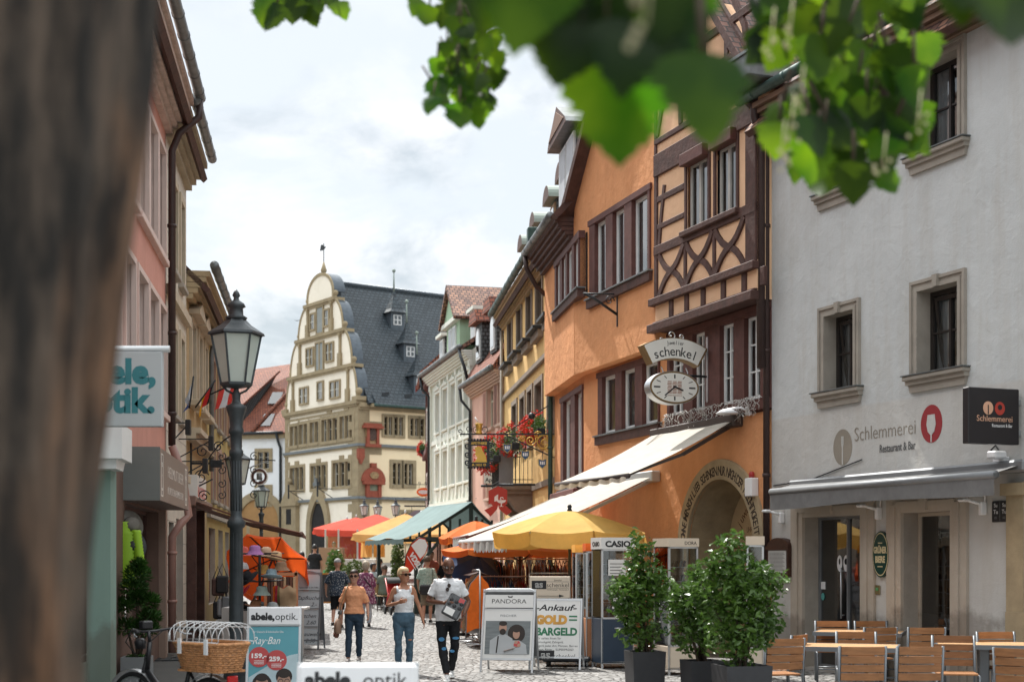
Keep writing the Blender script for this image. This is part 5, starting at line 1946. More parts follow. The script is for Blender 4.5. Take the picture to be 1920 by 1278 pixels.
b.box(ux + .2, ux + 1.3, 2.9, 4.1, zt_ + .1, zt_ + .25, ZINC)
b.build('chimney', f.root)
o = thing('roof_aerial', 'thin television aerial mast on the roof beside the gable', 'aerial', FW.world(FW.L - .4, 4.6, 15.5), FW.th)
b = MB()
b.tube([(0, 0, 0), (0, 0, 3.0)], .03, DARKIRON, 5)
for z_, w_ in ((2.9, .9), (1.6, .7), (2.2, .5)):
 b.bar((-w_, 0, z_), (w_, 0, z_), .03, .03, DARKIRON)
 for k in range(6):
  x = -w_ + 2 * w_ * k / 5
  b.bar((x, -.25, z_), (x, .25, z_), .015, .015, DARKIRON)
b.build('mast', o)
#  left side of the street
def LW(Y):
 return V((-2.939 - .133 * Y, Y, 0))
f = Fac(LW(11.0), LW(26.6))
f.start('pink_house', 'salmon pink house with pale window frames and peeling eaves above the shops', 'house', 'houses along the street')
SALM = stucco('salmon_render', (.57, .29, .235), .06, (.7, .65, .6), .3, .3)
PFR = mat('pale_pink_frame', (.62, .48, .43), .7, .06)
MINTW = stucco('mint_shopfront', (.24, .34, .29), .05, (.8, .8, .75), .2, .1)
L = f.L
ws = []
for pa, pc in ((231, 250), (255, 274), (277, 294), (296, 309)):
 ws.append((f.u(pa), f.u(pc), 4.45, 6.35))
for pa, pc in ((231, 252), (257, 275), (277, 292), (294, 307)):
 ws.append((f.u(pa), f.u(pc), 7.3, 9.25))
wx = ws[0][0]
for k in (1, 2):
 ws.append((wx - 1.6 * k, wx - 1.6 * k + 1.1, 4.45, 6.35))
 ws.append((wx - 1.6 * k, wx - 1.6 * k + 1.1, 7.3, 9.25))
um = f.u(228, .34)                                  # where the mint shopfront ends
shop = (f.u(234), f.u(297), .55, 2.62)
mint = (.6, f.u(206), .5, 2.75)
dr = (L - 1.05, L - .35, .1, 2.5)
wall(f, 'wall', 0, L, 3.45, 10.2, ws, SALM, depth=.2, reveal=PFR)
wall(f, 'shop_wall', um, L, 0, 3.45, [shop], mat('brown_shop_wall', (.14, .085, .065), .8, .15), depth=.25, sides=0)
wall(f, 'mint_shop_wall', 0, um, 0, 3.45, [mint], MINTW, depth=.25, sides=0)
for a, c, z0, z1 in ws:
 window(f, a + .03, c - .03, z0, z1, y=.14, rows=(.7,), fm=mat('cool_frame', (.42, .48, .5), .5) if 'cool_frame' not in bpy.data.materials else bpy.data.materials['cool_frame'], surround=(PFR, .1, .05), sill=(PFR, .1, .12, .1), curtain=GREYCURT)
b = f.mb()
b.box(um - .55, um - .05, -.28, .01, 0.25, 3.2, MINTW)
b.box(um - .8, um - .0, -.34, .01, 0, .25, mat('shop_plinth', (.06, .065, .065), .5))
b.box(um - 1.0, um - .08, -.48, .01, 3.02, 3.44, WHITE)
b.prism([(um - .9, 3.02), (um - .12, 3.02), (um - .3, 2.9), (um - .9, 2.9)], -.4, .01, WHITE)
b.build('shop_pilaster', f.root)
o = window(f, mint[0], mint[1], mint[2], mint[3], y=.08, cols=(.5,), rows=(.6,), fm=mat('mint_frame', (.35, .43, .4), .5), fw=.07, pane=SHOPGLASS, name='shop_window')
o = window(f, shop[0], shop[1], shop[2], shop[3], y=.2, cols=(), rows=(), fm=TIMBER, fw=.06, pane=SHOPGLASS, name='shop_window')
b = f.mb()
b.box(shop[1] + .08, shop[1] + .35, -.12, .01, 0, 2.7, mat('tan_pilaster', (.26, .18, .14), .7, .1))
b.build('pilaster', f.root)
cornice(f, 0, L + .1, 9.75, 10.4, .52, mat('peeling_cornice', (.52, .40, .34), .85, .2, 6, col2=(.62, .5, .44)), 6)
gutter(f, -.1, L + .25, 10.5, .62, .1, ZINC)
pipe(f, [(L + .1, -.62, 10.45), (L + .12, -.6, 10.1), (L - .0, -.25, 9.75), (L - .05, -.12, 9.4), (L - .05, -.12, 3.9)], .07, BROWNPIPE, clips=[(L - .05, -.12, z) for z in (8, 6, 4.5)])
PKPIPE = mat('pink_pipe', (.30, .17, .14), .5, .12)
pipe(f, [(L - .05, -.12, 3.9), (L - .0, -.3, 3.4), (L + .02, -.42, 2.6), (L - .2, -.3, 2.45), (L - .22, -.14, 2.2), (L - .22, -.14, .05)], .075, PKPIPE, name='lower_drainpipe', clips=[(L - .22, -.14, z) for z in (1.9, 1.0)])
roof(f, -.1, L + .1, 10.5, 14.6, 4.0, .5, TILE_RED)
FL1 = f
u0, u1 = f.u(231), f.u(353, .52)
o = thing('shop_fascia', 'brown metal fascia box with white outlined furrier lettering', 'shop sign', f.world(u0, 0, 2.66), f.th)
FAS = mat('fascia_metal', (.21, .165, .145), .45, .08, 1.2, metal=.3)
FAE = mat('fascia_end', (.19, .205, .195), .45, .06, metal=.3)
ln = u1 - u0
b = MB()
b.box(0, ln, -.52, -.003, 0, .78, FAS)
b.box(-.004, 0, -.53, 0, -.005, .785, FAE)
b.box(0, ln, -.53, -.52, -.006, .0, TIMBER)
b.build('box', o)
b = MB()
LET = mat('fascia_letters', (.72, .68, .63), .5)
fit(b, 'HELMUT BEER', ln * .26, ln * .80, .40, .26, LET, y=-.52, bold=-.006, depth=.004)
fit(b, 'KÜRSCHNERMEISTER', ln * .26, ln * .80, .14, .17, LET, y=-.52, bold=-.004, depth=.004)
for x in (ln * .08, ln * .90):
 for x0, x1, z0, z1 in ((x - .13, x + .13, .07, .09), (x - .13, x + .13, .69, .71), (x - .13, x - .11, .09, .69), (x + .11, x + .13, .09, .69)):
  b.box(x0, x1, -.524, -.52, z0, z1, LET)
 b.text('PELZ', x, .52, .09, LET, y=-.52)
 b.text('+', x, .36, .08, LET, y=-.52)
 b.text('DESIGN', x, .16, .06, LET, y=-.52)
b.build('lettering', o)
o = thing('optician_sign', 'pale grey hanging optician sign with teal lettering beside the trunk', 'sign', (0, 0, 0))
Y_ = 14.0
xl, xr = X(104, Y_), X(306, Y_)
zt, zb = H + (YH - 660) / F * Y_, H + (YH - 800) / F * Y_
b = MB()
b.cham(xl, xr, Y_ - .04, Y_ + .04, zb, zt, .008, mat('pale_grey_sign', (.42, .46, .47), .4, .03))
b.build('panel', o)
b = MB()
b.tube([(LW(Y_).x, Y_, zt + .03), (X(318, Y_), Y_, zt + .03)], .034, ALU, 12)
for x in (xl + .15, xr - .25):
 b.box(x, x + .05, Y_ - .02, Y_ + .02, zt - .005, zt + .03, ALU)
b.build('bracket', o)
b = MB()
TEAL = mat('teal_letters', (.035, .185, .21), .5, .1)
sx_ = (xr - xl)
b.text('abele,', X(294, Y_), H + (YH - 718) / F * Y_, .33, TEAL, y=Y_ - .041, align='RIGHT', bold=.016)
b.text('optik.', X(292, Y_), H + (YH - 772) / F * Y_, .33, TEAL, y=Y_ - .041, align='RIGHT', bold=.016)
b.build('lettering', o)
f = Fac(LW(26.65), LW(30.6))
f.start('narrow_white_house', 'narrow cream white house with scored plaster between pink and ochre houses', 'house', 'houses along the street')
CRW = tiles('scored_plaster', (.56, .53, .46), (.54, .51, .44), .95, .42, (.34, .31, .27), .9, .2, .1, .012)
L = f.L
ws = [(1.0, 1.7, 7.4, 9.1), (2.4, 3.1, 7.4, 9.1), (1.0, 1.7, 4.6, 6.3), (2.4, 3.1, 4.6, 6.3)]
shp = [(.5, 1.4, .1, 2.5), (1.9, 3.3, .5, 2.6)]
wall(f, 'wall', 0, L, 0, 10.1, ws + shp, CRW, depth=.2, reveal=SANDTRIM)
for a, c, z0, z1 in ws:
 window(f, a, c, z0, z1, rows=(.7,), surround=(mat('cream_trim', (.45, .38, .28), .85) if a == 1.0 and z0 == 7.4 else CTRIM, .14, .06), sill=(SANDTRIM, .12, .1, .15), curtain=GREYCURT)
 CTRIM = bpy.data.materials['cream_trim']
window(f, .5, 1.4, .1, 2.5, cols=(), rows=(.8,), fm=mat('blue_grey_door', (.28, .33, .36), .5), pane=DARKPANE, name='door')
window(f, 1.9, 3.3, .5, 2.6, cols=(), fm=WHITE, pane=SHOPGLASS, name='shop_window')
b = f.mb()
b.box(0, L, -.12, .01, 6.75, 6.95, CTRIM)
b.build('string_course', f.root)
b = f.mb()
b.box(0, L, -.1, .01, 3.4, 3.55, CTRIM)
b.build('string_course', f.root)
cornice(f, 0, L, 9.7, 10.3, .45, mat('drab_cornice', (.34, .29, .21), .85, .15), 5)
gutter(f, -.1, L, 10.4, .55, .1, ZINC)
roof(f, 0, L, 10.4, 14.3, 4.0, .45, TILE_OLD)
FL2 = f
f = Fac(LW(30.65), LW(36.0))
f.start('tan_house', 'tan house with carved stone window hoods on the left of the street', 'house', 'houses along the street')
TAN = stucco('tan_render', (.40, .30, .17), .07, (.7, .65, .6), .35, .3)
L = f.L
ws = [(.8, 1.7, 5.3, 7.0), (2.5, 3.4, 5.3, 7.0), (4.2, 5.0, 5.3, 7.0)]
shp = [(.4, 2.0, .5, 2.7), (2.6, 4.6, .6, 2.7)]
wall(f, 'wall', 0, L, 0, 7.9, ws + shp, TAN, depth=.2, reveal=SANDTRIM)
for a, c, z0, z1 in ws:
 w = window(f, a, c, z0, z1, rows=(.7,), surround=(CTRIM, .15, .07), sill=(CTRIM, .22, .14, .2), curtain=GREYCURT)
 b = f.mb()
 b.prism([(a - .3, z1 + .16), (c + .3, z1 + .16), (c + .3, z1 + .26), ((a + c) / 2, z1 + .5), (a - .3, z1 + .26)], -.25, .01, CTRIM)
 b.build('hood', w)
for a, c, z0, z1 in shp:
 window(f, a, c, z0, z1, cols=(.5,), fm=WHITE, pane=SHOPGLASS, name='shop_window')
b = f.mb()
b.box(.0, .16, -.2, .01, 0, 2.9, TIMBER)
b.build('shop_pilaster', f.root)
b = f.mb()
b.box(2.15, 2.35, -.2, .01, 0, 2.9, TIMBER)
b.build('shop_pilaster', f.root)
b = f.mb()
b.box(0, L, -.3, .01, 4.5, 4.62, CTRIM)
b.box(0, L, -.2, .01, 4.35, 4.499, CTRIM)
b.build('string_course', f.root)
cornice(f, 0, L, 7.4, 8.0, .5, mat('ochre_cornice', (.40, .31, .19), .85, .15), 5)
gutter(f, -.1, L + .3, 8.1, .6, .1, ZINC)
pipe(f, [(L + .25, -.6, 8.05), (L + .25, -.5, 7.8), (L, -.2, 7.4), (L, -.12, 7.0), (L, -.12, 4.0)], .06, ZINC)
roof(f, 0, L, 8.1, 12, 4.0, .5, SLATE_S)
b = f.mb()
b.box(-.1, 1.2, .6, 3, 9.0, 10.2, TIMBER)
b.slab([(-.3, .3, 10.2), (1.4, .3, 10.2), (1.4, 3.2, 10.9), (-.3, 3.2, 10.9)], .1, TILE_RED)
b.build('dormer', f.root)
FL3 = f
f = Fac(LW(36.05), LW(45.5))
f.start('ochre_house', 'mottled yellow green house at the far end of the left row', 'house', 'houses along the street')
OCH = stucco('ochre_render', (.37, .28, .12), .16, (.6, .62, .5), .6, .35)
L = f.L
ws = [(1.4 + 2.2 * k, 2.4 + 2.2 * k, z0, z0 + 1.65) for k in range(4) for z0 in (5.4, 3.4)]
ws = [w for w in ws]
shp = [(.6, 2.8, .6, 2.6), (4.0, 5.8, .6, 2.6), (6.8, 8.6, .6, 2.6)]
wall(f, 'wall', 0, L, 0, 7.9, [w for w in ws if w[2] > 5] + [(a, c, 3.35, 4.75) for a, c, z0, z1 in ws if z0 < 5] + shp, OCH, depth=.2, reveal=SANDTRIM)
for a, c, z0, z1 in ws:
 if z0 < 5:
  z0, z1 = 3.35, 4.75
 window(f, a, c, z0, z1, rows=(.7,), surround=(mat('rose_trim', (.34, .22, .17), .85) if 'rose_trim' not in bpy.data.materials else bpy.data.materials['rose_trim'], .14, .05), sill=(SANDTRIM, .1, .1, .12), curtain=GREYCURT)
for k, (a, c, z0, z1) in enumerate(shp):
 window(f, a, c, z0, z1, cols=(), fm=WHITE if k else TIMBER, pane=SHOPGLASS, name='shop_window', curtain=None)
rn = random.Random(6)
b = f.mb()
PST = [mat('poster_%d' % i, c, .6) for i, c in enumerate(((.45, .25, .15), (.5, .4, .06), (.05, .12, .3), (.4, .05, .05), (.5, .5, .48)))]
b.box(.62, 2.78, .155, .16, .62, 2.58, mat('peach_board', (.45, .23, .13), .8))
for i in range(46):
 x, z = rn.uniform(.7, 2.5), rn.uniform(.8, 2.4)
 b.box(x, x + rn.uniform(.08, .22), .148, .153, z, z + rn.uniform(.08, .25), PST[i % 5])
b.build('poster_display', f.root)
cornice(f, 0, L, 7.4, 8.0, .5, bpy.data.materials['ochre_cornice'], 5)
gutter(f, 0, L, 8.1, .6, .1, ZINC)
roof(f, 0, L, 8.1, 12, 4.0, .5, TILE_RED)
pipe(f, [(L - .1, -.12, 8), (L - .1, -.12, .1)], .06, ZINC)
FL4 = f
b = f.mb()
b.box(0, L, -.1, .01, 2.85, 3.05, SANDTRIM)
b.build('string_course', f.root)
#  ground and setting
def ground(name, x0, x1, ys, mt, dz=0.0, kind='structure'):
 b = MB()
 vs, fs = [], []
 nx = 8
 for j, y in enumerate(ys):
  for i in range(nx + 1):
   vs.append((x0 + (x1 - x0) * i / nx, y, gz(y) + dz))
 for j in range(len(ys) - 1):
  for i in range(nx):
   a = j * (nx + 1) + i
   fs.append((a, a + 1, a + nx + 2, a + nx + 1))
 b.add(vs, fs, mt)
 return tag(b.build(name), kind=kind)
ground('ground', -400, 400, [-60, -20, 0, 10, 20, 30, 36] + [36 + 4 * i for i in range(1, 24)] + [200, 400, 900], mat('earth', (.2, .19, .17), .9, .15), -.03)
ground('cobbled_street', -30, 30, [-10, 0, 10, 20, 30, 36] + [36 + 4 * i for i in range(1, 22)], COBBLE)
b = MB()
PAVE = tiles('grey_pavers', (.22, .22, .215), (.17, .17, .165), .2, .1, (.07, .07, .065), .8, .3, .25, .06)
q0, q1 = LW(8), LW(36)
b.add([(q0.x, q0.y, .006), (q0.x + 1.0, q0.y, .006), (q1.x + 1.0, q1.y, .006), (q1.x, q1.y, .006)], [(0, 1, 2, 3)], PAVE)
tag(b.build('pavement'), kind='structure')
o = thing('drain_grate', 'dark iron drain grate set into the left pavement', 'drain grate', (X(292, 25.0), 25.2, .01), R(8))
b = MB()
for i in range(9):
 b.box(-.8 + .18 * i, -.7 + .18 * i, -.35, .35, 0, .012, DARKIRON)
b.box(-.85, .85, -.38, -.35, 0, .014, DARKIRON)
b.box(-.85, .85, .35, .38, 0, .014, DARKIRON)
b.build('grate', o)
#  lamps
LGLASS = mat('milky_lamp_glass', (.66, .74, .68), .25, .06, transl=.3)
def lantern(o, z, s=1.0, x=0, y=0):
 """six-sided lantern, bottom rim at z"""
 b = MB()
 n = 6
 top, bot, h = .31 * s, .19 * s, .62 * s
 for k in range(n):
  a = 2 * PI * k / n
  b.bar((x + bot * math.cos(a), y + bot * math.sin(a), z), (x + top * math.cos(a), y + top * math.sin(a), z + h), .025 * s, .025 * s, LAMPIRON)
 for r_, zz in ((bot, z), (top, z + h)):
  ring = [(x + r_ * math.cos(2 * PI * k / n), y + r_ * math.sin(2 * PI * k / n), zz) for k in range(n)]
  for k in range(n):
   b.bar(ring[k], ring[(k + 1) % n], .03 * s, .03 * s, LAMPIRON)
 b.lathe([(.02 * s, -.06 * s), (bot * .95, -.03 * s), (bot, -.005 * s)], LAMPIRON, 6, (x, y, z), smooth=False)
 fr = b.build('lantern', o)
 b = MB()
 b.lathe([(bot * .97, .01), (top * .97, h - .01)], LGLASS, 6, (x, y, z), smooth=False)
 b.build('glass', fr)
 b = MB()
 b.lathe([(top * 1.16, h), (top * 1.12, h + .03 * s), (.19 * s, h + .13 * s), (.12 * s, h + .2 * s)], LAMPIRON, 6, (x, y, z), smooth=False)
 b.lathe([(.12 * s, h + .19 * s), (.14 * s, h + .22 * s), (.09 * s, h + .25 * s), (.085 * s, h + .34 * s), (.12 * s, h + .36 * s), (.10 * s, h + .4 * s), (.04 * s, h + .44 * s), (.03 * s, h + .47 * s), (.05 * s, h + .5 * s), (.035 * s, h + .54 * s), (.005, h + .58 * s)], LAMPIRON, 14, (x, y, z))
 b.build('cap', fr)
 return fr
def post(o, zt):
 b = MB()
 pr = [(.2, 0), (.2, .12), (.15, .2), (.13, .5), (.15, .54), (.15, .62), (.092, .7), (.082, 2.18), (.11, 2.2), (.115, 2.26), (.085, 2.3), (.07, 2.34), (.07, zt - .9), (.088, zt - .88), (.088, zt - .82), (.07, zt - .8), (.075, zt - .62), (.095, zt - .6), (.095, zt - .56), (.08, zt - .52), (.09, zt - .4), (.125, zt - .3), (.13, zt - .26), (.06, zt - .22), (.05, zt - .18), (.055, zt - .12), (.03, zt - .05), (.03, zt)]
 b.lathe(pr, LAMPIRON, 24)
 for k in range(12):
  a = 2 * PI * k / 12
  b.tube([(.082 * math.cos(a), .082 * math.sin(a), .75), (.073 * math.cos(a), .073 * math.sin(a), 2.12)], .011, LAMPIRON, 5)
  b.tube([(.068 * math.cos(a), .068 * math.sin(a), 2.4), (.064 * math.cos(a), .064 * math.sin(a), zt - .95)], .009, LAMPIRON, 5)
 b.build('post', o)
lamp = thing('street_lamp', 'tall fluted dark iron street lamp with hexagonal lantern beside the left shops', 'street lamp', (X(443, 18), 18, 0), R(15), 'street lamps')
post(lamp, 3.98)
lantern(lamp, 4.0)
b = MB()
b.tube([(0, 0, 3.86), (.12, 0, 3.92), (.19, 0, 4.0)], .014, LAMPIRON, 6)
b.tube([(0, 0, 3.86), (-.12, 0, 3.92), (-.19, 0, 4.0)], .014, LAMPIRON, 6)
b.build('cradle', lamp)
for px, Y_, yt, lab in ((490, 45, 893, 'slim street lamp standing before the white house with red roof'), (742, 71, 932, 'street lamp rising between the red and the yellow market umbrellas'), (806, 66, 920, 'street lamp in front of the dark red timbered house'), (905, 52.5, 912, 'street lamp beside the red pharmacy letter sign'), (683, 72, 933, 'street lamp at the town hall corner, left of a twin'), (708, 72.3, 935, 'street lamp at the town hall corner, right of a twin')):
 c = copy_tree(lamp)
 c['label'] = lab
 zt = H + (YH - yt) / F * Y_
 s = (zt - gz(Y_)) / 5.2
 c.location = (X(px, Y_), Y_, gz(Y_))
 c.scale = (s, s, s)
Y_ = 31.5
wx_ = LW(Y_).x
o = thing('wall_lantern', 'lantern hanging from a scrolled wrought iron wall bracket behind the lamp post', 'wall lamp', (wx_, Y_, 3.45))
xl = X(446, Y_) - wx_
lantern(o, .0, .85, xl, 0)
b = MB()
b.bar((.02, 0, -.3), (.02, 0, 1.15), .04, .04, DARKIRON)
b.bar((0, 0, .45), (.75, 0, .45), .03, .05, DARKIRON)
b.bar((0, 0, -.15), (.5, 0, .1), .03, .03, DARKIRON)
b.tube([(.02 + xl * t, 0, -.1 + 1.2 * math.sin(t * PI / 2)) for t in [k / 12 for k in range(13)]], .016, DARKIRON, 6)
for cx_, cz_, r_ in ((.28, .72, .16), (.24, .14, .18), (.3, -.28, .14), (.62, .82, .12)):
 scroll(b, cx_, cz_, r_, .3, 1.5, DARKIRON, rad=.014)
for sx_ in (-1, 1):
 for cz_ in (.6, .3, .0, -.25):
  scroll(b, xl + sx_ * .36, cz_, .1, 1.0, 1.3, DARKIRON, rad=.011, flip=sx_)
b.cham(.45, .7, -.06, .06, .36, .52, .01, DARKIRON)
b.build('bracket', o)
#  folding boards
def a_board(name, label, px0, px1, Y_, zt, rz, draw, spread=.55, frame=ALU, cat='pavement sign', back=None, group=None):
 xc, w = (X(px0, Y_) + X(px1, Y_)) / 2, (X(px1, Y_) - X(px0, Y_)) / 2
 o = thing(name, label, cat, (xc, Y_, 0), rz, group)
 t = math.atan2(spread / 2, zt)
 Ml = Matrix.Translation((0, 0, zt)) @ Matrix.Rotation(-t, 4, 'X') @ Matrix.Translation((0, 0, -zt))
 Mb = Matrix.Translation((0, 0, zt)) @ Matrix.Rotation(t, 4, 'X') @ Matrix.Translation((0, 0, -zt))
 hs = zt / math.cos(t)
 z0 = zt - hs
 for Mx, nm in ((Ml, 'front_frame'), (Mb, 'rear_frame')):
  b = MB()
  for x in (-w, w):
   b.bar((x, 0, z0), (x, 0, zt), .03, .03, frame, up=(0, 1, 0), M=Mx)
  b.bar((-w, 0, zt - .02), (w, 0, zt - .02), .035, .035, frame, M=Mx)
  b.bar((-w, 0, .16), (w, 0, .16), .03, .03, frame, M=Mx)
  if nm == 'rear_frame':
   b.box(-w, w, -.005, .008, .16, zt - .03, back or GREYMETAL, M=Mx)
  b.build(nm, o)
 draw(o, w, zt, Ml)
 return o
def panel(o, w, z0, z1, M_, mt, name='panel', y=-.012):
 b = MB()
 b.box(-w + .015, w - .015, y, .004, z0, z1, mt, M=M_)
 return b, name
TEALP = mat('poster_teal', (.10, .33, .39), .4, .08)
PAPER = mat('poster_white', (.68, .68, .66), .5, .03)
SKIN_PR = mat('printed_skin', (.42, .25, .18), .6, .1)
HAIR_PR = mat('printed_dark_hair', (.03, .022, .018), .6, .2)
REDD = mat('price_red', (.48, .07, .07), .5, .04)
PHOTOBG = mat('photo_grey_wood', (.16, .18, .185), .5, .25, 3, stretch=(1, 1, 9))
def optic(o, w, zt, M_):
 b = MB()
 b.cham(-w - .01, w + .01, -.04, .03, zt - .24, zt, .02, WHITEPLASTIC, M=M_)
 h = b.build('header', o)
 b = MB()
 b.text('abele,', -w + .035, zt - .165, .122, INK, y=-.041, align='LEFT', bold=.006, M=M_)
 b.text('optik.', w - .03, zt - .165, .122, INK, y=-.041, align='RIGHT', M=M_)
 b.build('lettering', h)
 b = MB()
 b.box(-w + .015, w - .015, -.012, .004, .1, zt - .245, TEALP, M=M_)
 b.prism([(-w + .02, .1), (w - .02, .1), (w - .02, .62), (w - .12, .6), (-.02, .5), (-w + .02, .33)], -.015, -.012, mat('poster_pale', (.45, .58, .62), .5, .15), M=M_)
 p = b.build('poster', o)
 b = MB()
 fit(b, 'Ray·Ban', -w + .06, w * .25, zt - .46, .13, WHITE, y=-.013, shear=.35, M=M_)
 fit(b, 'Für Gleitsicht & Individuelles Glas', -w + .06, w - .2, zt - .32, .035, WHITE, y=-.013, M=M_)
 for cx_, cz_, tx in ((-w * .55, zt - .62, '159,-'), (w * .12, zt - .66, '259,-')):
  b.prism(oval(cx_, cz_, .125, .125, 28), -.018, -.012, REDD, M=M_)
  fit(b, tx, cx_ - .09, cx_ + .09, cz_ - .01, .075, WHITE, y=-.018, bold=.003, M=M_)
  for k in range(3):
   b.box(cx_ - .06, cx_ + .06, -.0195, -.018, cz_ - .05 - k * .018, cz_ - .044 - k * .018, WHITE, M=M_)
 for cx_, cz_, lng in ((-w * .42, .22, 1), (w * .42, .26, 0)):
  if lng:
   b.prism(oval(cx_, cz_ - .02, .13, .18, 20), -.016, -.0155, HAIR_PR, M=M_)
  else:
   b.prism(oval(cx_, cz_ + .08, .1, .1, 20), -.016, -.0155, HAIR_PR, M=M_)
  b.prism(oval(cx_, cz_, .085, .12, 20), -.02, -.0165, SKIN_PR, M=M_)
  for s_ in (-1, 1):
   b.ring_arc(cx_ + s_ * .038, cz_ + .02, .024, .032, 0, 2 * PI, -.023, -.0205, INK, 12, M=M_)
  b.prism(oval(cx_, cz_ + .11, .075, .05, 16), -.0235, -.021, HAIR_PR, M=M_)
  b.box(cx_ - .12, cx_ + .12, -.019, -.0165, .1, .13, GREYMETAL, M=M_)
 b.build('print', p)
a_board('folding_board', 'white optician pavement board with teal glasses poster behind the bicycle', 467, 563, 17.5, 1.2, R(4), optic)
def optic2(o, w, zt, M_):
 b = MB()
 b.cham(-w - .012, w + .012, -.05, .04, zt - .2, zt, .028, WHITEPLASTIC, M=M_)
 h = b.build('header', o)
 b = MB()
 b.text('abele,', -w + .035, zt - .14, .118, INK, y=-.051, align='LEFT', bold=.006, M=M_)
 b.text('optik.', w - .03, zt - .14, .118, INK, y=-.051, align='RIGHT', M=M_)
 b.build('lettering', h)
 b = MB()
 b.box(-w + .015, w - .015, -.012, .004, .1, zt - .205, TEALP, M=M_)
 b.build('poster', o)
a_board('folding_board', 'second optician pavement board, only its rounded white header rising at the bottom edge', 563, 780, 8.0, 1.21, R(2), optic2)
BLUEGREY = mat('menu_panel', (.40, .43, .45), .45, .05)
def menu(o, w, zt, M_):
 rows = [('Täglich frisch zu dem Kaffee', ''), ('Zapfkuchen', '2.-'), ('Plätzchen', '2.60'), ('Donauwelle', '2.30')]
 b = MB()
 pts = [(-w, zt - .1)] + [(w * math.cos(PI - PI * k / 10), zt - .1 + .12 * math.sin(PI * k / 10)) for k in range(11)]
 b.tube([(x, 0, z) for x, z in pts], .02, frame_m, 6, M=M_)
 b.build('arched_rail', o)
 for k, (t, p_) in enumerate(rows):
  z1 = zt - .02 - k * .36
  z0 = z1 - .34
  b = MB()
  b.box(-w + .02, w - .02, -.012, .006, z0, z1 + (.08 if k == 0 else 0), BLUEGREY, M=M_)
  b.box(-w + .02, w - .02, -.02, -.012, z1 - .02 if k else z0, z1 + .0 if k else z0 + .015, ALU, M=M_)
  pn_ = b.build('menu_panel', o)
  b = MB()
  if k:
   b.text(t, -w + .06, z1 - .17, .11, INK, y=-.013, align='LEFT', shear=.35, M=M_)
   b.text(p_, w - .06, z1 - .3, .11, INK, y=-.013, align='RIGHT', shear=.35, M=M_)
  else:
   fit(b, t, -w * .6, w * .85, z0 + .04, .045, INK, y=-.013, M=M_)
  b.build('lettering', pn_)
frame_m = mat('board_grey_frame', (.18, .20, .22), .4, metal=.5)
a_board('menu_board', 'tall grey pavement board with four handwritten cake prices', 552, 603, 28.3, 1.52, R(-6), menu, frame=frame_m, cat='menu board')
def printed_couple(b, w, z0, z1, M_):
 b.box(-w + .05, w - .05, -.016, -.012, z0, z1, PHOTOBG, M=M_)
 h = z1 - z0
 SH = mat('printed_shirt', (.40, .42, .43), .6, .1)
 for cx_, cz_, s_, long_ in ((-.08, z0 + h * .78, 1.0, 0), (.14, z0 + h * .6, .9, 1)):
  if long_:
   b.prism(oval(cx_, cz_ + .01, .14, .15, 18), -.0185, -.0162, HAIR_PR, M=M_)
  b.prism([(cx_ - .2, z0), (cx_ + .18, z0), (cx_ + .16, cz_ - .17), (cx_ + .05, cz_ - .1), (cx_ - .05, cz_ - .1), (cx_ - .2, cz_ - .2)], -.0195 - .003 * long_, -.0165, SH, M=M_)
  b.prism(oval(cx_, cz_, .062 * s_, .085 * s_, 18), -.024 - .003 * long_, -.02, SKIN_PR, M=M_)
  b.prism(oval(cx_, cz_ + .075 * s_, .066 * s_, .04, 16), -.0265 - .003 * long_, -.0242, HAIR_PR, M=M_)
  if not long_:
   b.prism(oval(cx_, cz_ - .06, .05, .05, 14), -.0262, -.0242, HAIR_PR, M=M_)
   b.bar(M_ @ V((cx_ - .07, -.022, cz_ - .13)), M_ @ V((cx_ - .09, -.022, z0 + .02)), .02, .004, HAIR_PR)
  else:
   for k in range(7):
    b.prism(oval(cx_ + .02 + .03 * math.cos(k), z0 + .16 + .03 * math.sin(k * 2), .028, .028, 8), -.029 - .0005 * k, -.0265, REDD if k % 2 else SKIN_PR, M=M_)
 b.bar(M_ @ V((-.05, -.03, z0 + .05)), M_ @ V((.12, -.03, z0 + .1)), .05, .004, SKIN_PR)
def jewel(o, w, zt, M_):
 b = MB()
 pts = [(-w, zt - .06), (-w + .03, zt - .015), (-w + .08, zt), (w - .08, zt), (w - .03, zt - .015), (w, zt - .06)]
 b.tube([(x, 0, z) for x, z in pts], .022, ALU, 8, M=M_)
 b.build('top_rail', o)
 b = MB()
 b.box(-w + .02, w - .02, -.012, .006, zt - .3, zt - .09, PAPER, M=M_)
 h = b.build('header', o)
 b = MB()
 fit(b, 'PANDORA', -w * .68, w * .68, zt - .23, .1, INK, y=-.012, M=M_)
 b.prism([(-.015, zt - .135), (.045, zt - .135), (.06, zt - .105), (.015, zt - .12), (-.03, zt - .105)], -.014, -.012, INK, M=M_)
 b.build('lettering', h)
 b = MB()
 b.box(-w + .02, w - .02, -.012, .006, .17, zt - .32, PAPER, M=M_)
 b.box(-w + .02, w - .02, -.02, -.012, zt - .335, zt - .32, ALU, M=M_)
 p = b.build('poster', o)
 b = MB()
 fit(b, 'FISCHER', -.13, .13, zt - .45, .05, GREYMETAL, y=-.013, M=M_)
 b.build('lettering', p)
 b = MB()
 printed_couple(b, w, .24, zt - .52, M_)
 b.build('print', p)
a_board('folding_board', 'jeweller pavement board showing a dark haired couple in white', 908, 1004, 22.8, 1.3, R(-9), jewel, spread=.75)
GOLD = mat('gold_print', (.55, .28, .05), .5, .2, 12)
GRNP = mat('green_print', (.03, .16, .08), .6)
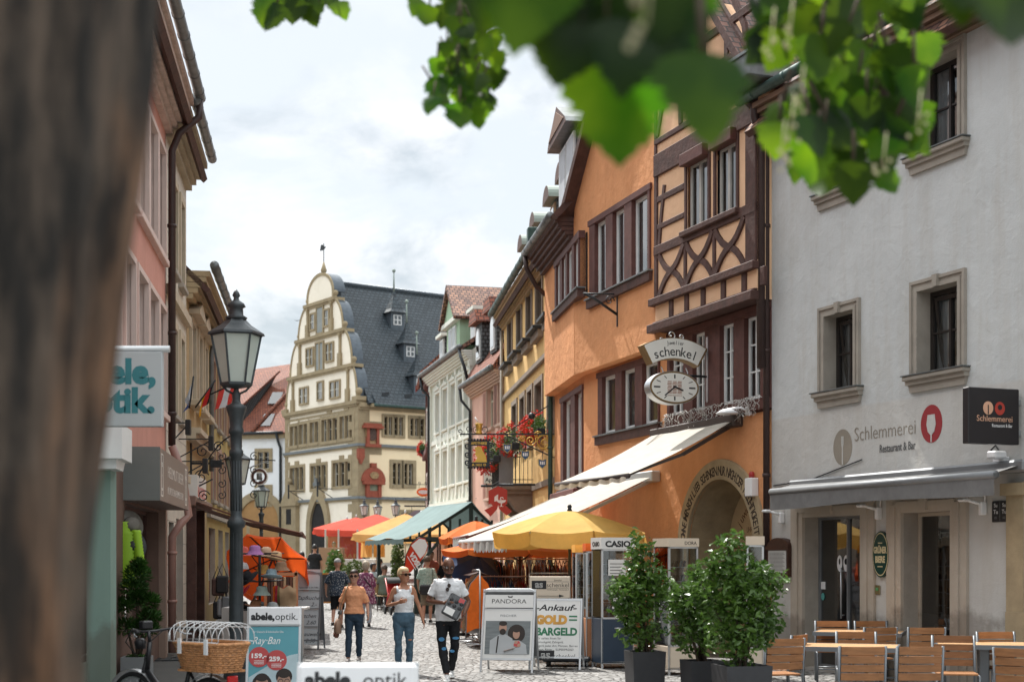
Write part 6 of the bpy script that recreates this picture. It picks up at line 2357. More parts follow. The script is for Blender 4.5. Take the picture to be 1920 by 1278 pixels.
def gold(o, w, zt, M_):
 b = MB()
 b.box(-w + .02, w - .02, -.012, .006, .17, zt - .035, PAPER, M=M_)
 p = b.build('poster', o)
 b = MB()
 fit(b, '-Ankauf-', -w * .82, w * .82, zt - .2, .14, INK, y=-.012, shear=.25, bold=.003, M=M_)
 fit(b, 'GOLD', -w * .82, w * .45, zt - .42, .19, GOLD, y=-.012, bold=.014, depth=.01, M=M_)
 for k in (0, 1):
  b.box(w * .52, w * .84, -.016, -.012, zt - .37 + k * .06, zt - .345 + k * .06, GRNP, M=M_)
 fit(b, 'BARGELD', -w * .78, w * .86, zt - .61, .17, GRNP, y=-.012, bold=.008, M=M_)
 for k, t in enumerate(('Wir zahlen Ihnen für', 'Schmuckgold, Zahngold,', 'Altgold jeder Art, Münzen, Barren', 'Ketten, Ringe ... SUPERPREISE!')):
  fit(b, t, -w * .8, -w * .8 + .021 * len(t), zt - .68 - k * .062, .05, INK, y=-.012, M=M_)
 as_logo(b, -w * .72, zt - 1.02, .15, M_)
 fit(b, 'schenkel', -w * .05, w * .8, zt - .99, .1, INK, y=-.012, M=M_)
 b.box(-w * .1, w * .84, -.014, -.012, zt - 1.015, zt - 1.008, INK, M=M_)
 b.build('print', p)
def as_logo(b, x, z, s, M_, y=-.012):
 b.box(x, x + s * 1.9, y - .002, y, z - .005, z + s + .005, INK, M=M_)
 b.text('as', x + s * .95, z + s * .16, s * 1.25, PAPER, y=y - .002, bold=.006, M=M_)
 for k in range(7):
  b.box(x + .006, x + s * 1.9 - .006, y - .0065, y - .0055, z + s * k / 7, z + s * k / 7 + s * .05, INK, M=M_)
a_board('folding_board', 'pavement board with large gold and green lettering beside the showcase', 997, 1091, 23.3, 1.14, R(-9), gold, spread=.6)
o = thing('direction_sign', 'cream jeweller direction sign with black arrow on a wheeled base', 'sign', (X(1031, 23.9), 23.9, 0), R(-6))
b = MB()
CRMS = mat('cream_sign', (.62, .53, .42), .5, .04)
w = .345
b.cham(-w, w, -.02, .02, 1.13, 1.5, .012, CRMS)
b.build('plate', o)
b = MB()
as_logo(b, -w + .04, 1.29, .13, None, -.02)
fit(b, 'schenkel', -w * .15, w * .92, 1.32, .1, INK, y=-.02)
fit(b, 'Juwelier', w * .2, w * .6, 1.42, .045, INK, y=-.02)
b.box(-w * .18, w * .93, -.022, -.02, 1.3, 1.305, INK)
b.box(-w * .18, w * .93, -.022, -.02, 1.405, 1.41, INK)
fit(b, '97318 Kitzingen · Marktstraße 5', -w * .15, w * .92, 1.265, .03, INK, y=-.02)
b.bar((-w * .6, -.022, 1.17), (w * .5, -.022, 1.17), .012, .004, INK)
b.prism([(w * .45, 1.145), (w * .7, 1.17), (w * .45, 1.195)], -.024, -.02, INK)
b.build('lettering', o)
b = MB()
b.tube([(0, .03, .1), (0, .03, 1.3)], .025, GREYMETAL, 8)
b.build('pole', o)
b = MB()
b.cham(-.1, .68, -.3, .3, .08, .16, .02, DARKIRON)
b.build('base', o)
for x in (-.02, .6):
 for y in (-.25, .25):
  b = MB()
  b.tube([(x - .02, y, .045), (x + .02, y, .045)], .045, INK, 10)
  b.bar((x, y, .04), (x, y, .1), .03, .03, STEEL)
  b.build('castor', o)
#  parasols and stalls
def cloth(name, col, tr=.4):
 return mat(name, col, .85, .12, 2.2, .3, 3.5, bdist=.04, transl=tr)
YELC, ORC, REDC, AMB, TEALC, NAVY = cloth('yellow_cloth', (.86, .56, .17), .5), cloth('orange_cloth', (.75, .20, .04)), cloth('red_cloth', (.62, .085, .05)), cloth('amber_cloth', (.72, .42, .15)), cloth('grey_green_cloth', (.17, .245, .245), .2), cloth('navy_cloth', (.02, .06, .16), .2)
def parasol(name, label, c, r, zr, zt, n, mt, pole=True, val=.2, tilt=None, group='parasols over the market stalls', sq=False, polemat=None, a0=0.0, curve=.25):
 o = thing(name, label, 'parasol', c, 0, group)
 if tilt:
  o.rotation_euler = tilt
 rr = r / math.cos(PI / n) if sq else r
 a0 = a0 if not sq else PI / n + a0
 b = MB()
 st = 6
 for k in range(n):
  t0, t1 = a0 + 2 * PI * k / n, a0 + 2 * PI * (k + 1) / n
  def fn(i, j):
   q = j
   x = (math.cos(t0) * (1 - i) + math.cos(t1) * i) * rr * q
   y = (math.sin(t0) * (1 - i) + math.sin(t1) * i) * rr * q
   z = zt - (zt - zr) * (q ** (1 + curve)) - .05 * math.sin(i * PI) * q
   return (x, y, z)
  b.grid(fn, 6, st, mt, smooth=True)
 cp = b.build('canopy', o)
 if val:
  b = MB()
  for k in range(n):
   t0, t1 = a0 + 2 * PI * k / n, a0 + 2 * PI * (k + 1) / n
   rn = random.Random(k)
   flare = rn.uniform(-.06, .06)
   def fv(i, j):
    i = .015 + .97 * i
    x = (math.cos(t0) * (1 - i) + math.cos(t1) * i) * rr
    y = (math.sin(t0) * (1 - i) + math.sin(t1) * i) * rr
    z = zr - .05 * math.sin(i * PI) - val * j * (1 - .18 * (abs(2 * i - 1) ** 8))
    return (x * (1 + flare * j + .015 * math.sin(i * 9) * j), y * (1 + flare * j), z)
   b.grid(fv, 14, 3, mt)
  b.build('valance', cp)
 b = MB()
 b.lathe([(.03, 0), (.05, .03), (.03, .06), (.045, .1), (.02, .14)], polemat or DARKIRON, 10, (0, 0, zt - .02))
 b.build('finial', o)
 b = MB()
 for k in range(n):
  t = a0 + 2 * PI * k / n
  b.bar((.02 * math.cos(t), .02 * math.sin(t), zt - .06), (rr * .98 * math.cos(t), rr * .98 * math.sin(t), zr + .0), .018, .018, polemat or DARKIRON)
  b.bar((.03 * math.cos(t), .03 * math.sin(t), zt - .55), (rr * .5 * math.cos(t), rr * .5 * math.sin(t), zr + (zt - zr) * .56 - .03), .014, .014, polemat or DARKIRON)
 b.build('ribs', o)
 if pole:
  b = MB()
  b.tube([(0, 0, 0), (0, 0, zt)], .026, polemat or DARKIRON, 8)
  b.lathe([(.28, 0), (.28, .05), (.08, .09), (.05, .3)], DARKIRON, 14)
  b.build('pole', o)
 return o
parasol('parasol', 'large yellow parasol with deep valance over the jewellery showcase', (X(1068, 26.4), 26.4, 0), 1.48, 2.28, 2.68, 8, YELC, val=.27, a0=.25, curve=.5)
parasol('parasol', 'orange parasol sheltering the clothes racks under the yellow one', (X(975, 30.5), 30.5, 0), 1.7, 1.98, 2.3, 8, ORC, val=.12, a0=.1)
parasol('parasol', 'orange parasol between the green stall and the cream awning', (X(893, 37.5), 37.5, gz(37.5)), 1.0, 2.3, 2.75, 8, ORC, val=.15)
parasol('parasol', 'dark blue parasol tilted among the clothes racks', (X(885, 31.4), 31.4, 1.5), .75, .15, .5, 8, NAVY, pole=False, val=.0, tilt=(R(40), R(25), 0))
ot = parasol('parasol', 'bright orange parasol tilted to show its ribs behind the hat stand', (X(500, 28), 28.2, 1.6), .88, .0, .38, 8, cloth('vermilion_cloth', (.78, .115, .02)), pole=False, val=.08, tilt=(R(-52), R(14), 0), a0=.2)
b = MB()
b.tube([(0, 0, .4), (0, 0, -1.2)], .022, DARKIRON, 8)
b.build('pole', ot)
for k, (px, Y_, yt) in enumerate(((706, 64, 963), (668, 68.5, 969), (651, 73, 972))):
 zt = H + (YH - yt) / F * Y_ - gz(Y_)
 parasol('market_umbrella', ['square red market umbrella nearest the street', 'middle one of three square red market umbrellas', 'square red market umbrella nearest the town hall'][k], (X(px, Y_), Y_, gz(Y_)), 2.0 - .25 * k, 2.2, zt, 4, REDC, val=.28, sq=True, polemat=ALU, a0=-.04, curve=.02, group='square market umbrellas')
for k, (px, Y_) in enumerate(((760, 54), (790, 58.5))):
 zt = H + (YH - 962) / F * Y_ - gz(Y_)
 parasol('market_umbrella', ['square amber market umbrella with hanging side curtains', 'square amber market umbrella behind the curtained one'][k], (X(px, Y_), Y_, gz(Y_)), 1.75, 2.15, zt, 4, AMB, val=.25, sq=True, polemat=ALU, a0=-.05, curve=.02, group='square market umbrellas')
for k, (pa, pc) in enumerate(((676, 698), (700, 722))):
 Y_ = 54.3 - .6 * k
 o = thing('stall_curtain', ['left amber cloth curtain hanging under the amber umbrella', 'right amber cloth curtain hanging under the amber umbrella'][k], 'curtain', (X(pa, Y_), Y_, H + (YH - 1044) / F * Y_))
 b = MB()
 ww = X(pc, Y_) - X(pa, Y_)
 b.grid(lambda i, j: (i * ww * (1 - .12 * j) + .04 * j, .05 * math.sin(i * 11), .82 * j), 16, 5, AMB)
 b.build('cloth', o)
Y0 = 42.0
o = thing('market_stall', 'dark timber market stall with grey green cloth gable roof', 'market stall', (X(838, Y0), Y0, gz(Y0)), R(20))
GRW = mat('dark_green_timber', (.03, .05, .045), .6, .2)
b = MB()
hw_, ze_, za_ = 1.5, 2.2, 3.3
for sg, wd_ in ((-1, 2.1), (1, 1.2)):
 b.grid(lambda i, j: (.75 + sg * wd_ * i, -.1 + 4.6 * j, za_ - (za_ - ze_) * i - .1 * math.sin(i * PI) - .03 * math.sin(j * 12) * i), 8, 16, TEALC)
 b.grid(lambda i, j: (.75 + sg * wd_, -.1 + 4.6 * i, ze_ - .02 - .16 * j * (.7 + .3 * abs(math.sin(i * 30)))), 60, 2, TEALC)
b.build('roof_cloth', o)
for x, y in ((-.95, 0), (-.95, 4.3), (1.9, 0), (1.9, 4.3), (.75, 0), (.75, 4.3)):
 b = MB()
 b.bar((x, y, 0), (x, y, za_ - .05 if x == .75 else ze_), .1, .1, GRW, up=(0, 1, 0))
 b.build('post', o)
b = MB()
for y in (0, 4.3):
 b.bar((-.95, y, ze_), (1.9, y, ze_), .1, .1, GRW)
 b.bar((-.9, y, ze_), (.75, y, za_ - .1), .08, .08, GRW)
 b.bar((1.85, y, ze_), (.75, y, za_ - .1), .08, .08, GRW)
 for x in (.1, .4, 1.1, 1.4):
  b.bar((x, y, ze_), (x, y, ze_ + .62 - .1 * abs(x - .75)), .06, .06, GRW, up=(0, 1, 0))
b.bar((-.95, 0, 1.3), (-.2, 0, ze_ - .02), .08, .08, GRW)
b.bar((.75, 0, za_ - .08), (.75, 4.3, za_ - .08), .1, .1, GRW)
b.build('roof_frame', o)
b = MB()
b.box(-.9, 1.8, .05, .12, .0, .95, GRW)
for k in range(14):
 b.bar((-.85 + k * .2, .02, .05), (-.85 + k * .2, .02, 1.0), .04, .04, GRW, up=(0, 1, 0))
b.bar((-.95, .02, 1.0), (1.9, .02, 1.0), .07, .06, GRW)
b.build('counter', o)
Y_ = 40.0
o = thing('beach_flag', 'red and white drop shaped advertising flag before the green stall', 'flag', (X(757, Y_), Y_, gz(Y_)), 0)
FLR = mat('flag_red', (.62, .06, .02), .7, transl=.3)
k_ = Y_ / F
pts = [(757, 1078), (762, 1040), (772, 1018), (786, 1007), (797, 1009), (803, 1022), (798, 1038), (786, 1055), (770, 1072)]
loc = [((x - 757) * k_, H + (YH - y) * k_ - gz(Y_)) for x, y in pts]
b = MB()
b.prism(loc, -.006, .006, FLR)
b.prism([((x - 757) * k_, H + (YH - y) * k_ - gz(Y_)) for x, y in ((771, 1022), (786, 1009), (797, 1011), (802, 1022), (797, 1037), (788, 1047))], -.011, -.006, WHITE)
sb_ = b.build('sail', o)
b = MB()
Mx = Matrix.Translation((.31, 0, 1.52)) @ Matrix.Rotation(R(58), 4, 'Y')
fit(b, 'VDSL', -.32, .16, -.0, .2, WHITE, y=-.012, bold=.01, M=Mx)
b.box(-.3, .16, -.014, -.012, -.07, -.05, WHITE, M=Mx)
b.box(.28, .36, -.016, -.012, .12, .2, FLR, M=Mx)
b.build('lettering', sb_)
b = MB()
b.tube([(0, .02, 0), (0, .02, .6)] + [(x - .012, .02, z) for x, z in loc[:5]], .014, INK, 6)
b.lathe([(.25, 0), (.22, .06), (.05, .1)], DARKIRON, 12)
b.build('pole', o)
def showcase(name, label, px0, px1, Y_, zt, zb, rz, base, top, sign=None, seed=1, dp=.55, group=None, pw=.03):
 xc, w = (X(px0, Y_) + X(px1, Y_)) / 2, (X(px1, Y_) - X(px0, Y_)) / 2
 o = thing(name, label, 'showcase', (xc, Y_, 0), rz, group)
 b = MB()
 b.cham(-w, w, -dp / 2, dp / 2, .08, zb, .01, base)
 b.build('base_cabinet', o)
 b = MB()
 for x in (-w + .015, w - .015):
  for y in (-dp / 2 + .015, dp / 2 - .015):
   b.bar((x, y, .0), (x, y, zt), pw, pw, ALU, up=(0, 1, 0))
 for z in (.1, zb, zt - .01):
  for y in (-dp / 2 + .015, dp / 2 - .015):
   b.bar((-w, y, z), (w, y, z), pw, pw * 1.2, ALU)
 b.build('frame', o)
 b = MB()
 b.box(-w + .02, w - .02, -dp / 2 + .004, -dp / 2 + .009, zb + .02, zt - .02, SHOPGLASS)
 b.box(-w + .004, -w + .009, -dp / 2 + .02, dp / 2 - .02, zb + .02, zt - .02, SHOPGLASS)
 b.build('glass', o)
 b = MB()
 b.box(-w - .01, w + .01, -dp / 2 - .01, dp / 2 + .01, zt, zt + (.19 if sign else .13), top)
 hd = b.build('header', o)
 if sign:
  b = MB()
  fit(b, sign, -w * .78, w * .78, zt + .04, .13, INK, y=-dp / 2 - .011, bold=.006)
  M2 = Matrix.Rotation(-PI / 2, 4, 'Z')
  fit(b, sign, -dp * .35, dp * .35, zt + .05, .1, INK, y=-w - .011, bold=.004, M=M2)
  b.build('lettering', hd)
 b = MB()
 b.box(-w + .03, w - .03, dp / 2 - .06, dp / 2 - .05, zb, zt, mat('display_back_' + name + str(seed), (.34, .24, .17), .7, .2))
 rn = random.Random(seed)
 its = [GOLD, STEEL, INK, PAPER, BRN]
 for s_ in range(6):
  z = zb + .1 + (zt - zb - .2) * s_ / 6
  b.box(-w + .03, w - .03, -dp / 2 + .06, dp / 2 - .06, z, z + .008, WHITEPLASTIC)
  for k in range(10):
   x = rn.uniform(-w + .06, w - .06)
   y = rn.uniform(-dp / 2 + .09, dp / 2 - .1)
   b.tube([(x, y, z + .012), (x, y, z + .05), (x + .02, y, z + .1)], rn.uniform(.012, .025), its[rn.randrange(5)], 6)
 b.build('display', o)
 return o
NAVYB = mat('navy_cabinet', (.025, .045, .075), .4, .1)
PEACHB = mat('peach_cabinet', (.45, .20, .10), .55, .08)
sc1 = showcase('showcase', 'glass watch showcase with navy base under the yellow parasol', 1117, 1180, 23.5, 1.95, .82, R(14), NAVYB, PAPER, 'CASIO', 3)
b = MB()
for x, z, ww, hh in ((-.02, 1.52, .3, .26), (.02, .98, .24, .2)):
 b = MB()
 b.box(x - ww / 2, x + ww / 2, -.296, -.291, z, z + hh, PAPER)
 for k in range(4):
  b.box(x - ww * .4, x + ww * .3, -.299, -.296, z + .03 + k * hh * .2, z + .04 + k * hh * .2, INK)
 b.build('notice', sc1)
b = MB()
b.tube([(-.06, -.3, .66), (.1, -.3, .66)], .012, STEEL, 6)
b.build('handle', sc1)
showcase('showcase', 'tall peach based jewellery showcase beside the watch showcase', 1076, 1100, 24.6, 1.9, .95, R(5), PEACHB, YELC, None, 5, .4)
showcase('showcase', 'narrow peach jewellery showcase right behind the gold board', 1096, 1116, 24.0, 1.92, .8, R(5), PEACHB, ORC, None, 7, .35)
sd_ = showcase('display_stand', 'open white jewellery stand behind the potted shrubs', 1236, 1298, 22.2, 1.98, .45, R(22), CRMS, CRMS, None, 8, .5)
b = MB()
M2 = Matrix.Translation((0, 0, 0))
b.text('DORA', .12, 2.01, .075, INK, y=-.262)
b.text('ADORA', -.0, 2.01, .075, INK, y=-.25, M=Matrix.Rotation(PI / 2, 4, 'Z') @ Matrix.Translation((0, -.0, 0)))
b.build('lettering', sd_)
showcase('display_stand', 'second white jewellery stand half hidden by the big shrub', 1400, 1432, 21.5, 2.0, .45, R(-10), CRMS, CRMS, None, 9, .4)
#  clothes racks
GCOL = [('orange', (.75, .16, .02)), ('crimson', (.45, .03, .06)), ('black', (.02, .02, .022)), ('grey', (.3, .3, .31)), ('white', (.62, .6, .58)), ('blue', (.05, .14, .33)), ('rust', (.35, .12, .05)), ('pink', (.5, .2, .22)), ('olive', (.16, .14, .06)), ('teal', (.04, .2, .2)), ('tan', (.4, .27, .16)), ('patterned', (.33, .2, .14))]
GM = {n: mat('cloth_' + n, c, .9, .35 if n == 'patterned' else .18, 14 if n == 'patterned' else 4) for n, c in GCOL}
def garment_mesh(h, w, mt, seed):
 rn = random.Random(seed)
 b = MB()
 ph = rn.uniform(0, 6)
 for sg in (-1, 1):
  b.grid(lambda i, j: ((i - .5) * w * (.35 + .65 * min(1, j * 3.5)) * (1 + .12 * j), sg * (.02 + .03 * min(1, j * 3)) + .012 * math.sin(i * 14 + ph + sg) * j, -.06 - h * j * (1 - .05 * math.sin(i * 5 + ph)) - (.1 * abs(i - .5) * 2 if j < .05 else 0)), 9, 6, mt)
 b.tube([(-.2, 0, -.1), (0, 0, -.03), (.2, 0, -.1)], .01, TIMBER, 5)
 b.tube([(0, 0, -.03), (.02, 0, .01), (0, 0, .03)], .005, STEEL, 4)
 return b
def rack(label, x, y, L_, z, rz, seed, hh, cols, desc):
 o = thing('clothes_rack', label, 'clothes rack', (x, y, gz(y)), rz, 'clothes racks on the street')
 b = MB()
 b.tube([(-L_ / 2, 0, z), (L_ / 2, 0, z)], .016, STEEL, 8)
 for sx_ in (-1, 1):
  b.tube([(sx_ * L_ / 2, 0, .08), (sx_ * L_ / 2, 0, z)], .018, STEEL, 8)
  b.tube([(sx_ * L_ / 2, -.28, .08), (sx_ * L_ / 2, .28, .08)], .018, STEEL, 8)
 b.tube([(-L_ / 2, 0, .14), (L_ / 2, 0, .14)], .014, STEEL, 8)
 b.build('frame', o)
 rn = random.Random(seed)
 n = int(L_ / .085)
 for k in range(n):
  cn = cols[rn.randrange(len(cols))]
  key = (cn, k % 2, hh)
  if key not in GMESH:
   t = garment_mesh(hh, .46, GM[cn], len(GMESH)).build('garment')
   GMESH[key] = t.data
   g = t
  else:
   g = bpy.data.objects.new('garment', GMESH[key])
   COL.objects.link(g)
  xx = -L_ / 2 + .06 + k * .085
  g.location = (x + xx * math.cos(rz), y + xx * math.sin(rz), gz(y) + z)
  g.rotation_euler = (0, 0, rz + PI / 2 + rn.uniform(-.2, .2))
  tag(g, '%s garment hanging %s' % (cn, desc), 'garment', 'garments on the clothes racks')
GMESH = {}
rack('low clothes rack at the street edge with an orange dress at its end', X(893, 29), 29.0, 1.0, 1.55, R(100), 2, 1.15, ['orange', 'black', 'grey', 'patterned', 'tan'], 'on the rack at the street edge')
rack('long clothes rack with bright tops behind the couple poster', X(975, 29.6), 29.6, 1.7, 1.42, R(6), 4, .75, ['crimson', 'rust', 'blue', 'tan', 'white', 'teal', 'pink'], 'on the long front rack')
rack('rear clothes rack deep under the orange parasol', X(985, 31.6), 31.6, 2.0, 1.78, R(4), 6, .55, ['black', 'grey', 'pink', 'patterned', 'white'], 'on the rear rack')
rack('clothes rack packed with dark coats near the showcases', X(1040, 28.2), 28.2, 1.0, 1.5, R(-4), 8, .9, ['black', 'olive', 'white', 'grey', 'rust'], 'on the rack near the showcases')
rack('short rack of orange dresses beside the dark blue parasol', X(885, 30.6), 30.6, .7, 1.35, R(70), 12, 1.0, ['orange', 'rust', 'patterned'], 'on the short rack by the blue parasol')
#  people
SKINS = {'light': mat('skin_light', (.48, .26, .18), .5, .06, 9), 'tan': mat('skin_tan', (.36, .165, .095), .5, .06, 9), 'brown': mat('skin_brown', (.15, .066, .04), .45, .06, 9)}
JEANS = mat('dark_jeans', (.022, .045, .075), .8, .22, 6, .2, 200)
JEANSB = mat('blue_jeans', (.06, .115, .165), .8, .35, 5, .2, 200)
BLKJ = mat('black_jeans', (.008, .009, .012), .8, .2)
TEEW = mat('white_tee', (.72, .74, .76), .85, .05, 6, .5, 7, bdist=.05)
PEACHT = mat('peach_tee', (.72, .33, .17), .85, .05, 6, .5, 7, bdist=.05)
SHOEG = mat('grey_canvas', (.28, .26, .25), .8, .1)
def pattern(name, c1, c2, scale, thr=.35):
 m, nt, b = nodes(name)
 tc = nt.nodes.new('ShaderNodeTexCoord')
 vo = nt.nodes.new('ShaderNodeTexVoronoi')
 vo.inputs['Scale'].default_value = scale
 nt.links.new(tc.outputs['Object'], vo.inputs['Vector'])
 nt.links.new(mixrgb(nt, ramp(nt, vo.outputs['Distance'], thr - .06, thr + .06), c2, c1), b.inputs['Base Color'])
 b.inputs['Roughness'].default_value = .85
 return m
FLOR = pattern('floral_shirt', (.025, .04, .065), (.5, .52, .52), 26, .25)
PURP = pattern('purple_print', (.2, .05, .12), (.5, .38, .42), 20, .38)
CHECK = pattern('check_shirt', (.26, .36, .30), (.42, .48, .42), 40, .4)
def remesh(b, name, parent, vox, it=3):
 o = b.build(name, parent)
 m = o.modifiers.new('r', 'REMESH')
 m.mode = 'VOXEL'
 m.voxel_size = vox
 m.use_smooth_shade = True
 s = o.modifiers.new('s', 'SMOOTH')
 s.factor = .5
 s.iterations = it
 dg = bpy.context.evaluated_depsgraph_get()
 me = bpy.data.meshes.new_from_object(o.evaluated_get(dg))
 o.modifiers.clear()
 o.data = me
 me.materials.clear()
 me.materials.append(b.mats[0])
 me.polygons.foreach_set('material_index', [0] * len(me.polygons))
 me.polygons.foreach_set('use_smooth', [True] * len(me.polygons))
 if name != 'body':
  nn = [(v, v.co.copy(), v.normal.copy()) for v in me.vertices]
  for v, c, nv in nn:
   v.co = c + nv * (.009 * noise.noise(V((c.x * 9 + c.z * 11, c.y * 9, c.z * 13 - c.x * 6))) + .006 * noise.noise(V((c.x * 22, c.y * 22, c.z * 26))))
 return o
def hand(b, w, d, side, nrm, mt, curl=.5, left=1):
 d, side, nrm = V(d).normalized(), V(side).normalized(), V(nrm).normalized()
 w = V(w)
 for q in (-.021, -.007, .007, .021):
  b.tube([w + side * q * .6, w + d * .045 + side * q, w + d * .085 + side * q * 1.05], [.018, .017, .013], mt, 8, round_ends=True)
 for k, (q, ln) in enumerate(((-.031, .058), (-.011, .074), (.010, .078), (.030, .068))):
  p = w + d * .085 + side * q
  c1 = (d + nrm * curl * .6).normalized()
  c2 = (d + nrm * curl * 1.7).normalized()
  c3 = (d * .6 + nrm * curl * 2.6).normalized()
  p1 = p + c1 * ln * .45
  p2 = p1 + c2 * ln * .32
  b.tube([p - d * .012, p, p1, p2, p2 + c3 * ln * .25], [.0095, .0092, .0088, .008, .0065], mt, 7, round_ends=True)
 t0 = w + d * .025 + side * .028
 t1 = t0 + (d * .6 + side * .75 + nrm * .3).normalized() * .04
 b.tube([t0 - side * .01, t0, t1, t1 + (d * .9 + side * .2 + nrm * .4 * curl).normalized() * .034], [.014, .0125, .0105, .008], mt, 7, round_ends=True)
def person(label, px, Y_, h, rz=0, skin='light', sex='m', vox=.015, elb=None, wri=None, knee=None, ank=None, top=None, top_hem=.86, sleeve=.45, bottom=None, b_end=.1, hairm=None, hair='short', shoe=None, yaw=0, pitch=0, glasses=None, drop=0.0, neck=1.46, loose=.012, skirt=None, curl=(.5, .5), girth=1.0, x=None):
 s = h / 1.75
 o = thing('person', label, 'person', (X(px, Y_) if x is None else x, Y_, gz(Y_) - drop), rz)
 o.scale = (s, s, s)
 sk = SKINS[skin]
 fm = sex == 'f'
 shw = .16 if fm else .18
 E = elb or [(-shw - .07, .02, 1.14), (shw + .07, .02, 1.14)]
 W = wri or [(-shw - .06, -.06, .9), (shw + .06, -.06, .9)]
 K = knee or [(-.09, -.03, .49), (.09, .02, .49)]
 A = ank or [(-.085, .0, .09), (.085, .12, .09)]
 g = girth
 hipx, wai, che = (.175 * g, .135 * g, .155 * g) if fm else (.165 * g, .155 * g, .178 * g)
 tor = [(0, 0, .80, .10, .09), (0, .01, .87, hipx * .94, .118 * g), (0, .012, .94, hipx, .122 * g), (0, .0, 1.06, wai, .10 * g), (0, -.005, 1.17, wai * 1.05, .105 * g), (0, -.012 if fm else -.004, 1.28, che, .125 if fm else .118), (0, .0, 1.37, che * 1.02, .105), (0, .008, 1.425, shw * .80, .075), (0, .012, 1.46, .075, .06), (0, .005, 1.50, .052, .054), (0, -.004, 1.55, .05, .054)]
 b = MB()
 b.loft(tor, sk, 24)
 Mh = Matrix.Translation((0, 0, 1.53)) @ Matrix.Rotation(yaw, 4, 'Z') @ Matrix.Rotation(pitch, 4, 'X') @ Matrix.Scale(1.09, 4) @ Matrix.Translation((0, 0, -1.53))
 b.loft([(0, -.062, 1.513, .022, .022), (0, -.045, 1.53, .045, .045), (0, -.025, 1.555, .06, .07), (0, -.01, 1.59, .068, .088), (0, -.003, 1.63, .073, .096), (0, .002, 1.67, .074, .099), (0, .006, 1.71, .063, .085), (0, .008, 1.735, .042, .056), (0, .008, 1.75, .014, .018)], sk, 20, M=Mh)
 b.tube([(0, -.092, 1.65), (0, -.112, 1.618), (0, -.098, 1.605)], [.008, .014, .011], sk, 8, M=Mh, round_ends=True)
 for q in (-1, 1):
  b.ball((q * .075, .012, 1.628), (.013, .022, .032), sk, 8, M=Mh)
  b.ball((q * .035, -.082, 1.595), (.02, .015, .02), sk, 8, M=Mh)
 for i, q in enumerate((-1, 1)):
  S = V((q * shw * .86, .008, 1.405))
  e, w_ = V(E[i]), V(W[i])
  b.tube([S, S.lerp(e, .15) + V((q * .012, 0, 0)), S.lerp(e, .55), e, e.lerp(w_, .3), w_], [.052, .056 if not fm else .048, .046 if not fm else .04, .037 if not fm else .033, .039 if not fm else .034, .025], sk, 12, round_ends=True)
  d = (w_ - e).normalized()
  sd = V((0, -1, 0)) if abs(d.z) > .6 else V((0, 0, 1))
  sd = (sd - d * sd.dot(d)).normalized()
  nr = d.cross(sd) * (1 if q > 0 else -1)
  if nr.dot(V((-q, 0, 0))) < 0:
   nr = -nr
  hand(b, w_, d, sd, nr, sk, curl[i])
  hp, k, a = V((q * .09, .01, .9)), V(K[i]), V(A[i])
  b.tube([hp, hp.lerp(k, .3), hp.lerp(k, .7), k, k.lerp(a, .3) + V((0, .012, 0)), k.lerp(a, .7), a], [.088 * g, .078 * g, .058, .048, .052, .04, .034], sk, 14, round_ends=True)
  b.tube([a + V((0, .03, -.045)), a + V((0, -.06, -.055)), a + V((0, -.15, -.068))], [.036, .036, .024], sk, 10, round_ends=True)
 body = remesh(b, 'body', o, vox, 2 if vox < .012 else 1)
 b = MB()
 EYE = INK
 for q in (-1, 1):
  b.ball((q * .031, -.0895, 1.645), (.0125, .008, .007), WHITE, 8, M=Mh)
  b.ball((q * .031, -.0955, 1.645), (.006, .004, .006), INK, 6, M=Mh)
  b.bar((q * .014, -.096, 1.668), (q * .05, -.084, 1.668), .006, .007, hairm or INK, M=Mh)
 b.build('eyes', o)
 b = MB()
 b.tube([(-.026, -.084, 1.572), (0, -.0945, 1.575), (.026, -.084, 1.572)], [.004, .0075, .004], mat('lips', (.3, .09, .08), .5) if 'lips' not in bpy.data.materials else bpy.data.materials['lips'], 6, M=Mh)
 b.build('mouth', o)
 if glasses:
  b = MB()
  for q in (-1, 1):
   b.prism(oval(q * .034, 1.642, .029, .022, 14), -.112, -.104, glasses, M=Mh)
   b.bar((q * .06, -.106, 1.648), (q * .078, .01, 1.64), .005, .008, INK, M=Mh)
  b.bar((-.008, -.108, 1.648), (.008, -.108, 1.648), .006, .006, INK, M=Mh)
  b.build('glasses', o)
 if hair != 'bald':
  b = MB()
  n1 = 26
  hm = hairm or INK
  def hp_(c, r, cut, seed=1):
   vs = []
   b.grid(lambda i, j: (lambda a, e: (c[0] + r[0] * math.cos(a) * math.cos(e) * (1 + .07 * noise.noise(V((a * 2.2, e * 5, seed)))), c[1] + r[1] * math.sin(a) * math.cos(e) * (1 + .07 * noise.noise(V((a * 3, e * 4, seed + 3)))), c[2] + r[2] * math.sin(e)))(2 * PI * i, cut + (PI / 2 - cut) * j), n1, 9, hm, M=Mh)
  if hair == 'short':
   hp_((0, .022, 1.655), (.084, .10, .112), -.35)
   hp_((0, -.0, 1.70), (.072, .097, .062), -.1, 4)
  elif hair == 'bob':
   hp_((0, .028, 1.645), (.098, .105, .125), -1.15)
   hp_((0, -.004, 1.705), (.082, .102, .062), -.05, 4)
  elif hair == 'cap':
   hp_((0, .0, 1.67), (.085, .112, .095), .0)
   b.prism(oval(0, 0, .07, .06, 12), 0, .01, hm, M=Mh @ Matrix.Translation((0, -.125, 1.675)) @ Matrix.Rotation(R(90), 4, 'X'))
  b.build('hair' if hair != 'cap' else 'cap', o)
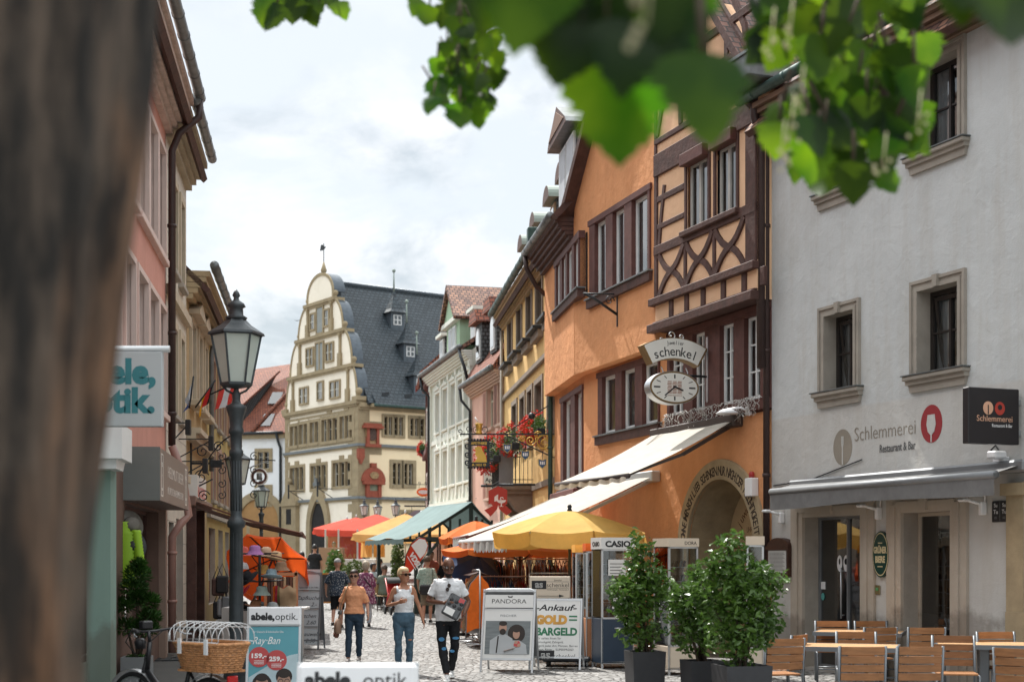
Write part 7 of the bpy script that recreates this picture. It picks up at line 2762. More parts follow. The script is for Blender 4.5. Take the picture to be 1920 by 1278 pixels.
 if bottom:
  b = MB()
  b.loft([(x0, y0, z0, rx + .010, ry + .012) for x0, y0, z0, rx, ry in ((0, .01, .79, .10, .09), (0, .01, .87, hipx * .95, .118 * g), (0, .012, .95, hipx, .122 * g), (0, .0, 1.03 if top_hem > .95 else .98, wai * 1.06, .108 * g))], bottom, 22)
  for i, q in enumerate((-1, 1)):
   hp, k, a = V((q * .088, .01, .88)), V(K[i]), V(A[i])
   pts = [hp, hp.lerp(k, .35), hp.lerp(k, .75), k]
   rs = [.096 * g, .084 * g, .064 + loose, .053 + loose]
   if b_end < .4:
    pts += [k.lerp(a, .3) + V((0, .012, 0)), k.lerp(a, .7), k.lerp(a, .97)]
    rs += [.06 + loose, .048 + loose, .042 + loose]
   else:
    pts[-1] = k.lerp(a, .08)
    rs[-1] = .085
    rs[-2] = .092
   b.tube(pts, rs, bottom, 14)
  remesh(b, 'trousers', o, max(vox, .012), 2)
 if top:
  b = MB()
  L_ = loose + .004
  tt = [(x0, y0, z0, rx + L_, ry + L_) for x0, y0, z0, rx, ry in tor if top_hem < z0 < 1.45]
  t0 = tt[0]
  tt = [(q[0], q[1], q[2], q[3] + .012 * (q[2] < 1.1) * (top_hem < .95), q[4] + .014 * (q[2] < 1.1) * (top_hem < .95)) for q in tt]
  t0 = tt[0]
  tt = [(t0[0], t0[1], top_hem, t0[3] + .004, t0[4] + .004)] + tt
  if sleeve > 0:
   tt += [(0, .012, neck + .005, .082, .068)]
  else:
   tt = [q for q in tt if q[2] < 1.34] + [(0, 0, 1.37, che * .92, .112), (0, .004, 1.405, .125, .085)]
  b.loft(tt, top, 24)
  if sleeve > 0:
   for i, q in enumerate((-1, 1)):
    S, e, w_ = V((q * shw * .84, .008, 1.405)), V(E[i]), V(W[i])
    pts = [S - V((q * .03, 0, 0)), S, S.lerp(e, .4)]
    rs = [.056, .07, .064]
    if sleeve <= 1:
     pts.append(S.lerp(e, sleeve + .25))
     rs.append(.062)
    else:
     pts += [e, e.lerp(w_, sleeve - 1)]
     rs += [.054, .046]
    b.tube(pts, rs, top, 14)
  if skirt:
   b.loft([(0, .0, skirt, hipx * 1.35, .17), (0.02, .0, .95, hipx * 1.1, .14), (0, 0, 1.1, wai * 1.1, .115)], top, 24)
  remesh(b, 'top', o, max(vox, .012), 1)
 b = MB()
 for i in (0, 1):
  a = V(A[i])
  b.tube([a + V((0, .05, -.045)), a + V((0, -.0, -.045)), a + V((0, -.09, -.055)), a + V((0, -.165, -.062))], [.042, .048, .044, .026], shoe or INK, 12, round_ends=True, flat=1.0)
  b.cham(a.x - .046, a.x + .046, a.y - .2, a.y + .085, a.z - .095, a.z - .072, .008, WHITE if shoe in (WHITE, SHOEG) else INK)
 b.build('shoes', o)
 return o
def strap(o, pts, r, mt, name='strap'):
 b = MB()
 b.tube(pts, r, mt, 6, flat=.35)
 b.build(name, o)
GLS = mat('sunglass_lens', (.03, .015, .012), .12)
p1 = person('woman in peach tee and dark jeans with a shoulder bag walking towards us', 664, 24.7, 1.58, 0, 'light', 'f', .0095,
   elb=[(-.26, .03, 1.13), (.25, .03, 1.13)], wri=[(-.27, -.02, .9), (.28, -.10, .93)], knee=[(-.1, -.05, .5), (.09, .04, .49)], ank=[(-.105, -.1, .085), (.075, .15, .1)],
   top=PEACHT, top_hem=.93, sleeve=.7, bottom=JEANS, hairm=mat('dark_brown_hair', (.03, .018, .013), .6, .3, 30), hair='short', shoe=SHOEG, glasses=GLS, girth=1.04, loose=.009)
BAGT = mat('taupe_leather', (.30, .19, .13), .55, .12)
o = thing('shoulder_bag', 'taupe leather shoulder bag hanging beside the woman in the peach tee', 'bag', p1.location)
o.scale = p1.scale
b = MB()
b.loft([(-.30, -.05, .55, .05, .10), (-.31, -.05, .58, .075, .135), (-.31, -.05, .74, .07, .13), (-.30, -.05, .84, .035, .09)], BAGT, 16)
b.build('body', o)
b = MB()
b.loft([(-.33, -.06, .47, .03, .06), (-.34, -.06, .5, .055, .09), (-.335, -.06, .57, .06, .1)], mat('brown_leather', (.13, .05, .03), .5), 14)
b.build('flap', o)
strap(o, [(-.29, -.1, .83), (-.235, -.13, 1.1), (-.155, -.13, 1.34), (-.12, -.03, 1.465), (-.14, .1, 1.38), (-.25, .08, 1.05), (-.30, 0, .83)], .022, mat('olive_strap', (.16, .12, .06), .7))
b = MB()
b.loft([(-.272, -.03, .92, .04, .042), (-.266, -.01, 1.0, .046, .048)], GREYMETAL, 12)
b.build('wrist_wrap', o)
p2 = person('blonde woman in white tank top and ripped blue jeans with hand at her chest', 757, 22.2, 1.64, R(10), 'tan', 'f', .0095,
   elb=[(-.27, .03, 1.13), (.25, .0, 1.14)], wri=[(-.09, -.21, 1.2), (.31, -.08, .90)], knee=[(-.095, -.04, .5), (.1, .02, .49)], ank=[(-.085, .0, .09), (.1, .1, .09)],
   top=TEEW, top_hem=.96, sleeve=0, bottom=JEANSB, hairm=mat('blonde_hair', (.58, .42, .24), .55, .3, 30), hair='short', shoe=BAGT, yaw=R(30), glasses=GLS, girth=1.05, loose=.007, curl=(1.0, .35))
b = MB()
for q in (-1, 1):
 b.tube([(q * .105, -.085, 1.36), (q * .115, -.03, 1.44), (q * .11, .07, 1.40)], [.034, .03, .034], TEEW, 8, flat=.6)
b.build('tank_straps', p2)
b = MB()
b.loft([(0, .004, .965, .158, .127), (0, .004, .995, .156, .125)], WHITE, 24)
b.build('belt', p2)
b = MB()
b.prism(oval(.1, .57, .035, .014, 10), -.082, -.07, SKINS['tan'])
b.build('jeans_tear', p2)
p3 = person('bald bearded man in white tee and ripped black jeans reading a package', 840, 21.2, 1.80, R(4), 'brown', 'm', .0095,
   elb=[(-.29, .04, 1.13), (.30, .04, 1.12)], wri=[(-.05, -.25, 1.11), (.22, -.19, .93)], knee=[(-.09, -.05, .5), (.1, -.0, .5)], ank=[(-.02, -.12, .085), (.05, .2, .12)],
   top=TEEW, top_hem=.85, sleeve=.45, bottom=BLKJ, hairm=INK, hair='bald', shoe=WHITE, pitch=R(22), yaw=R(8), glasses=None, girth=1.02, loose=.01, curl=(.8, .9))
Mh = Matrix.Translation((0, 0, 1.53)) @ Matrix.Rotation(R(8), 4, 'Z') @ Matrix.Rotation(R(22), 4, 'X') @ Matrix.Scale(1.09, 4) @ Matrix.Translation((0, 0, -1.53))
b = MB()
b.loft([(0, -.06, 1.507, .028, .028), (0, -.045, 1.53, .05, .052), (0, -.028, 1.56, .0625, .07), (0, -.018, 1.575, .064, .066)], mat('beard', (.015, .01, .009), .8, .2, 40, .4, 90), 18, M=Mh)
b.build('beard', p3)
b = MB()
for q in (-1, 1):
 b.ring_arc(q * .034, 1.645, .022, .026, 0, 2 * PI, -.112, -.107, INK, 14, M=Mh)
 b.bar((q * .06, -.106, 1.648), (q * .078, .01, 1.64), .004, .006, INK, M=Mh)
b.build('glasses', p3)
b = MB()
for q in (-1, 1):
 b.prism(oval(.0 + q * .012, 1.33 + q * .028, .026, .03, 14), -.155, -.147, GLS)
b.bar((0, -.14, 1.42), (0, -.15, 1.33), .006, .01, INK)
b.build('sunglasses', p3)
b = MB()
RIP = mat('blue_patch', (.07, .25, .48), .7, .2)
for x, z, w_, h_, y in ((-.095, .585, .042, .03, -.13), (.11, .6, .05, .02, -.09), (-.06, .45, .035, .024, -.12), (.06, .41, .035, .02, -.07)):
 b.prism(oval(x, z, w_, h_, 10), y, y + .03, RIP)
b.build('jeans_patches', p3)
o = thing('package', 'clear plastic package of dark items held by the man in the white tee', 'package', p3.location)
o.scale = p3.scale
Mp = Matrix.Translation((.1, -.3, 1.06)) @ Matrix.Rotation(R(28), 4, 'Y') @ Matrix.Rotation(R(-20), 4, 'X')
b = MB()
b.cham(-.13, .13, -.035, .035, -.17, .17, .02, mat('dark_package', (.07, .075, .08), .15, .4, 14))
b.build('wrapper', o)
b = MB()
b.box(-.1, .04, -.038, -.035, -.15, -.05, PAPER, M=None)
b.box(.02, .1, -.038, -.035, .08, .15, REDD)
for k in range(6):
 b.ball((-.08 + .08 * (k % 3), -.03, .0 + .07 * (k // 3)), (.036, .014, .032), INK, 8)
b.build('label', o)
for c in o.children:
 c.matrix_local = Mp
BARE = dict(b_end=.5)
person('man in dark floral shirt, black shorts and grey cap walking away', 633, 36.6, 1.75, R(180), 'light', 'm', .015, knee=[(-.1, .03, .5), (.1, -.04, .5)], ank=[(-.1, .02, .09), (.1, .2, .16)], elb=[(-.3, .04, 1.14), (.3, -.02, 1.14)], wri=[(-.31, -.06, .9), (.31, -.08, .92)], top=FLOR, top_hem=.82, sleeve=.75, bottom=BLKJ, hairm=mat('grey_cap', (.3, .3, .31), .8), hair='cap', girth=1.15, loose=.02, **BARE)
p = person('woman with grey bob in purple print tunic walking away', 686, 36.9, 1.68, R(184), 'light', 'f', .015, top=PURP, top_hem=.84, sleeve=1.3, bottom=mat('pale_trousers', (.42, .46, .5), .8), hairm=mat('ash_hair', (.42, .36, .28), .6, .3, 30), hair='bob', girth=1.25, loose=.02, skirt=.62)
strap(p, [(.14, .06, 1.43), (0, .16, 1.25), (-.16, .14, 1.06)], .018, INK)
p = person('man in pale green check shirt and khaki shorts walking away', 801, 38.4, 1.76, R(176), 'light', 'm', .015, top=CHECK, top_hem=.86, sleeve=.7, bottom=mat('khaki', (.2, .16, .11), .8), hairm=mat('brown_hair', (.08, .05, .03), .7, .2, 30), hair='short', girth=1.15, loose=.02, **BARE)
b = MB()
b.cham(-.17, .17, .15, .25, .74, 1.02, .04, INK)
b.build('waist_bag', p)
strap(p, [(-.15, .07, 1.43), (-.17, .16, 1.25), (-.18, .16, 1.0)], .018, INK)
pb = person('man in black tee and grey shorts walking away with a green bag', 590, 52, 1.8, R(180), 'light', 'm', .018, top=BLKJ, top_hem=.85, sleeve=.5, bottom=mat('grey_shorts', (.3, .32, .33), .8), hairm=INK, hair='short', girth=1.1, **BARE)
o = thing('plastic_bag', 'translucent green plastic bag carried by the man in the black tee', 'bag', (X(608, 51.8), 51.8, gz(52)))
b = MB()
b.loft([(0, 0, .42, .08, .06), (0, 0, .47, .17, .1), (0, 0, .62, .15, .09), (0, 0, .78, .06, .04), (0, 0, .9, .02, .015)], mat('green_plastic', (.12, .5, .22), .4, .15, 8, transl=.4), 12)
b.build('bag', o)
person('person in slate top half hidden behind the orange parasol and menu board', 566, 47, 1.66, R(180), 'tan', 'f', .018, top=mat('slate_top', (.06, .075, .1), .8), sleeve=.6, bottom=BLKJ, hairm=INK, hair='bob')
person('stallholder seen behind the brown cardboard box', 626, 61.5, 1.72, 0, 'tan', 'm', .02, top=BLKJ, bottom=BLKJ, hairm=INK)
person('person in coral top standing inside the green stall', 809, 45.5, 1.72, R(10), 'light', 'm', .018, top=mat('coral_top', (.55, .14, .1), .8), bottom=JEANS, hairm=INK)
person('shopper in pale blue shirt beside the dark blue parasol', 866, 33.2, 1.6, R(120), 'light', 'm', .018, top=mat('pale_blue_shirt', (.38, .44, .55), .8), sleeve=1.4, bottom=mat('beige_trousers', (.4, .33, .26), .8), hairm=INK, girth=1.1)
SIT = dict(knee=[(-.11, -.42, .80), (.12, -.42, .80)], ank=[(-.1, -.36, .42), (.14, -.3, .42)], drop=.36)
person('man in sage tee seated on a bistro chair with his back to us', 720, 43.1, 1.72, R(150), 'light', 'm', .015, top=mat('sage_tee', (.16, .2, .16), .8), sleeve=.6, bottom=JEANS, hairm=mat('grey_brown_hair', (.12, .09, .07), .7), elb=[(-.28, -.06, 1.14), (.28, -.06, 1.14)], wri=[(-.2, -.3, 1.1), (.2, -.3, 1.1)], pitch=R(15), **SIT)
person('woman in pale shirt seated in the shade under the amber umbrella', 700, 47.0, 1.65, R(40), 'tan', 'f', .018, top=mat('ice_shirt', (.4, .48, .52), .8), sleeve=.7, bottom=JEANS, hairm=INK, hair='bob', **SIT)
person('dark haired person in black seated deep under the amber umbrella', 712, 50.0, 1.7, R(-30), 'tan', 'm', .018, top=BLKJ, bottom=BLKJ, hairm=INK, **SIT)
person('woman in black with curly dark hair browsing inside the green stall', 835, 43.2, 1.66, R(160), 'tan', 'f', .018, top=BLKJ, sleeve=.8, bottom=BLKJ, hairm=mat('curly_hair', (.05, .025, .015), .8, .4, 40), hair='bob')
#  shop signs on the right
f = FOB
o = thing('scrolled_sign_arm', 'long black iron sign arm with gilded scrolls on the corner of the orange house', 'sign bracket', f.world(-.05, 0, 0), 0)
wy = f.world(-.05, 0, 0)
zb = H + (YH - 813) / F * 36
xe = X(862, 36) - wy.x
GILD = mat('gilding', (.6, .38, .08), .35, .15, metal=.5)
b = MB()
b.bar((0, 0, zb), (xe, 0, zb), .035, .035, DARKIRON)
xm = X(945, 36) - wy.x
b.bar((xm, 0, zb), (0, 0, zb + .82), .025, .025, DARKIRON)
b.bar((xm, 0, zb), (0, 0, zb - .6), .03, .03, DARKIRON)
scroll(b, xe, zb + .07, .07, -PI / 2, 1.2, DARKIRON, rad=.012)
for k in range(3):
 scroll(b, xe + .22 + .2 * k, zb + .12, .1, -PI / 2, 1.3, DARKIRON, rad=.01, flip=(-1) ** k)
b.ball((xm * .45, 0, zb + .46), .09, DARKIRON, 8)
b.build('arm', o)
b = MB()
for cx_, cz_, r_, fl in ((-.26, zb - .22, .22, 1), (-.6, zb - .16, .14, -1), (-.14, zb - .1, .1, -1), (-.42, zb - .02, .1, 1), (-.8, zb - .12, .09, 1), (-.15, zb - .36, .12, 1)):
 scroll(b, cx_, cz_, r_, .5, 1.7, GILD, rad=.016, flip=fl)
b.build('gilded_scrolls', o)
for px, py, s_ in ((951, 839, 1), (985, 852, 1), (1017, 868, .9)):
 b = MB()
 x = X(px, 36) - wy.x
 z = H + (YH - py) / F * 36
 sh = lambda k: [(x - .11 * k, z + .12 * k), (x, z + .09 * k), (x + .11 * k, z + .12 * k), (x + .1 * k, z - .04 * k), (x, z - .14 * k), (x - .1 * k, z - .04 * k)]
 b.prism(sh(1), -.02, .02, mat('shield_gold', (.45, .36, .12), .5) if px == 951 else SHG)
 SHG = bpy.data.materials['shield_gold']
 b.prism(sh(.85), -.026, -.02, mat('shield_blue', (.03, .08, .18), .4) if px == 951 else SHB)
 SHB = bpy.data.materials['shield_blue']
 for q in (-.045, 0, .045):
  b.box(x + q - .014, x + q + .014, -.03, -.026, z - .03, z + .05, WHITE)
 b.tube([(x, 0, z + .1), (x, 0, z + .32)], .008, DARKIRON, 4)
 b.build('shield', o)
o = thing('apothecary_sign', 'black ornate apothecary frame with a golden lion hanging from the long sign arm', 'sign', (X(898, 36), 36.0, H + (YH - 850) / F * 36))
b = MB()
hw_, hh_ = .27, .31
for x0, x1, z0, z1 in ((-hw_, hw_, .2, .33), (-hw_, hw_, -.33, -.22), (-hw_, -hw_ + .07, -.22, .2), (hw_ - .07, hw_, -.22, .2)):
 b.box(x0, x1, -.03, .03, z0, z1, DARKIRON)
for sx_ in (-1, 1):
 for z in (-.22, -.02, .2):
  scroll(b, sx_ * .29, z, .085, 0, 1.3, DARKIRON, rad=.02, flip=sx_)
 b.tube([(sx_ * .2, 0, .33), (sx_ * .2, 0, .5)], .012, DARKIRON, 5)
for k in range(8):
 b.ball((-.26 + .075 * k, 0, .35), .035, DARKIRON, 6)
 b.ball((-.26 + .075 * k, 0, -.35), .035, DARKIRON, 6)
b.build('frame', o)
b = MB()
b.prism([(-.1, -.2), (.2, -.2), (.17, -.05), (.1, .06), (.06, .17), (-.02, .19), (-.11, .15), (-.08, .05), (-.1, -.02), (-.04, -.1)], -.02, .02, GILD)
b.box(-.15, .22, -.02, .02, -.225, -.2, GILD)
b.build('lion', o)
b = MB()
fit(b, 'APOTHEKE', -.2, .2, .23, .09, GILD, y=-.031, bold=.003)
fit(b, 'A 1621 D', -.18, .18, -.31, .08, GILD, y=-.031, bold=.003)
b.build('lettering', o)
b = MB()
b.lathe([(.085, .5), (.085, .53), (.07, .55), (.085, .72), (.1, .73), (.1, .76)], GILD, 14, (.0, 0, 0))
b.tube([(0, 0, .75), (-.1, 0, .92)], .016, WHITE, 6)
b.build('mortar', o)
Y_ = 46.0
o = thing('pharmacy_name_sign', 'white pharmacy name panel with black serif lettering beneath the lion frame', 'sign', (X(930, Y_), Y_, H + (YH - 893) / F * Y_))
b = MB()
w = (X(952, Y_) - X(907, Y_)) / 2
b.cham(-w, w, -.05, .05, -.22, .22, .01, PAPER)
b.build('panel', o)
b = MB()
fit(b, 'Löwen', -w * .5, w * .6, .02, .19, INK, y=-.051, bold=.004)
fit(b, 'Apotheke', -w * .9, w * .95, -.17, .19, INK, y=-.051, bold=.004)
b.build('lettering', o)
b = MB()
b.tube([(-w - .1, 0, -.3), (1.2, 0, -.3)], .04, DARKIRON, 8)
b.tube([(-w * .8, 0, -.3), (-w * .8, 0, -.2)], .02, DARKIRON, 6)
b.build('bracket', o)
Y_ = 45.0
Y_ = 39.3
o = thing('pharmacy_letter_sign', 'red gothic letter A pharmacy sign with white cup and snake', 'sign', (X(934, Y_), Y_, H + (YH - 968) / F * Y_))
s = Y_ / F
RA = mat('pharmacy_red', (.42, .045, .03), .4, .05)
q = [(-26, 12), (-10, 20), (-14, 24), (-18, 22), (-18, 48), (0, 57), (17, 50), (17, 24), (13, 22), (26, 10), (16, 2), (2, 14), (0, 22), (-2, 14), (-14, 0)]
b = MB()
b.prism([(x * s, z * s) for x, z in q], -.06, .06, RA, side=WHITE)
b.build('letter', o)
b = MB()
b.prism([(x * s, z * s) for x, z in ((-7, 37), (0, 42), (0, 30), (-7, 28))], -.065, -.06, WHITE)
b.prism([((6 + 9 * math.cos(PI + PI * k / 8)) * s, (31 + 6 * math.sin(PI + PI * k / 8)) * s) for k in range(9)], -.066, -.06, WHITE)
b.bar((6 * s, -.066, 26 * s), (6 * s, -.066, 19 * s), .03, .01, WHITE)
b.bar((2 * s, -.066, 19 * s), (10 * s, -.066, 19 * s), .02, .01, WHITE)
scroll(b, 6 * s, 33 * s, 4 * s, 0, .8, WHITE, y=-.066, rad=.012)
b.build('cup', o)
b = MB()
b.tube([(0, 0, 57 * s), (0, 0, 60 * s)], .03, DARKIRON, 6)
b.tube([(0, .02, 60 * s), (1.3, .02, 60 * s)], .03, DARKIRON, 6)
b.build('bracket', o)
Y_ = 66.0
o = thing('oval_shop_sign', 'small orange oval sign hanging from a curled iron arm by the red timbered house', 'sign', (X(794, Y_), Y_, H + (YH - 922) / F * Y_))
b = MB()
b.prism(oval(0, 0, .32, .2, 20), -.04, .04, ORC)
b.prism(oval(0, 0, .24, .1, 20), -.05, -.04, PAPER)
b.build('plate', o)
b = MB()
b.bar((-.75, 0, .35), (.5, 0, .35), .03, .03, DARKIRON)
for x in (-.2, .1, .35):
 scroll(b, x, .42, .07, -PI / 2, 1.2, DARKIRON, rad=.012)
for x in (-.2, .2):
 b.bar((x, 0, .15), (x, 0, .35), .012, .012, DARKIRON, up=(0, 1, 0))
b.build('bracket', o)
o = thing('round_cafe_sign', 'half round blue grey sign board below a dark bar near the town hall side', 'sign', (X(786, 67), 67.0, H + (YH - 972) / F * 67))
b = MB()
b.prism([(.5 * math.cos(PI * k / 12), .42 * math.sin(PI * k / 12)) for k in range(13)], -.04, .04, mat('blue_grey_sign', (.2, .23, .27), .6, .2))
b.build('plate', o)
b = MB()
b.bar((-.7, 0, .6), (.6, 0, .6), .07, .07, DARKIRON)
b.bar((-.8, 0, .95), (.6, 0, 1.1), .02, .02, DARKIRON)
for x in (-.35, .35):
 b.bar((x, 0, .3), (x, 0, .6), .02, .02, DARKIRON, up=(0, 1, 0))
b.build('bracket', o)
#  left wall fittings: flags, brackets, awning
FLAGS = [('flag_white', (.6, .62, .66)), ('flag_blue', (.08, .12, .3)), ('flag_black', (.02, .02, .02)), ('flag_crimson', (.5, .03, .03)), ('flag_gold', (.75, .4, .02)), ('flag_scarlet', (.6, .06, .05))]
FMm = {n: mat(n, c, .85, .08, transl=.3) for n, c in FLAGS}
def flag(label, Y_, p0, p1, stripes, drop, seed):
 """pole from p0 to p1 (pixels) with cloth hanging below its outer half"""
 A, B = P(*p0, Y_), P(*p1, Y_)
 o = thing('flag', label, 'flag', A, 0, 'flags on the ochre houses')
 d = B - A
 b = MB()
 b.tube([V((0, 0, 0)), d], .018, DARKIRON, 6)
 b.build('pole', o)
 b = MB()
 n = len(stripes)
 for k, st in enumerate(stripes):
  b.grid(lambda i, j: V((d.x * (.35 + .63 * (k + i) / n), .06 * math.sin(6 * j + (k + i) * 2.1 + seed) * j, d.z * (.35 + .63 * (k + i) / n))) + V((.05 * j * math.sin(3 * (k + i) + seed) - .12 * j, 0, -drop * j)), 5, 9, FMm[st])
 b.build('cloth', o)
flag('black red and gold tricolour flag on a slanted pole', 31.2, (366, 764), (404, 712), ['flag_gold', 'flag_crimson', 'flag_black'], .42, 1)
flag('red and white pointed regional flag half hidden by the lantern', 32.5, (392, 740), (446, 716), ['flag_scarlet', 'flag_white', 'flag_scarlet'], .48, 3)
flag('furled white and blue flag hanging close to the wall', 29.6, (355, 765), (363, 705), ['flag_blue', 'flag_white', 'flag_white'], .35, 5)
for k, (Y_, px, py, lab) in enumerate(((27.6, 353, 800, 'thin iron spotlight arm over the brown fascia box'), (29.0, 396, 830, 'iron arm with small black spotlight by the lantern scrolls'), (28.2, 385, 872, 'lower iron arm with small black spotlight above the awning'))):
 A = P(px, py, Y_)
 o = thing('spotlight_arm', lab, 'spotlight', V((LW(Y_).x, Y_, A.z)), 0, 'spotlight arms on the left houses')
 d = A.x - LW(Y_).x
 b = MB()
 b.bar((0, 0, .08), (d, 0, .08), .022, .022, DARKIRON)
 b.bar((0, 0, -.3), (d, 0, .05), .022, .022, DARKIRON)
 b.build('arm', o)
 b = MB()
 b.cham(d - .05, d + .05, -.06, .06, -.16, .14, .012, INK)
 b.build('lamp_head', o)
Y_ = 33.0
o = thing('round_guild_sign', 'round guild sign with a hanging tankard on an iron arm before the white house', 'sign', P(486, 893, 44))
b = MB()
b.ring_arc(0, 0, .17, .24, 0, 2 * PI, -.03, .03, TIMBERRED, 24)
b.ring_arc(0, 0, .24, .27, 0, 2 * PI, -.035, .035, PAPER, 24)
b.build('ring', o)
b = MB()
b.lathe([(.08, -.1), (.085, .08), (.06, .11)], GREYMETAL, 10)
b.build('tankard', o)
b = MB()
b.bar((-.9, 0, .55), (.5, 0, .5), .03, .03, DARKIRON)
b.bar((-.75, 0, .1), (.25, 0, .48), .03, .03, STEEL)
b.bar((0, 0, .25), (0, 0, .52), .02, .02, DARKIRON, up=(0, 1, 0))
scroll(b, -.6, .36, .14, 0, 1.3, DARKIRON, rad=.015)
b.bar((-.9, 0, .7), (-.9, 0, -.1), .04, .04, DARKIRON, up=(0, 1, 0))
b.bar((-3.6, .2, .58), (-.9, 0, .56), .03, .03, DARKIRON)
b.build('bracket', o)
o = thing('shop_sign_panel', 'white shop panel with red lettering edge-on above the brown awning', 'sign', FL3.world(.3, 0, 3.0), FL3.th)
b = MB()
b.box(0, 2.4, -.2, -.003, 0, .62, PAPER)
b.build('panel', o)
b = MB()
fit(b, 'BÄCKEREI', .2, 2.2, .16, .32, REDD, y=-.2, bold=.01)
b.build('lettering', o)
BRAW = mat('brown_red_awning', (.22, .10, .075), .85, .15, 3, transl=.2)
awning('brown_awning', 'rust brown awning stretched from the left houses over the hat stand', FL3, .0, 4.6, 3.05, 2.45, 2.36, .0001 + .06, 3, rail=mat('brown_awning_rail', (.18, .11, .09), .5), cloth=BRAW, valm=BRAW)
#  hats
def hat_mesh(kind, mt, band=None):
 b = MB()
 if kind == 'brim':
  b.lathe([(.19, 0), (.185, .012), (.1, .02), (.095, .06), (.085, .115), (.055, .135), (.005, .137)], mt, 22)
 elif kind == 'bucket':
  b.lathe([(.165, -.02), (.158, -.015), (.105, .05), (.1, .06), (.092, .125), (.06, .145), (.005, .147)], mt, 22)
 else:
  b.lathe([(.115, -.01), (.11, 0), (.1, .05), (.07, .1), (.005, .115)], mt, 20)
 if band:
  b.lathe([(.1005, .026), (.1005, .05)], band, 22)
 return b
def hat(label, x, y, z, kind, col, band=None, tilt=(0, 0, 0), group='hats on the hat stand', s=1.0):
 mt = mat('felt_' + label[:14].replace(' ', '_'), col, .9, .12, 30, .3, 120)
 o = hat_mesh(kind, mt, band).build('hat')
 o.location = (x, y, z)
 o.rotation_euler = tilt
 o.scale = (s, s, s)
 tag(o, label, 'hat', group)
Yh = 25.0
o = thing('hat_stand', 'revolving black hat stand with three tiers of hats under the brown awning', 'hat stand', (X(487, Yh), Yh, 0))
b = MB()
b.tube([(0, 0, .05), (0, 0, 2.0)], .025, INK, 8)
b.build('pole', o)
for z in (1.9, 1.42, .92):
 b = MB()
 for k in range(4):
  a = PI / 4 + k * PI / 2
  b.tube([(0, 0, z - .03), (.36 * math.cos(a), .36 * math.sin(a), z - .02)], .012, INK, 6)
  b.tube([(.36 * math.cos(a) + .13 * math.cos(t * PI / 6), .36 * math.sin(a) + .13 * math.sin(t * PI / 6), z - .01) for t in range(13)], .008, INK, 5)
 b.build('tier', o)
b = MB()
for k in range(4):
 a = PI / 4 + k * PI / 2
 b.bar((0, 0, .12), (.4 * math.cos(a), .4 * math.sin(a), .04), .04, .04, INK)
b.build('base', o)
hx, hy = X(487, Yh), Yh
for lab, px, py, dy, kind, col, band, tl in (
 ('mauve felt bucket hat on the top tier', 478, 1032, -.25, 'bucket', (.36, .16, .36), None, (0, 0, 0)),
 ('natural straw hat with brown band at the top of the stand', 517, 1042, -.25, 'brim', (.62, .42, .24), TIMBERRED, (R(-8), R(10), 0)),
 ('coral red felt hat half behind the lamp post', 455, 1034, .1, 'bucket', (.52, .1, .08), None, (0, 0, 0)),
 ('small cream straw hat at the back of the top tier', 499, 1034, .3, 'brim', (.55, .38, .26), None, (R(10), 0, 0)),
 ('large black hat tipped over on the middle tier', 468, 1079, -.25, 'brim', (.015, .015, .018), None, (R(20), R(-38), 0)),
 ('pale blue striped sun hat on the middle tier', 509, 1075, -.25, 'brim', (.28, .38, .43), None, (R(-10), 0, 0)),
 ('ochre knitted hat behind the middle tier', 493, 1068, .25, 'bucket', (.4, .22, .06), None, (0, 0, 0)),
 ('white cotton cap next to the lamp post', 455, 1060, .0, 'cap', (.62, .62, .63), None, (0, 0, 0)),
 ('brown felt hat at the back of the middle tier', 527, 1062, .3, 'bucket', (.25, .15, .09), None, (0, 0, 0)),
 ('sage green bucket hat on the lowest tier', 491, 1108, -.25, 'bucket', (.22, .27, .24), GREYMETAL, (0, 0, 0)),
 ('scarlet cloth hat low beside the lamp post', 456, 1106, .0, 'brim', (.5, .02, .04), None, (0, R(-50), 0)),
 ('brown leather hat below the lowest tier', 478, 1132, -.2, 'brim', (.22, .1, .05), None, (0, R(15), 0)),
 ('black wide brimmed hat below the lowest tier', 458, 1136, .0, 'brim', (.02, .02, .02), None, (0, R(-20), 0)),
 ('grey striped cap on the lowest tier', 511, 1134, -.1, 'cap', (.3, .32, .32), None, (0, 0, 0))):
 p = P(px, py, Yh + dy)
 hat(lab, p.x, p.y, p.z - .05, kind, col, band, tl)
for k, (px, py, col, lab) in enumerate(((242, 985, (.16, .15, .13), 'grey felt hat hanging highest in the furrier window'), (248, 1022, (.05, .055, .06), 'wide dark grey hat hanging in the furrier window'), (246, 1058, (.24, .14, .07), 'brown straw hat hanging lowest in the furrier window'))):
 p = P(px, py, 21.1)
 hat(lab, p.x, p.y, p.z, 'brim', col, INK, (R(78), R(30), R(40)), 'hats hanging in the furrier window', 1.25)
p = P(230, 1105, 21.0)
o = thing('puffer_jacket', 'lime green quilted jacket hanging at the furrier shop entrance', 'jacket', p)
LIME = mat('lime_quilting', (.30, .52, .03), .5, .1)
b = MB()
b.loft([(0, 0, .04 + .055 * k + dz, .2 * w_ * (1 if k < 15 else .7), .1 * w_) for k in range(18) for dz, w_ in ((0, .86), (.0275, 1.05))], LIME, 18)
b.build('body', o)
for sx_ in (-1, 1):
 b = MB()
 b.loft([(sx_ * (.2 + .006 * k), 0, .88 - .05 * k + dz, .075 * w_, .07 * w_) for k in range(14) for dz, w_ in ((0, .85), (-.025, 1.05))], LIME, 12)
 b.build('sleeve', o)
o = thing('folding_table', 'white covered sales table with scarves behind the hat stand', 'table', (X(500, 26.3), 26.3, 0))
b = MB()
b.box(-.75, .75, -.4, .4, .86, .9, PAPER)
b.build('tabletop', o)
b = MB()
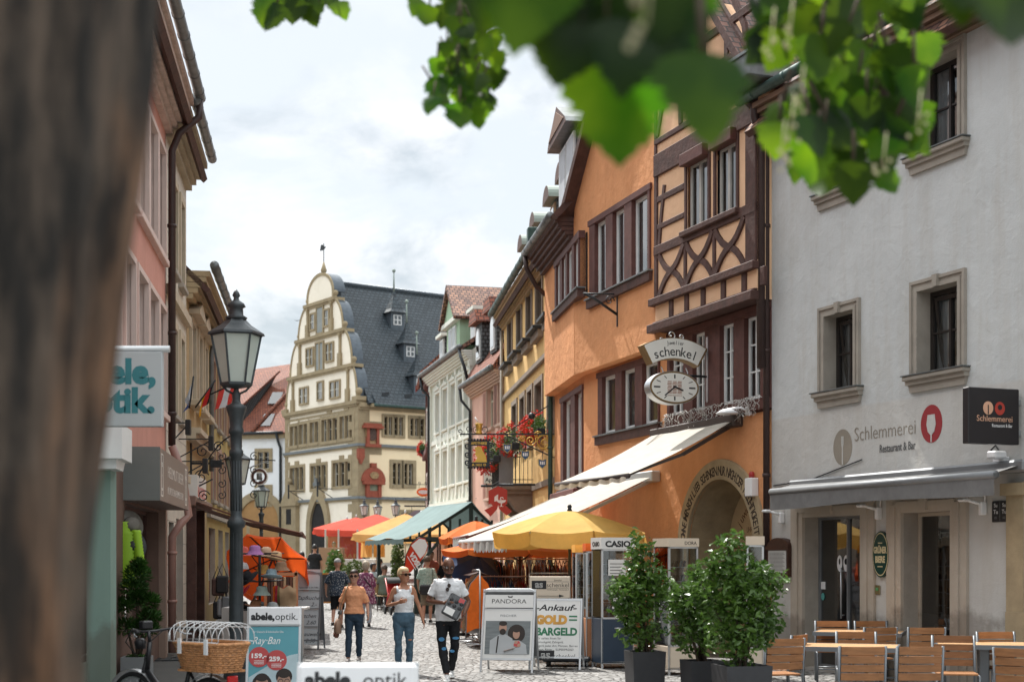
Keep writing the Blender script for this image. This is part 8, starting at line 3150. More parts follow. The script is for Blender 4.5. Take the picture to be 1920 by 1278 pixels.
b.grid(lambda i, j: (-.75 + 1.5 * i, -.405 - .02 * math.sin(i * 20) * j, .9 - .86 * j), 40, 4, mat('grey_white_cloth', (.5, .46, .43), .9, .15))
b.build('tablecloth', o)
o = thing('scarf_pile', 'bright floral scarf heap with yellow red and green on the sales table', 'scarves', P(524, 1112, 25.8))
b = MB()
for k, c in enumerate(('orange', 'crimson', 'olive', 'tan')):
 b.grid(lambda i, j: (-.12 + .3 * i + .05 * k, -.05 * k + .03 * math.sin(j * 7 + k), .12 - .5 * j * (1 - .4 * i) + .03 * math.sin(i * 9 + k)), 8, 8, GM[c])
b.build('cloth', o)
o = thing('book_rack', 'wooden rack of belts and bags behind the hats', 'display rack', (X(528, 27), 27.0, 0))
b = MB()
for x in (-.3, .28):
 b.bar((x, 0, 0), (x, 0, 1.55), .06, .06, PEACHB, up=(0, 1, 0))
b.bar((-.3, 0, 1.5), (.3, 0, 1.5), .06, .06, PEACHB)
b.build('frame', o)
b = MB()
for k in range(9):
 b.cham(-.26 + .06 * k, -.21 + .06 * k, -.05, .05, .75, 1.45, .01, (TIMBER, BRN, GM['tan'])[k % 3])
b.build('belts', o)
o = thing('bag_stand', 'stand of dark shoulder bags beside the lamp post', 'display rack', (X(424, 27.5), 27.5, 0))
b = MB()
b.tube([(0, 0, 0), (0, 0, 1.45)], .02, INK, 6)
for a in (0, 2.1, 4.2):
 b.tube([(0, 0, .4), (.3 * math.cos(a), .3 * math.sin(a), 0)], .014, INK, 5)
b.build('tripod', o)
for k in range(5):
 b = MB()
 x, z = -.12 + .09 * (k % 3), .65 + .3 * (k // 3) + .05 * k
 b.cham(x - .12, x + .12, -.1 - .04 * k, -.02 - .04 * k, z - .02, z + .32, .03, (INK, GM['grey'], GREYMETAL, TIMBER, INK)[k])
 b.tube([(x - .1, -.06 - .04 * k, z + .3), (x, -.06 - .04 * k, z + .55), (x + .1, -.06 - .04 * k, z + .3)], .01, INK, 5)
 b.build('bag', o)
#  bicycle with wicker dog basket
o = thing('bicycle', 'black bicycle with a wire domed wicker dog basket on its rack', 'bicycle', (X(356, 13.3), 13.3, 0), R(143))
BLK2 = mat('bike_black', (.015, .015, .017), .3)
for x, nm in ((-.28, 'wheel'), (.82, 'wheel')):
 b = MB()
 b.tube([(x + .335 * math.cos(t * PI / 18), 0, .345 + .335 * math.sin(t * PI / 18)) for t in range(37)], .024, INK, 8)
 wh = b.build('wheel', o)
 b = MB()
 b.tube([(x + .31 * math.cos(t * PI / 18), 0, .345 + .31 * math.sin(t * PI / 18)) for t in range(37)], .012, STEEL, 6)
 for k in range(18):
  a = k * PI / 9
  b.tube([(x, 0, .345), (x + .305 * math.cos(a), 0, .345 + .305 * math.sin(a))], .0025, STEEL, 4)
 b.tube([(x, -.05, .345), (x, .05, .345)], .025, STEEL, 8)
 b.build('rim', wh)
 b = MB()
 b.grid(lambda i, j: (x + .385 * math.cos(.2 + 2.5 * i), -.035 + .07 * j, .345 + .385 * math.sin(.2 + 2.5 * i)), 20, 3, ALU)
 b.build('mudguard', o)
b = MB()
for p, q, r_ in (((.15, 0, .32), (.62, 0, .72), .032), ((.15, 0, .32), (-.03, 0, .85), .022), ((-.28, .0, .345), (.15, 0, .32), .018), ((-.28, 0, .345), (.0, 0, .75), .014), ((.82, 0, .345), (.62, 0, .85), .02), ((.62, 0, .7), (.58, 0, 1.0), .024)):
 b.tube([p, q], r_, BLK2, 8)
b.build('frame', o)
b = MB()
b.tube([(-.03, 0, .85), (-.06, 0, .98)], .016, STEEL, 8)
b.loft([(-.06, 0, .98, .12, .09), (-.06, 0, 1.02, .15, .1), (-.07, 0, 1.05, .13, .085)], BLK2, 14)
b.build('saddle', o)
b = MB()
b.tube([(.58, 0, 1.0), (.6, 0, 1.1)], .018, BLK2, 8)
b.tube([(.40, -.33, 1.12), (.5, -.26, 1.13), (.6, -.08, 1.1), (.6, .08, 1.1), (.5, .26, 1.13), (.40, .33, 1.12)], .013, BLK2, 8)
hb = b.build('handlebar', o)
for s_ in (-1, 1):
 b = MB()
 b.tube([(.42, s_ * .315, 1.122), (.3, s_ * .36, 1.115)], .019, INK, 10)
 b.build('grip', hb)
 b = MB()
 b.tube([(.5, s_ * .25, 1.11), (.43, s_ * .3, 1.07), (.36, s_ * .33, 1.07)], .008, STEEL, 5)
 b.build('brake_lever', hb)
b = MB()
b.cham(.6, .68, -.06, .06, 1.12, 1.2, .012, BLK2)
b.build('display', hb)
b = MB()
b.loft([(.72, 0, .93, .05, .05), (.72, 0, 1.0, .06, .06), (.72, 0, 1.03, .03, .03)], BLK2, 12)
b.build('headlight', o)
b = MB()
b.tube([(.6, .2, 1.12), (.74, .16, 1.0), (.7, .05, .85)], .006, INK, 5)
b.tube([(.6, -.2, 1.12), (.76, -.14, .98), (.7, -.03, .82)], .006, INK, 5)
b.build('cable', o)
b = MB()
b.bar((-.55, .07, .76), (.05, .07, .78), .014, .014, BLK2)
b.bar((-.55, -.07, .76), (.05, -.07, .78), .014, .014, BLK2)
b.bar((-.28, .08, .345), (-.4, .08, .76), .012, .012, BLK2)
b.bar((-.28, -.08, .345), (-.4, -.08, .76), .012, .012, BLK2)
b.build('luggage_rack', o)
b = MB()
b.cham(-.6, -.57, -.06, .06, .66, .73, .008, mat('tail_light', (.4, .01, .01), .2))
b.build('tail_light', o)
WICK = mat('wicker', (.50, .24, .10), .6, .35, 30, .4, 80)
b = MB()
bz0, bz1 = .77, 1.02
for k in range(13):
 t = k / 12
 z = bz0 + (bz1 - bz0) * t
 w1, w2 = .30 + .08 * t, .17 + .06 * t
 pts = []
 for i in range(49):
  a = 2 * PI * i / 48
  wob = 1 + .016 * (1 if (i + k) % 2 else -1)
  c_, s_ = math.cos(a), math.sin(a)
  pts.append((-.3 + w1 * wob * math.copysign(abs(c_) ** .7, c_), w2 * wob * math.copysign(abs(s_) ** .7, s_), z))
 b.tube(pts, .0105 if k < 12 else .018, WICK, 5)
b.box(-.58, -.02, -.16, .16, bz0 - .01, bz0 + .01, WICK)
for i in range(24):
 a = 2 * PI * i / 24
 c_, s_ = math.cos(a), math.sin(a)
 c_, s_ = math.copysign(abs(c_) ** .7, c_), math.copysign(abs(s_) ** .7, s_)
 b.tube([(-.3 + .30 * c_, .17 * s_, bz0), (-.3 + .38 * c_, .23 * s_, bz1)], .008, WICK, 5)
bk = b.build('basket', o)
b = MB()
WIRE = mat('white_wire', (.72, .74, .75), .35, .03)
for k in range(9):
 x = -.64 + .085 * k
 b.tube([(x, .22 * math.cos(PI * i / 12), bz1 + .02 + .175 * math.sin(PI * i / 12) ** .7) for i in range(13)], .004, WIRE, 6)
for a in (.0, .22, .5, .78, 1.0):
 b.tube([(-.64, .22 * math.cos(PI * a), bz1 + .02 + .175 * math.sin(PI * a) ** .7), (.04, .22 * math.cos(PI * a), bz1 + .02 + .175 * math.sin(PI * a) ** .7)], .004, WIRE, 6)
for k in range(1, 8):
 b.tube([(.04, .22 * math.cos(PI * k / 8), bz1 + .02 + .175 * math.sin(PI * k / 8) ** .7), (.04, .22 * math.cos(PI * k / 8), bz1 + .02)], .0045, WIRE, 5)
b.build('wire_dome', bk)
for x in (-.5, -.14):
 b = MB()
 b.box(x - .02, x + .02, .232, .25, bz1 - .09, bz1 + .05, WIRE)
 b.build('clasp', bk)
#  cafe terrace on the right
CW = mat('teak_slat', (.34, .155, .06), .55, .22, 6, stretch=(1, 6, 6))
TW = mat('table_wood', (.50, .30, .15), .4, .12, 4, stretch=(1, 8, 1))
CHF = mat('chair_frame_grey', (.17, .185, .20), .4, .06, metal=.5)
def objrand(m, k):
 nt = m.node_tree
 b = nt.nodes['Principled BSDF']
 src = b.inputs['Base Color'].links[0].from_socket
 oi = nt.nodes.new('ShaderNodeObjectInfo')
 nt.links.new(mixrgb(nt, oi.outputs['Random'], src, mixrgb(nt, 1.0, src, k, 'MULTIPLY')), b.inputs['Base Color'])
objrand(CW, (.62, .6, .62))
def make_chair():
 o = thing('terrace_chair', 'x', 'chair', (0, 0, 0), 0, 'wooden slatted terrace chairs')
 for x in (-.24, .24):
  b = MB()
  b.tube([(x, -.27, 0), (x, -.22, .45), (x, -.27, .88)], .017, CHF, 8)
  b.build('rear_leg', o)
  b = MB()
  b.tube([(x, .2, 0), (x, .2, .43), (x, -.2, .44)], .016, CHF, 8)
  b.build('front_leg', o)
 b = MB()
 for k in range(6):
  b.cham(-.225, .225, -.2 + .07 * k, -.14 + .07 * k, .44, .462, .004, CW)
 b.build('seat', o)
 b = MB()
 for k, z in enumerate((.52, .61, .70, .79)):
  h_ = .075 if k < 3 else .085
  y = -.235 - .035 * k / 3
  b.grid(lambda i, j: (-.225 + .45 * i, y - .03 * math.sin(i * PI) , z + h_ * j), 8, 1, CW)
  b.grid(lambda i, j: (-.225 + .45 * i, y - .03 * math.sin(i * PI) - .018, z + h_ * (1 - j)), 8, 1, CW)
  b.grid(lambda i, j: (-.225 + .45 * i, y - .03 * math.sin(i * PI) - .018 * j, z + h_), 8, 1, CW)
  b.grid(lambda i, j: (-.225 + .45 * i, y - .03 * math.sin(i * PI) - .018 * (1 - j), z), 8, 1, CW)
 b.build('backrest', o)
 b = MB()
 b.tube([(-.24, .2, .2), (.24, .2, .2)], .01, CHF, 6)
 b.build('stretcher', o)
 b = MB()
 b.tube([(-.24, -.24, .2), (.24, -.24, .2)], .01, CHF, 6)
 b.build('stretcher', o)
 return o
chair0 = make_chair()
first = [True]
def place_chair(px, py, Y_, rz, label):
 """px: middle of the back's top edge"""
 if first[0]:
  c = chair0
  first[0] = False
 else:
  c = copy_tree(chair0)
 c['label'] = label
 rz += math.sin(px * 7.3) * .09
 x = X(px, Y_)
 M_ = Matrix.Rotation(rz, 3, 'Z') @ V((0, -.28, 0))
 c.location = (x - M_.x, Y_ - M_.y, 0)
 c.rotation_euler = (0, 0, rz)
def table(px0, px1, Y_, rz, label, d=.8):
 w = (X(px1, Y_) - X(px0, Y_)) / 2
 o = thing('terrace_table', label, 'table', (X((px0 + px1) / 2, Y_), Y_ + d * .3, 0), rz, 'wooden terrace tables')
 b = MB()
 for k in range(5):
  b.box(-w + .012, w - .012, -d / 2 + d * k / 5 + .003, -d / 2 + d * (k + 1) / 5 - .003, .725, .752, TW)
 b.build('tabletop', o)
 b = MB()
 for y in (-d / 2, d / 2):
  b.box(-w, w, y - .012, y + .012, .70, .755, CHF)
 for x in (-w, w):
  b.box(x - .012, x + .012, -d / 2, d / 2, .701, .754, CHF)
 b.build('edge_frame', o)
 b = MB()
 b.cham(-.06, .06, -.05, .05, .03, .72, .01, CHF)
 b.build('pedestal', o)
 b = MB()
 b.bar((-.35, 0, .02), (.35, 0, .02), .07, .035, CHF)
 b.bar((0, -.32, .02), (0, .32, .02), .07, .034, CHF)
 b.build('foot', o)
table(1488, 1690, 16.9, R(-18), 'terrace table in front of the chair pair, nearest the potted shrubs')
table(1770, 1945, 17.3, R(-14), 'terrace table at the right edge of the terrace')
table(1540, 1700, 20.2, R(-20), 'terrace table farthest back, against the restaurant wall')
for px, Y_, rz, lab in (
 (1618, 14.9, 3, 'nearest wooden chair, left of a pair with backs to us'),
 (1726, 14.9, -4, 'nearest wooden chair, right of a pair with backs to us'),
 (1906, 14.6, -40, 'wooden chair cut by the right edge of the picture'),
 (1473, 16.4, 10, 'wooden chair beside the pots, slats seen half from the side'),
 (1500, 17.2, 62, 'wooden chair at the left end of the front table'),
 (1605, 17.9, 174, 'wooden chair behind the front table, facing us'),
 (1787, 17.0, 165, 'wooden chair left of the right-hand table'),
 (1866, 17.9, 185, 'wooden chair behind the right-hand table near the plaque'),
 (1652, 19.0, 10, 'wooden chair standing before the farthest table, in front of the oval sign'),
 (1738, 19.0, -12, 'wooden chair below the shop window with frosted band'),
 (1560, 21.0, 170, 'wooden chair against the glass door'),
 (1632, 21.0, 182, 'wooden chair against the wall under the bell plate')):
 place_chair(px, 0, Y_, R(rz), lab)
#  plants in pots
POTM = mat('charcoal_planter', (.035, .036, .04), .5, .15, 8)
def pot(o, w0, w1, h, n=4, mt=POTM):
 b = MB()
 q = math.sqrt(2) if n == 4 else 1
 b.lathe([(w0 * q, 0), (w1 * q, h), (w1 * q * .9, h), (w1 * q * .88, h - .06)], mt, n, a0=PI / 4, smooth=False)
 b.build('pot', o)
 b = MB()
 b.lathe([(w1 * q * .87, h - .07), (w1 * q * .5, h - .03)], SOIL, n, a0=PI / 4, smooth=False)
 b.build('soil', o)
def shrub(label, px, Y_, h, blobs, w, ph, seed, rz=.2, n=2600, sz=.085):
 o = thing('potted_shrub', label, 'potted plant', (X(px, Y_), Y_, 0), rz, 'shrubs in charcoal planters')
 pot(o, w * .85, w, ph)
 b = MB()
 rn = random.Random(seed)
 for k in range(9):
  t = blobs[rn.randrange(len(blobs))]
  b.tube([(rn.uniform(-.08, .08), rn.uniform(-.08, .08), ph - .06), (t[0] * .4, t[1] * .4, (ph + t[2]) / 2), (t[0], t[1], t[2] + t[5] * .6)], [.014, .01, .004], BARK_S, 6)
 b.build('stems', o)
 b = MB()
 vol = sum(q[3] * q[4] * q[5] for q in blobs)
 for q in blobs:
  m = int(n * q[3] * q[4] * q[5] / vol)
  for i in range(m):
   d = V((rn.gauss(0, 1), rn.gauss(0, 1), rn.gauss(0, 1))).normalized()
   r_ = rn.random() ** .45
   if noise.noise(V((q[0], q[1], q[2])) * 3 + d * r_ * 2.2 + V((seed, 0, 0))) < -.22:
    continue
   r_ *= 1 + .35 * noise.noise(d * 3.1 + V((seed, 7, q[2])))
   leaf(b, V((q[0] + d.x * q[3] * r_, q[1] + d.y * q[4] * r_, q[2] + d.z * q[5] * r_)), rn, sz * rn.uniform(.7, 1.25), FOLIAGE, .5)
 b.build('foliage', o)
shrub('slim evergreen shrub in a charcoal planter beside the watch showcase', 1209, 16.0, 2.0, [(-.05, 0, 1.0, .27, .27, .28), (-.1, 0, 1.35, .34, .3, .28), (.05, 0, 1.5, .33, .28, .25), (-.05, 0, 1.75, .22, .2, .22), (-.1, 0, 1.95, .13, .12, .18), (-.3, 0, 1.5, .16, .16, .12), (.08, 0, 1.9, .09, .09, .14), (.3, 0, 1.3, .14, .14, .2)], .19, .76, 3)
shrub('leafy evergreen shrub in the middle charcoal planter', 1316, 15.4, 1.8, [(-.05, 0, 1.05, .32, .3, .3), (-.1, 0, 1.35, .3, .28, .25), (.0, 0, 1.6, .2, .2, .2), (-.28, 0, 1.2, .14, .15, .2)], .19, .70, 5, n=2000)
shrub('broad tall evergreen shrub in the charcoal planter beside the terrace chairs', 1390, 14.6, 2.1, [(-.02, 0, 1.0, .36, .3, .3), (-.1, 0, 1.4, .4, .3, .3), (.15, 0, 1.55, .34, .28, .26), (-.15, 0, 1.78, .25, .22, .24), (-.12, 0, 1.98, .14, .13, .16), (.36, 0, 1.55, .17, .15, .15), (.25, 0, 1.15, .25, .22, .22), (-.4, .1, 1.45, .16, .16, .16), (-.3, 0, 1.68, .15, .13, .14)], .245, .71, 8, n=3600)
Y_ = 20.5
o = thing('potted_conifer', 'cloud pruned dark conifer in a square grey planter by the furrier window', 'potted plant', (X(257, Y_), Y_, 0), .1)
pot(o, .2, .2, .39, 4, mat('pale_grey_planter', (.22, .235, .24), .6, .1))
b = MB()
for q in ((0, 0, 1.45), (-.2, .02, .95), (.2, 0, .9), (.15, 0, 1.2), (.02, 0, 1.2)):
 b.tube([(q[0] * .15, 0, .35), (q[0] * .6, q[1], .35 + (q[2] - .35) * .6), q], [.025, .016, .008], BARK_S, 6)
b.build('stems', o)
b = MB()
rn = random.Random(5)
for cx_, cz_, rx_, rz_ in ((0, 1.55, .2, .14), (-.05, 1.38, .2, .12), (.17, 1.18, .14, .11), (-.2, 1.12, .17, .12), (.16, .95, .17, .12), (-.15, .82, .19, .12), (.12, .78, .18, .1), (.02, 1.7, .1, .08), (0, 1.25, .12, .1)):
 for i in range(420):
  d = V((rn.gauss(0, 1), rn.gauss(0, 1), rn.gauss(.2, 1))).normalized() * rn.random() ** .4
  c = V((cx_ + d.x * rx_, d.y * rx_, cz_ + d.z * rz_))
  e = (d + V((rn.gauss(0, .4), rn.gauss(0, .4), .3))).normalized() * .075
  s_ = e.cross(V((rn.random(), rn.random(), rn.random()))).normalized() * .014
  b.add([c - s_, c + s_, c + e], [(0, 1, 2)], CONIFER)
b.build('foliage', o)
b = MB()
leafcloud(b, (0, 0, .39), (.16, .16, .05), 160, .05, CONIFER, 4)
b.build('underplanting', o)
for k, (px0, px1, Y_, h_, lab) in enumerate(((640, 692, 47.5, 1.05, 'yellow green hedge trough before the amber curtains'), (612, 645, 51, 1.35, 'darker round bush left of the yellow green hedge'), (735, 757, 49.5, 1.9, 'tall leafy plant behind the red and white flag'))):
 o = thing('hedge_trough', lab, 'potted plant', (X((px0 + px1) / 2, Y_), Y_, gz(Y_)), 0, 'greenery around the market cafe')
 w = (X(px1, Y_) - X(px0, Y_)) / 2
 b = MB()
 b.cham(-w, w, -.2, .2, 0, .35, .01, TIMBER)
 b.build('trough', o)
 b = MB()
 leafcloud(b, (0, 0, .3 + h_ * .42), (w * 1.15, .42, h_ * .62), 1500, .12, HEDGE if k != 1 else FOLIAGE, 31 + k)
 b.build('foliage', o)
o = thing('blackboard', 'blackboard with an orange wooden frame leaning before the bush', 'menu board', (X(616, 44), 44.0, gz(44)), R(12))
b = MB()
for x in (-.25, .25):
 b.bar((x, -.12, 0), (x, .1, 1.1), .05, .05, mat('orange_wood', (.5, .2, .04), .6) if x < 0 else b.mats[0], up=(0, 1, 0))
b.bar((-.25, .1, 1.08), (.25, .1, 1.08), .05, .05, b.mats[0])
b.bar((-.25, -.08, .2), (.25, -.08, .2), .05, .05, b.mats[0])
b.build('frame', o)
b = MB()
b.add([(-.23, -.08, .2), (.23, -.08, .2), (.23, .09, 1.06), (-.23, .09, 1.06)], [(0, 1, 2, 3)], INK)
b.build('board', o)
o = thing('sales_counter', 'white market sales counter beside the town hall', 'counter', (X(662, 60), 60.0, gz(60)))
b = MB()
b.cham(-1.2, 1.0, -.3, .3, 0, 1.05, .02, PAPER)
b.build('body', o)
b = MB()
b.box(-1.15, .2, -.1, .0, 1.05, 2.0, SHOPGLASS)
b.build('glass', o)
b = MB()
for x in (-1.15, -.6, .2):
 b.bar((x, -.12, 1.05), (x, -.12, 2.3), .07, .05, ALU, up=(0, 1, 0))
b.build('frame', o)
o = thing('banner', 'red printed advertising banner behind the market counter', 'banner', (X(645, 62), 62.0, gz(62)))
b = MB()
b.box(-.7, .8, 0, .03, .6, 2.1, REDC)
b.build('cloth', o)
b = MB()
fit(b, 'KEBAB', -.5, .6, 1.0, .3, AMB, y=-.001)
b.build('lettering', o)
o = thing('market_crate', 'brown cardboard box standing on the market counter', 'crate', (X(622, 59), 59.0, gz(59)))
b = MB()
b.cham(-.5, .5, -.3, .3, 0, 1.55, .01, mat('cardboard', (.32, .2, .12), .8, .1))
b.build('box', o)
def bistro(px, Y_, rz, lab):
 o = thing('bistro_chair', lab, 'chair', (X(px, Y_), Y_, gz(Y_)), rz, 'bistro chairs at the market cafe')
 RAT = bpy.data.materials.get('rattan') or mat('rattan', (.42, .28, .13), .6, .2, 20)
 b = MB()
 b.lathe([(.2, .44), (.22, .455), (.2, .47)], RAT, 14)
 b.build('seat', o)
 b = MB()
 b.grid(lambda i, j: (.22 * math.cos(PI * (1 + i)), .22 * math.sin(PI * (1 + i)) - .03 * j, .5 + .42 * j * (.7 + .3 * math.sin(i * PI))), 10, 4, RAT)
 b.tube([(.22 * math.cos(PI * (1 + i / 10)), .22 * math.sin(PI * (1 + i / 10)) - .03, .5 + .42 * (.7 + .3 * math.sin(i / 10 * PI))) for i in range(11)], .014, TIMBER, 6)
 b.build('backrest', o)
 for a in (.8, 2.3, 3.9, 5.5):
  b = MB()
  b.tube([(.17 * math.cos(a), .17 * math.sin(a), .45), (.2 * math.cos(a), .2 * math.sin(a), 0)], .014, TIMBER, 6)
  b.build('leg', o)
for px, Y_, rz, lab in ((708, 44, .3, 'rattan bistro chair nearest the dress woman'), (698, 46.5, -.4, 'rattan bistro chair behind the nearest one'), (719, 43, 2.8, 'rattan bistro chair under the man in green'), (700, 48, 1.0, 'rattan bistro chair by the hedge trough')):
 bistro(px, Y_, rz, lab)
o = thing('bistro_table', 'small round dark bistro table under the amber umbrella', 'table', (X(722, 44.8), 44.8, gz(44.8)))
b = MB()
b.lathe([(.35, .72), (.36, .735), (.34, .75)], TIMBER, 18)
b.build('tabletop', o)
b = MB()
b.lathe([(.25, 0), (.24, .03), (.03, .06), (.03, .72)], DARKIRON, 12)
b.build('pedestal', o)
o = thing('pushchair', 'red framed pushchair parked beside the flag', 'pushchair', (X(742, 41.5), 41.5, gz(41.5)), R(20))
b = MB()
RDF = mat('pushchair_red', (.5, .03, .03), .4)
for x in (-.22, .22):
 b.tube([(x, -.35, .15), (x, .0, .55), (x, .35, 1.05)], .022, RDF, 6)
 b.tube([(x, .3, .15), (x, .0, .6)], .02, RDF, 6)
b.tube([(-.22, .35, 1.05), (.22, .35, 1.05)], .024, INK, 6)
b.build('frame', o)
b = MB()
b.grid(lambda i, j: (-.22 + .44 * i, -.2 + .4 * j, .45 + .45 * j * j), 6, 6, RDF)
b.grid(lambda i, j: (-.24 + .48 * i, .0 - .3 * math.sin(j * 1.5) + .28, 1.0 + .18 * math.cos(j * 1.5) - .1), 8, 6, INK)
b.build('seat', o)
for x in (-.24, .24):
 for y in (-.35, .3):
  b = MB()
  b.tube([(x - .02, y, .13), (x + .02, y, .13)], .13, INK, 14)
  b.build('wheel', o)
#  the near tree
tree = thing('tree', 'rough barked tree trunk close by with leafy branches hanging into the top of the view', 'tree', (-1.2, 2.5, 0))
BARK, nt, bb = nodes('bark')
n1 = ramp(nt, noise_tex(nt, 13, 5, .6, stretch=(1, 1, .24)), .40, .62)
n2 = ramp(nt, noise_tex(nt, 4, 4, .6, stretch=(1, 1, .3)), .46, .62)
c = mixrgb(nt, n1, (.012, .010, .008), (.105, .078, .058))
c = mixrgb(nt, n2, c, mixrgb(nt, n1, (.03, .018, .011), (.20, .105, .055)))
nt.links.new(c, bb.inputs['Base Color'])
bb.inputs['Roughness'].default_value = .95
bump(nt, bb, noise_tex(nt, 9, 8, .7, stretch=(1, 1, .2)), 1.0, .03)
path = [(0, 0, -.1, .52), (.02, 0, .3, .44), (.19, 0, .9, .37), (.22, 0, 1.58, .335), (.25, 0, 2.2, .335), (.27, 0, 2.8, .345), (.34, 0, 3.6, .36), (.42, .03, 4.4, .33)]
def along(t):
 q = t * (len(path) - 1)
 i = min(int(q), len(path) - 2)
 f_ = q - i
 return [path[i][k] * (1 - f_) + path[i + 1][k] * f_ for k in range(4)]
def trunk_pt(i, j):
 x, y, z, r = along(j)
 x -= .075
 a = 2 * PI * i
 d = noise.noise(V((math.cos(a) * 2.2, math.sin(a) * 2.2, z * .9))) * .05 + abs(noise.noise(V((math.cos(a) * 7, math.sin(a) * 7, z * 1.3)))) * .03
 return (x + (r + d - .035) * math.cos(a), y + (r + d - .035) * math.sin(a), z)
b = MB()
b.grid(trunk_pt, 96, 120, BARK)
b.build('trunk', tree)
org = V((-1.2, 2.5, 0))
top = V((.42, .03, 4.35))
ends = {'A': P(560, -70, 7.0), 'B': P(868, -60, 6.0), 'C': P(1130, -120, 2.6), 'D': P(1590, -90, 5.0), 'E': P(1880, -80, 2.6)}
for k, e in ends.items():
 e = e - org
 mid = top.lerp(e, .5) + V((0, 0, .45))
 b = MB()
 b.tube([top - V((0, 0, .3)), top.lerp(mid, .5) + V((0, 0, .2)), mid, e.lerp(mid, .4) + V((0, 0, .1)), e], [.16, .1, .06, .035, .014], BARK, 10)
 b.build('limb', tree)
b = MB()
b.tube([top - V((0, 0, .4)), top + V((.1, .1, 1.5)), top + V((-.2, .3, 3.5))], [.3, .2, .1], BARK, 12)
b.build('limb', tree)
b = MB()
rq = random.Random(2)
for k, n_, x0, x1, y0, y1, Y_ in (('A', 4, 500, 620, -30, 20, 7.0), ('B', 8, 825, 915, 20, 215, 6.0), ('C', 5, 950, 1320, -70, 60, 2.6), ('D', 10, 1470, 1700, -20, 290, 5.0)):
 for i in range(n_):
  p = P(rq.uniform(x0, x1), rq.uniform(y0, y1), Y_) - org
  e = ends[k] - org
  b.tube([e, e.lerp(p, .4) + V((0, 0, .12)), p], [.007, .0045, .002], BARK, 5)
b.build('twigs', tree)
LFS = []
for k_, tf in ((.4, .35), (.75, .5), (1.15, .6)):
 LF, nt, bb = nodes('linden_leaf')
 nz = ramp(nt, noise_tex(nt, 3.5, 3), .35, .65)
 cc = mixrgb(nt, nz, mul((.010, .040, .006), k_), mul((.035, .095, .012), k_))
 nt.links.new(cc, bb.inputs['Base Color'])
 bb.inputs['Roughness'].default_value = .5
 bb.inputs['Specular IOR Level'].default_value = .2
 tl = nt.nodes.new('ShaderNodeBsdfTranslucent')
 ct = mixrgb(nt, nz, mul((.05, .17, .005), k_), mul((.24, .40, .012), k_))
 nt.links.new(ct, tl.inputs[0])
 mx = nt.nodes.new('ShaderNodeMixShader')
 mx.inputs[0].default_value = tf
 nt.links.new(bb.outputs[0], mx.inputs[1])
 nt.links.new(tl.outputs[0], mx.inputs[2])
 nt.links.new(mx.outputs[0], nt.nodes['Material Output'].inputs[0])
 LFS.append(LF)
BRACT = mat('pale_bract', (.55, .52, .34), .7, .1, transl=.4)
EDGE = []
for k in range(25):
 t = k / 24
 wd = .52 * math.sin(PI * min(1, t * 1.02) ** .62) ** .8 * (1 - .25 * t)
 EDGE.append((wd * (1 + (.16 if k % 2 else -.10)), -.08 * math.sin(PI * t * 2) * (t < .5) + t))
def bigleaf(b, base, d, nrm, s, rn):
 d = V(d).normalized()
 w = d.cross(V(nrm)).normalized()
 n = w.cross(d)
 cu, fo, tw = rn.uniform(-.25, .25), rn.uniform(.1, .35), rn.uniform(-.2, .2)
 def pt(x, t):
  return base + d * (t * s) + w * (x * s) + n * (s * (cu * (t - .5) ** 2 * 2 - fo * abs(x) + tw * x * t))
 vs, fs = [], []
 for x, t in EDGE:
  x *= 1 + rn.uniform(-.16, .14)
  vs += [pt(-x, t), pt(0, t * .97 + .02), pt(x, t)]
 for k in range(24):
  a = 3 * k
  fs += [(a, a + 1, a + 4, a + 3), (a + 1, a + 2, a + 5, a + 4)]
 b.add(vs, fs, LFS[rn.randrange(3)], True)
 b.tube([base - d * s * .45 + V((0, 0, s * .2)), base], .006 * s / .15, BARK_S, 4)
b = MB()
rn = random.Random(21)
def cluster(pts, Y_, dy, s, sw=1.0):
 for px, py, ang, k in pts:
  p = P(px, py, Y_ + rn.uniform(-dy, dy)) - org
  a = R(ang)
  d = V((math.sin(a), rn.uniform(-.35, .35) * sw, -math.cos(a)))
  bigleaf(b, p, d, (rn.gauss(0, .55) * sw, -1, rn.gauss(.2, .45) * sw), s * k, rn)
A_ = [(495, -12, -5, 1.0), (520, 5, -25, .9), (548, -15, 0, 1), (575, -8, 15, 1), (597, -22, 5, .9), (622, -18, 12, .75), (632, 0, 25, .7), (530, -30, 0, 1.1), (560, -40, 10, 1.1), (610, -45, 0, 1)]
cluster(A_, 7.0, .3, .165)
cluster([(470, -28, 0, .6), (745, -30, -30, .5)], 6.5, .1, .12)
Bp = []
for i in range(100):
 y = rn.uniform(-60, 195)
 x = 868 + rn.gauss(0, 30) + (20 if y < 60 else 0) - (15 if y < 30 else 0)
 x = max(800, min(935, x))
 Bp.append((x, y, rn.gauss((x - 868) * -.15, 24), rn.uniform(.6, .95)))
Bp += [(812, 178, -15, .8), (862, 195, 0, 1), (892, 190, 8, 1), (805, 10, -10, .9), (790, -5, -20, .9), (918, 60, 20, .8), (925, 95, 15, .8), (842, 90, -30, .8)]
cluster(Bp, 6.0, .35, .118)
Cp = [(1163, 62, 0, 1.25), (1085, -15, -14, .95), (1318, 90, 4, .9), (1235, -30, 8, 1.0), (1000, -115, -10, 1.0), (930, -130, -6, .95), (1060, -85, 0, 1.0), (1150, -80, 12, 1.05), (1270, -110, 0, 1.0), (1110, -40, 15, 1.0), (1190, 20, -10, .8), (960, -150, 14, .9), (1210, -120, 0, 1.1)]
cluster(Cp, 2.6, .14, .205, .5)
Dp = []
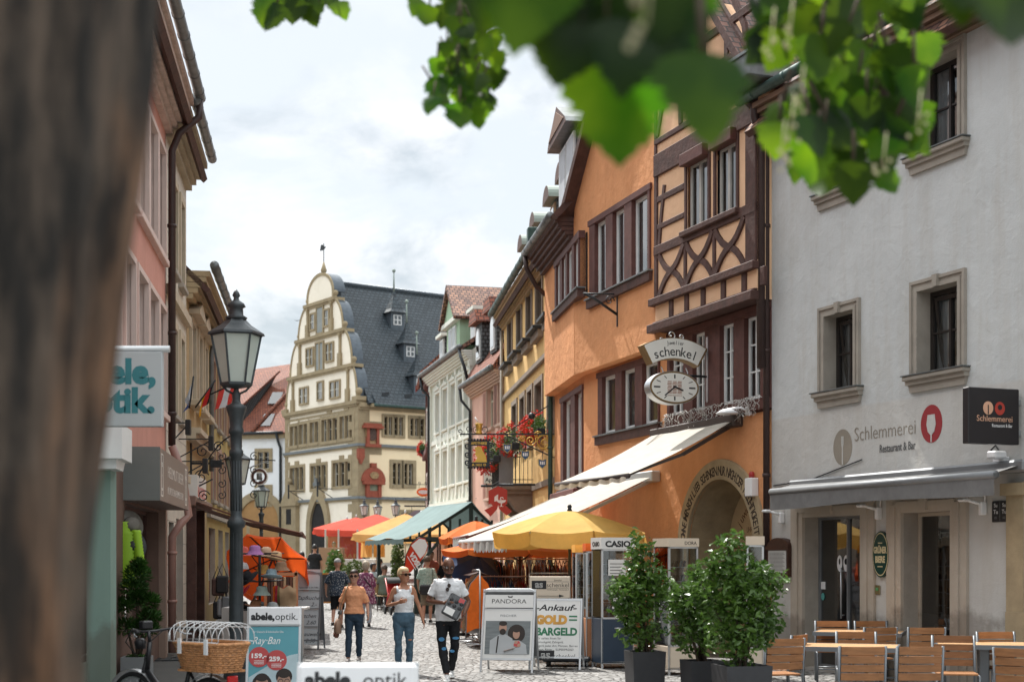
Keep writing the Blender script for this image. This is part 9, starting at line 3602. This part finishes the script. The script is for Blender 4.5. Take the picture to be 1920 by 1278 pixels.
for i in range(78):
 y = rn.uniform(-110, 235)
 lo, hi = 1490, 1690
 if y < 60:
  lo, hi = 1430, 1710
 Dp.append((rn.uniform(lo, hi), y, rn.gauss(0, 28), rn.uniform(.6, 1.0)))
Dp += [(1462, 225, -8, .8), (1530, 265, -12, .85), (1590, 270, 5, .8), (1655, 275, 10, .6), (1715, 120, 8, .85), (1730, 60, 10, .8), (1480, 60, -30, .8), (1445, -20, -20, .7), (1650, 170, 4, 1.0), (1655, 315, 20, .6), (1545, 300, -6, .9), (1500, 280, -10, .7), (1600, 300, 4, .8), (1720, 190, 10, .8), (1700, 235, 8, .7), (1470, 190, -14, .9), (1600, 200, -8, 1.1), (1560, 120, 10, 1.1)]
cluster(Dp, 5.0, .4, .19)
cluster([(1850, -70, 20, 1), (1900, -60, -10, 1.1), (1810, -95, 0, .9), (1780, -110, 15, .8)], 2.6, .1, .16)
b.build('crown', tree)
b = MB()
for px, py, Y_ in ((900, 20, 5.6), (820, 122, 5.9), (850, 140, 5.9), (878, 165, 5.9), (1210, 45, 1.7), (1482, 250, 3.6), (1500, 200, 3.5), (1465, 300, 3.6), (1720, 240, 3.7), (1655, 320, 3.7), (1480, 70, 3.5), (1445, 90, 3.5)):
 b = MB()
 p = P(px, py, Y_) - org
 for k in range(5):
  b.ball(p + V((rn.uniform(-.02, .02), rn.uniform(-.02, .02), rn.uniform(-.03, .03))), .0055, BRACT, 6)
 b.tube([p, p + V((.01, 0, .1))], .002, BRACT, 4)
 b.build('seed_bract', tree)
#  sky, sun, camera
w = bpy.data.worlds.new('World')
sc.world = w
w.use_nodes = True
nt = w.node_tree
bg = nt.nodes['Background']
out = nt.nodes['World Output']
SUN = V((-.27, .52, .81)).normalized()
el = math.asin(SUN.z)
sky = nt.nodes.new('ShaderNodeTexSky')
sky.sky_type = 'NISHITA'
sky.sun_disc = False
sky.sun_elevation = el
sky.sun_rotation = math.atan2(SUN.x, SUN.y)
sky.air_density = 1.0
sky.dust_density = 2.0
nt.links.new(sky.outputs[0], bg.inputs[0])
bg.inputs[1].default_value = .12
tc = nt.nodes.new('ShaderNodeTexCoord')
mp = nt.nodes.new('ShaderNodeMapping')
mp.inputs['Scale'].default_value = (1, 1, 1.9)
mp.inputs['Location'].default_value = (.35, .2, .55)
nt.links.new(tc.outputs['Generated'], mp.inputs[0])
def wn(scale, det, rough, dist=0.):
 n = nt.nodes.new('ShaderNodeTexNoise')
 n.inputs['Scale'].default_value = scale
 n.inputs['Detail'].default_value = det
 n.inputs['Roughness'].default_value = rough
 n.inputs['Distortion'].default_value = dist
 nt.links.new(mp.outputs[0], n.inputs[0])
 return n.outputs[0]
c1 = ramp(nt, wn(5.2, 9, .55, .3), .44, .56)
c2 = ramp(nt, wn(7.5, 8, .6, .2), .40, .58)
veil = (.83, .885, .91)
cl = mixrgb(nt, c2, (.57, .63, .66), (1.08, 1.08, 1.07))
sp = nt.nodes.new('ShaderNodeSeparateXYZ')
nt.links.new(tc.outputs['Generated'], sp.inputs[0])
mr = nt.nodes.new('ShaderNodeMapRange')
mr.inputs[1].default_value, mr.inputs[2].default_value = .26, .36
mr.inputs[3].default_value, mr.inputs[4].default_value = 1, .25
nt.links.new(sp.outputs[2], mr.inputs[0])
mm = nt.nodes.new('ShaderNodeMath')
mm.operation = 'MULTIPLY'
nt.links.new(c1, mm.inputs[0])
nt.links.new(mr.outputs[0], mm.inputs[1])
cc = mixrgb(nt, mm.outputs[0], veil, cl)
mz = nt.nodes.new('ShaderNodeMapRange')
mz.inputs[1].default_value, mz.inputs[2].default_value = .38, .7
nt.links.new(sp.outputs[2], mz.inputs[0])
cc = mixrgb(nt, mz.outputs[0], cc, (2.4, 2.45, 2.45))  # extra brightness added to the sky above the view, to fill the shade
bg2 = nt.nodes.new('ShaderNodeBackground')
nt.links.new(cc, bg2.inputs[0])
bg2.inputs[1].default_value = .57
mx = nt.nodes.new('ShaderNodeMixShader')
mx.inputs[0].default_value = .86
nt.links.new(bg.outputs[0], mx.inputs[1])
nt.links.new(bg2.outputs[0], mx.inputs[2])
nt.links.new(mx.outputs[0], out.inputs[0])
sl = bpy.data.lights.new('sun', 'SUN')
sl.energy = 4.0
sl.angle = R(.6)
sl.color = (1, .965, .905)
so = bpy.data.objects.new('sun', sl)
COL.objects.link(so)
so.rotation_euler = SUN.to_track_quat('Z', 'Y').to_euler()
cd = bpy.data.cameras.new('camera')
co = bpy.data.objects.new('camera', cd)
COL.objects.link(co)
co.location = (0, 0, H)
co.rotation_euler = (R(90), 0, 0)
cd.sensor_width = 36
cd.lens = 36 * F / 1920
cd.shift_y = (YH - 639) / 1920
cd.clip_start = .1
cd.clip_end = 3000
cd.dof.use_dof = True
cd.dof.focus_distance = 23
cd.dof.aperture_fstop = 2.0
cd.dof.aperture_blades = 0
sc.camera = co
sc.view_settings.view_transform = 'Standard'
sc.view_settings.look = 'None'
sc.view_settings.exposure = 0.85
sc.view_settings.gamma = 1
sc.render.engine = 'CYCLES'
sc.cycles.max_bounces = 8
sc.cycles.diffuse_bounces = 4
sc.cycles.transparent_max_bounces = 12
sc.cycles.use_denoising = True
sc.cycles.sample_clamp_indirect = 6
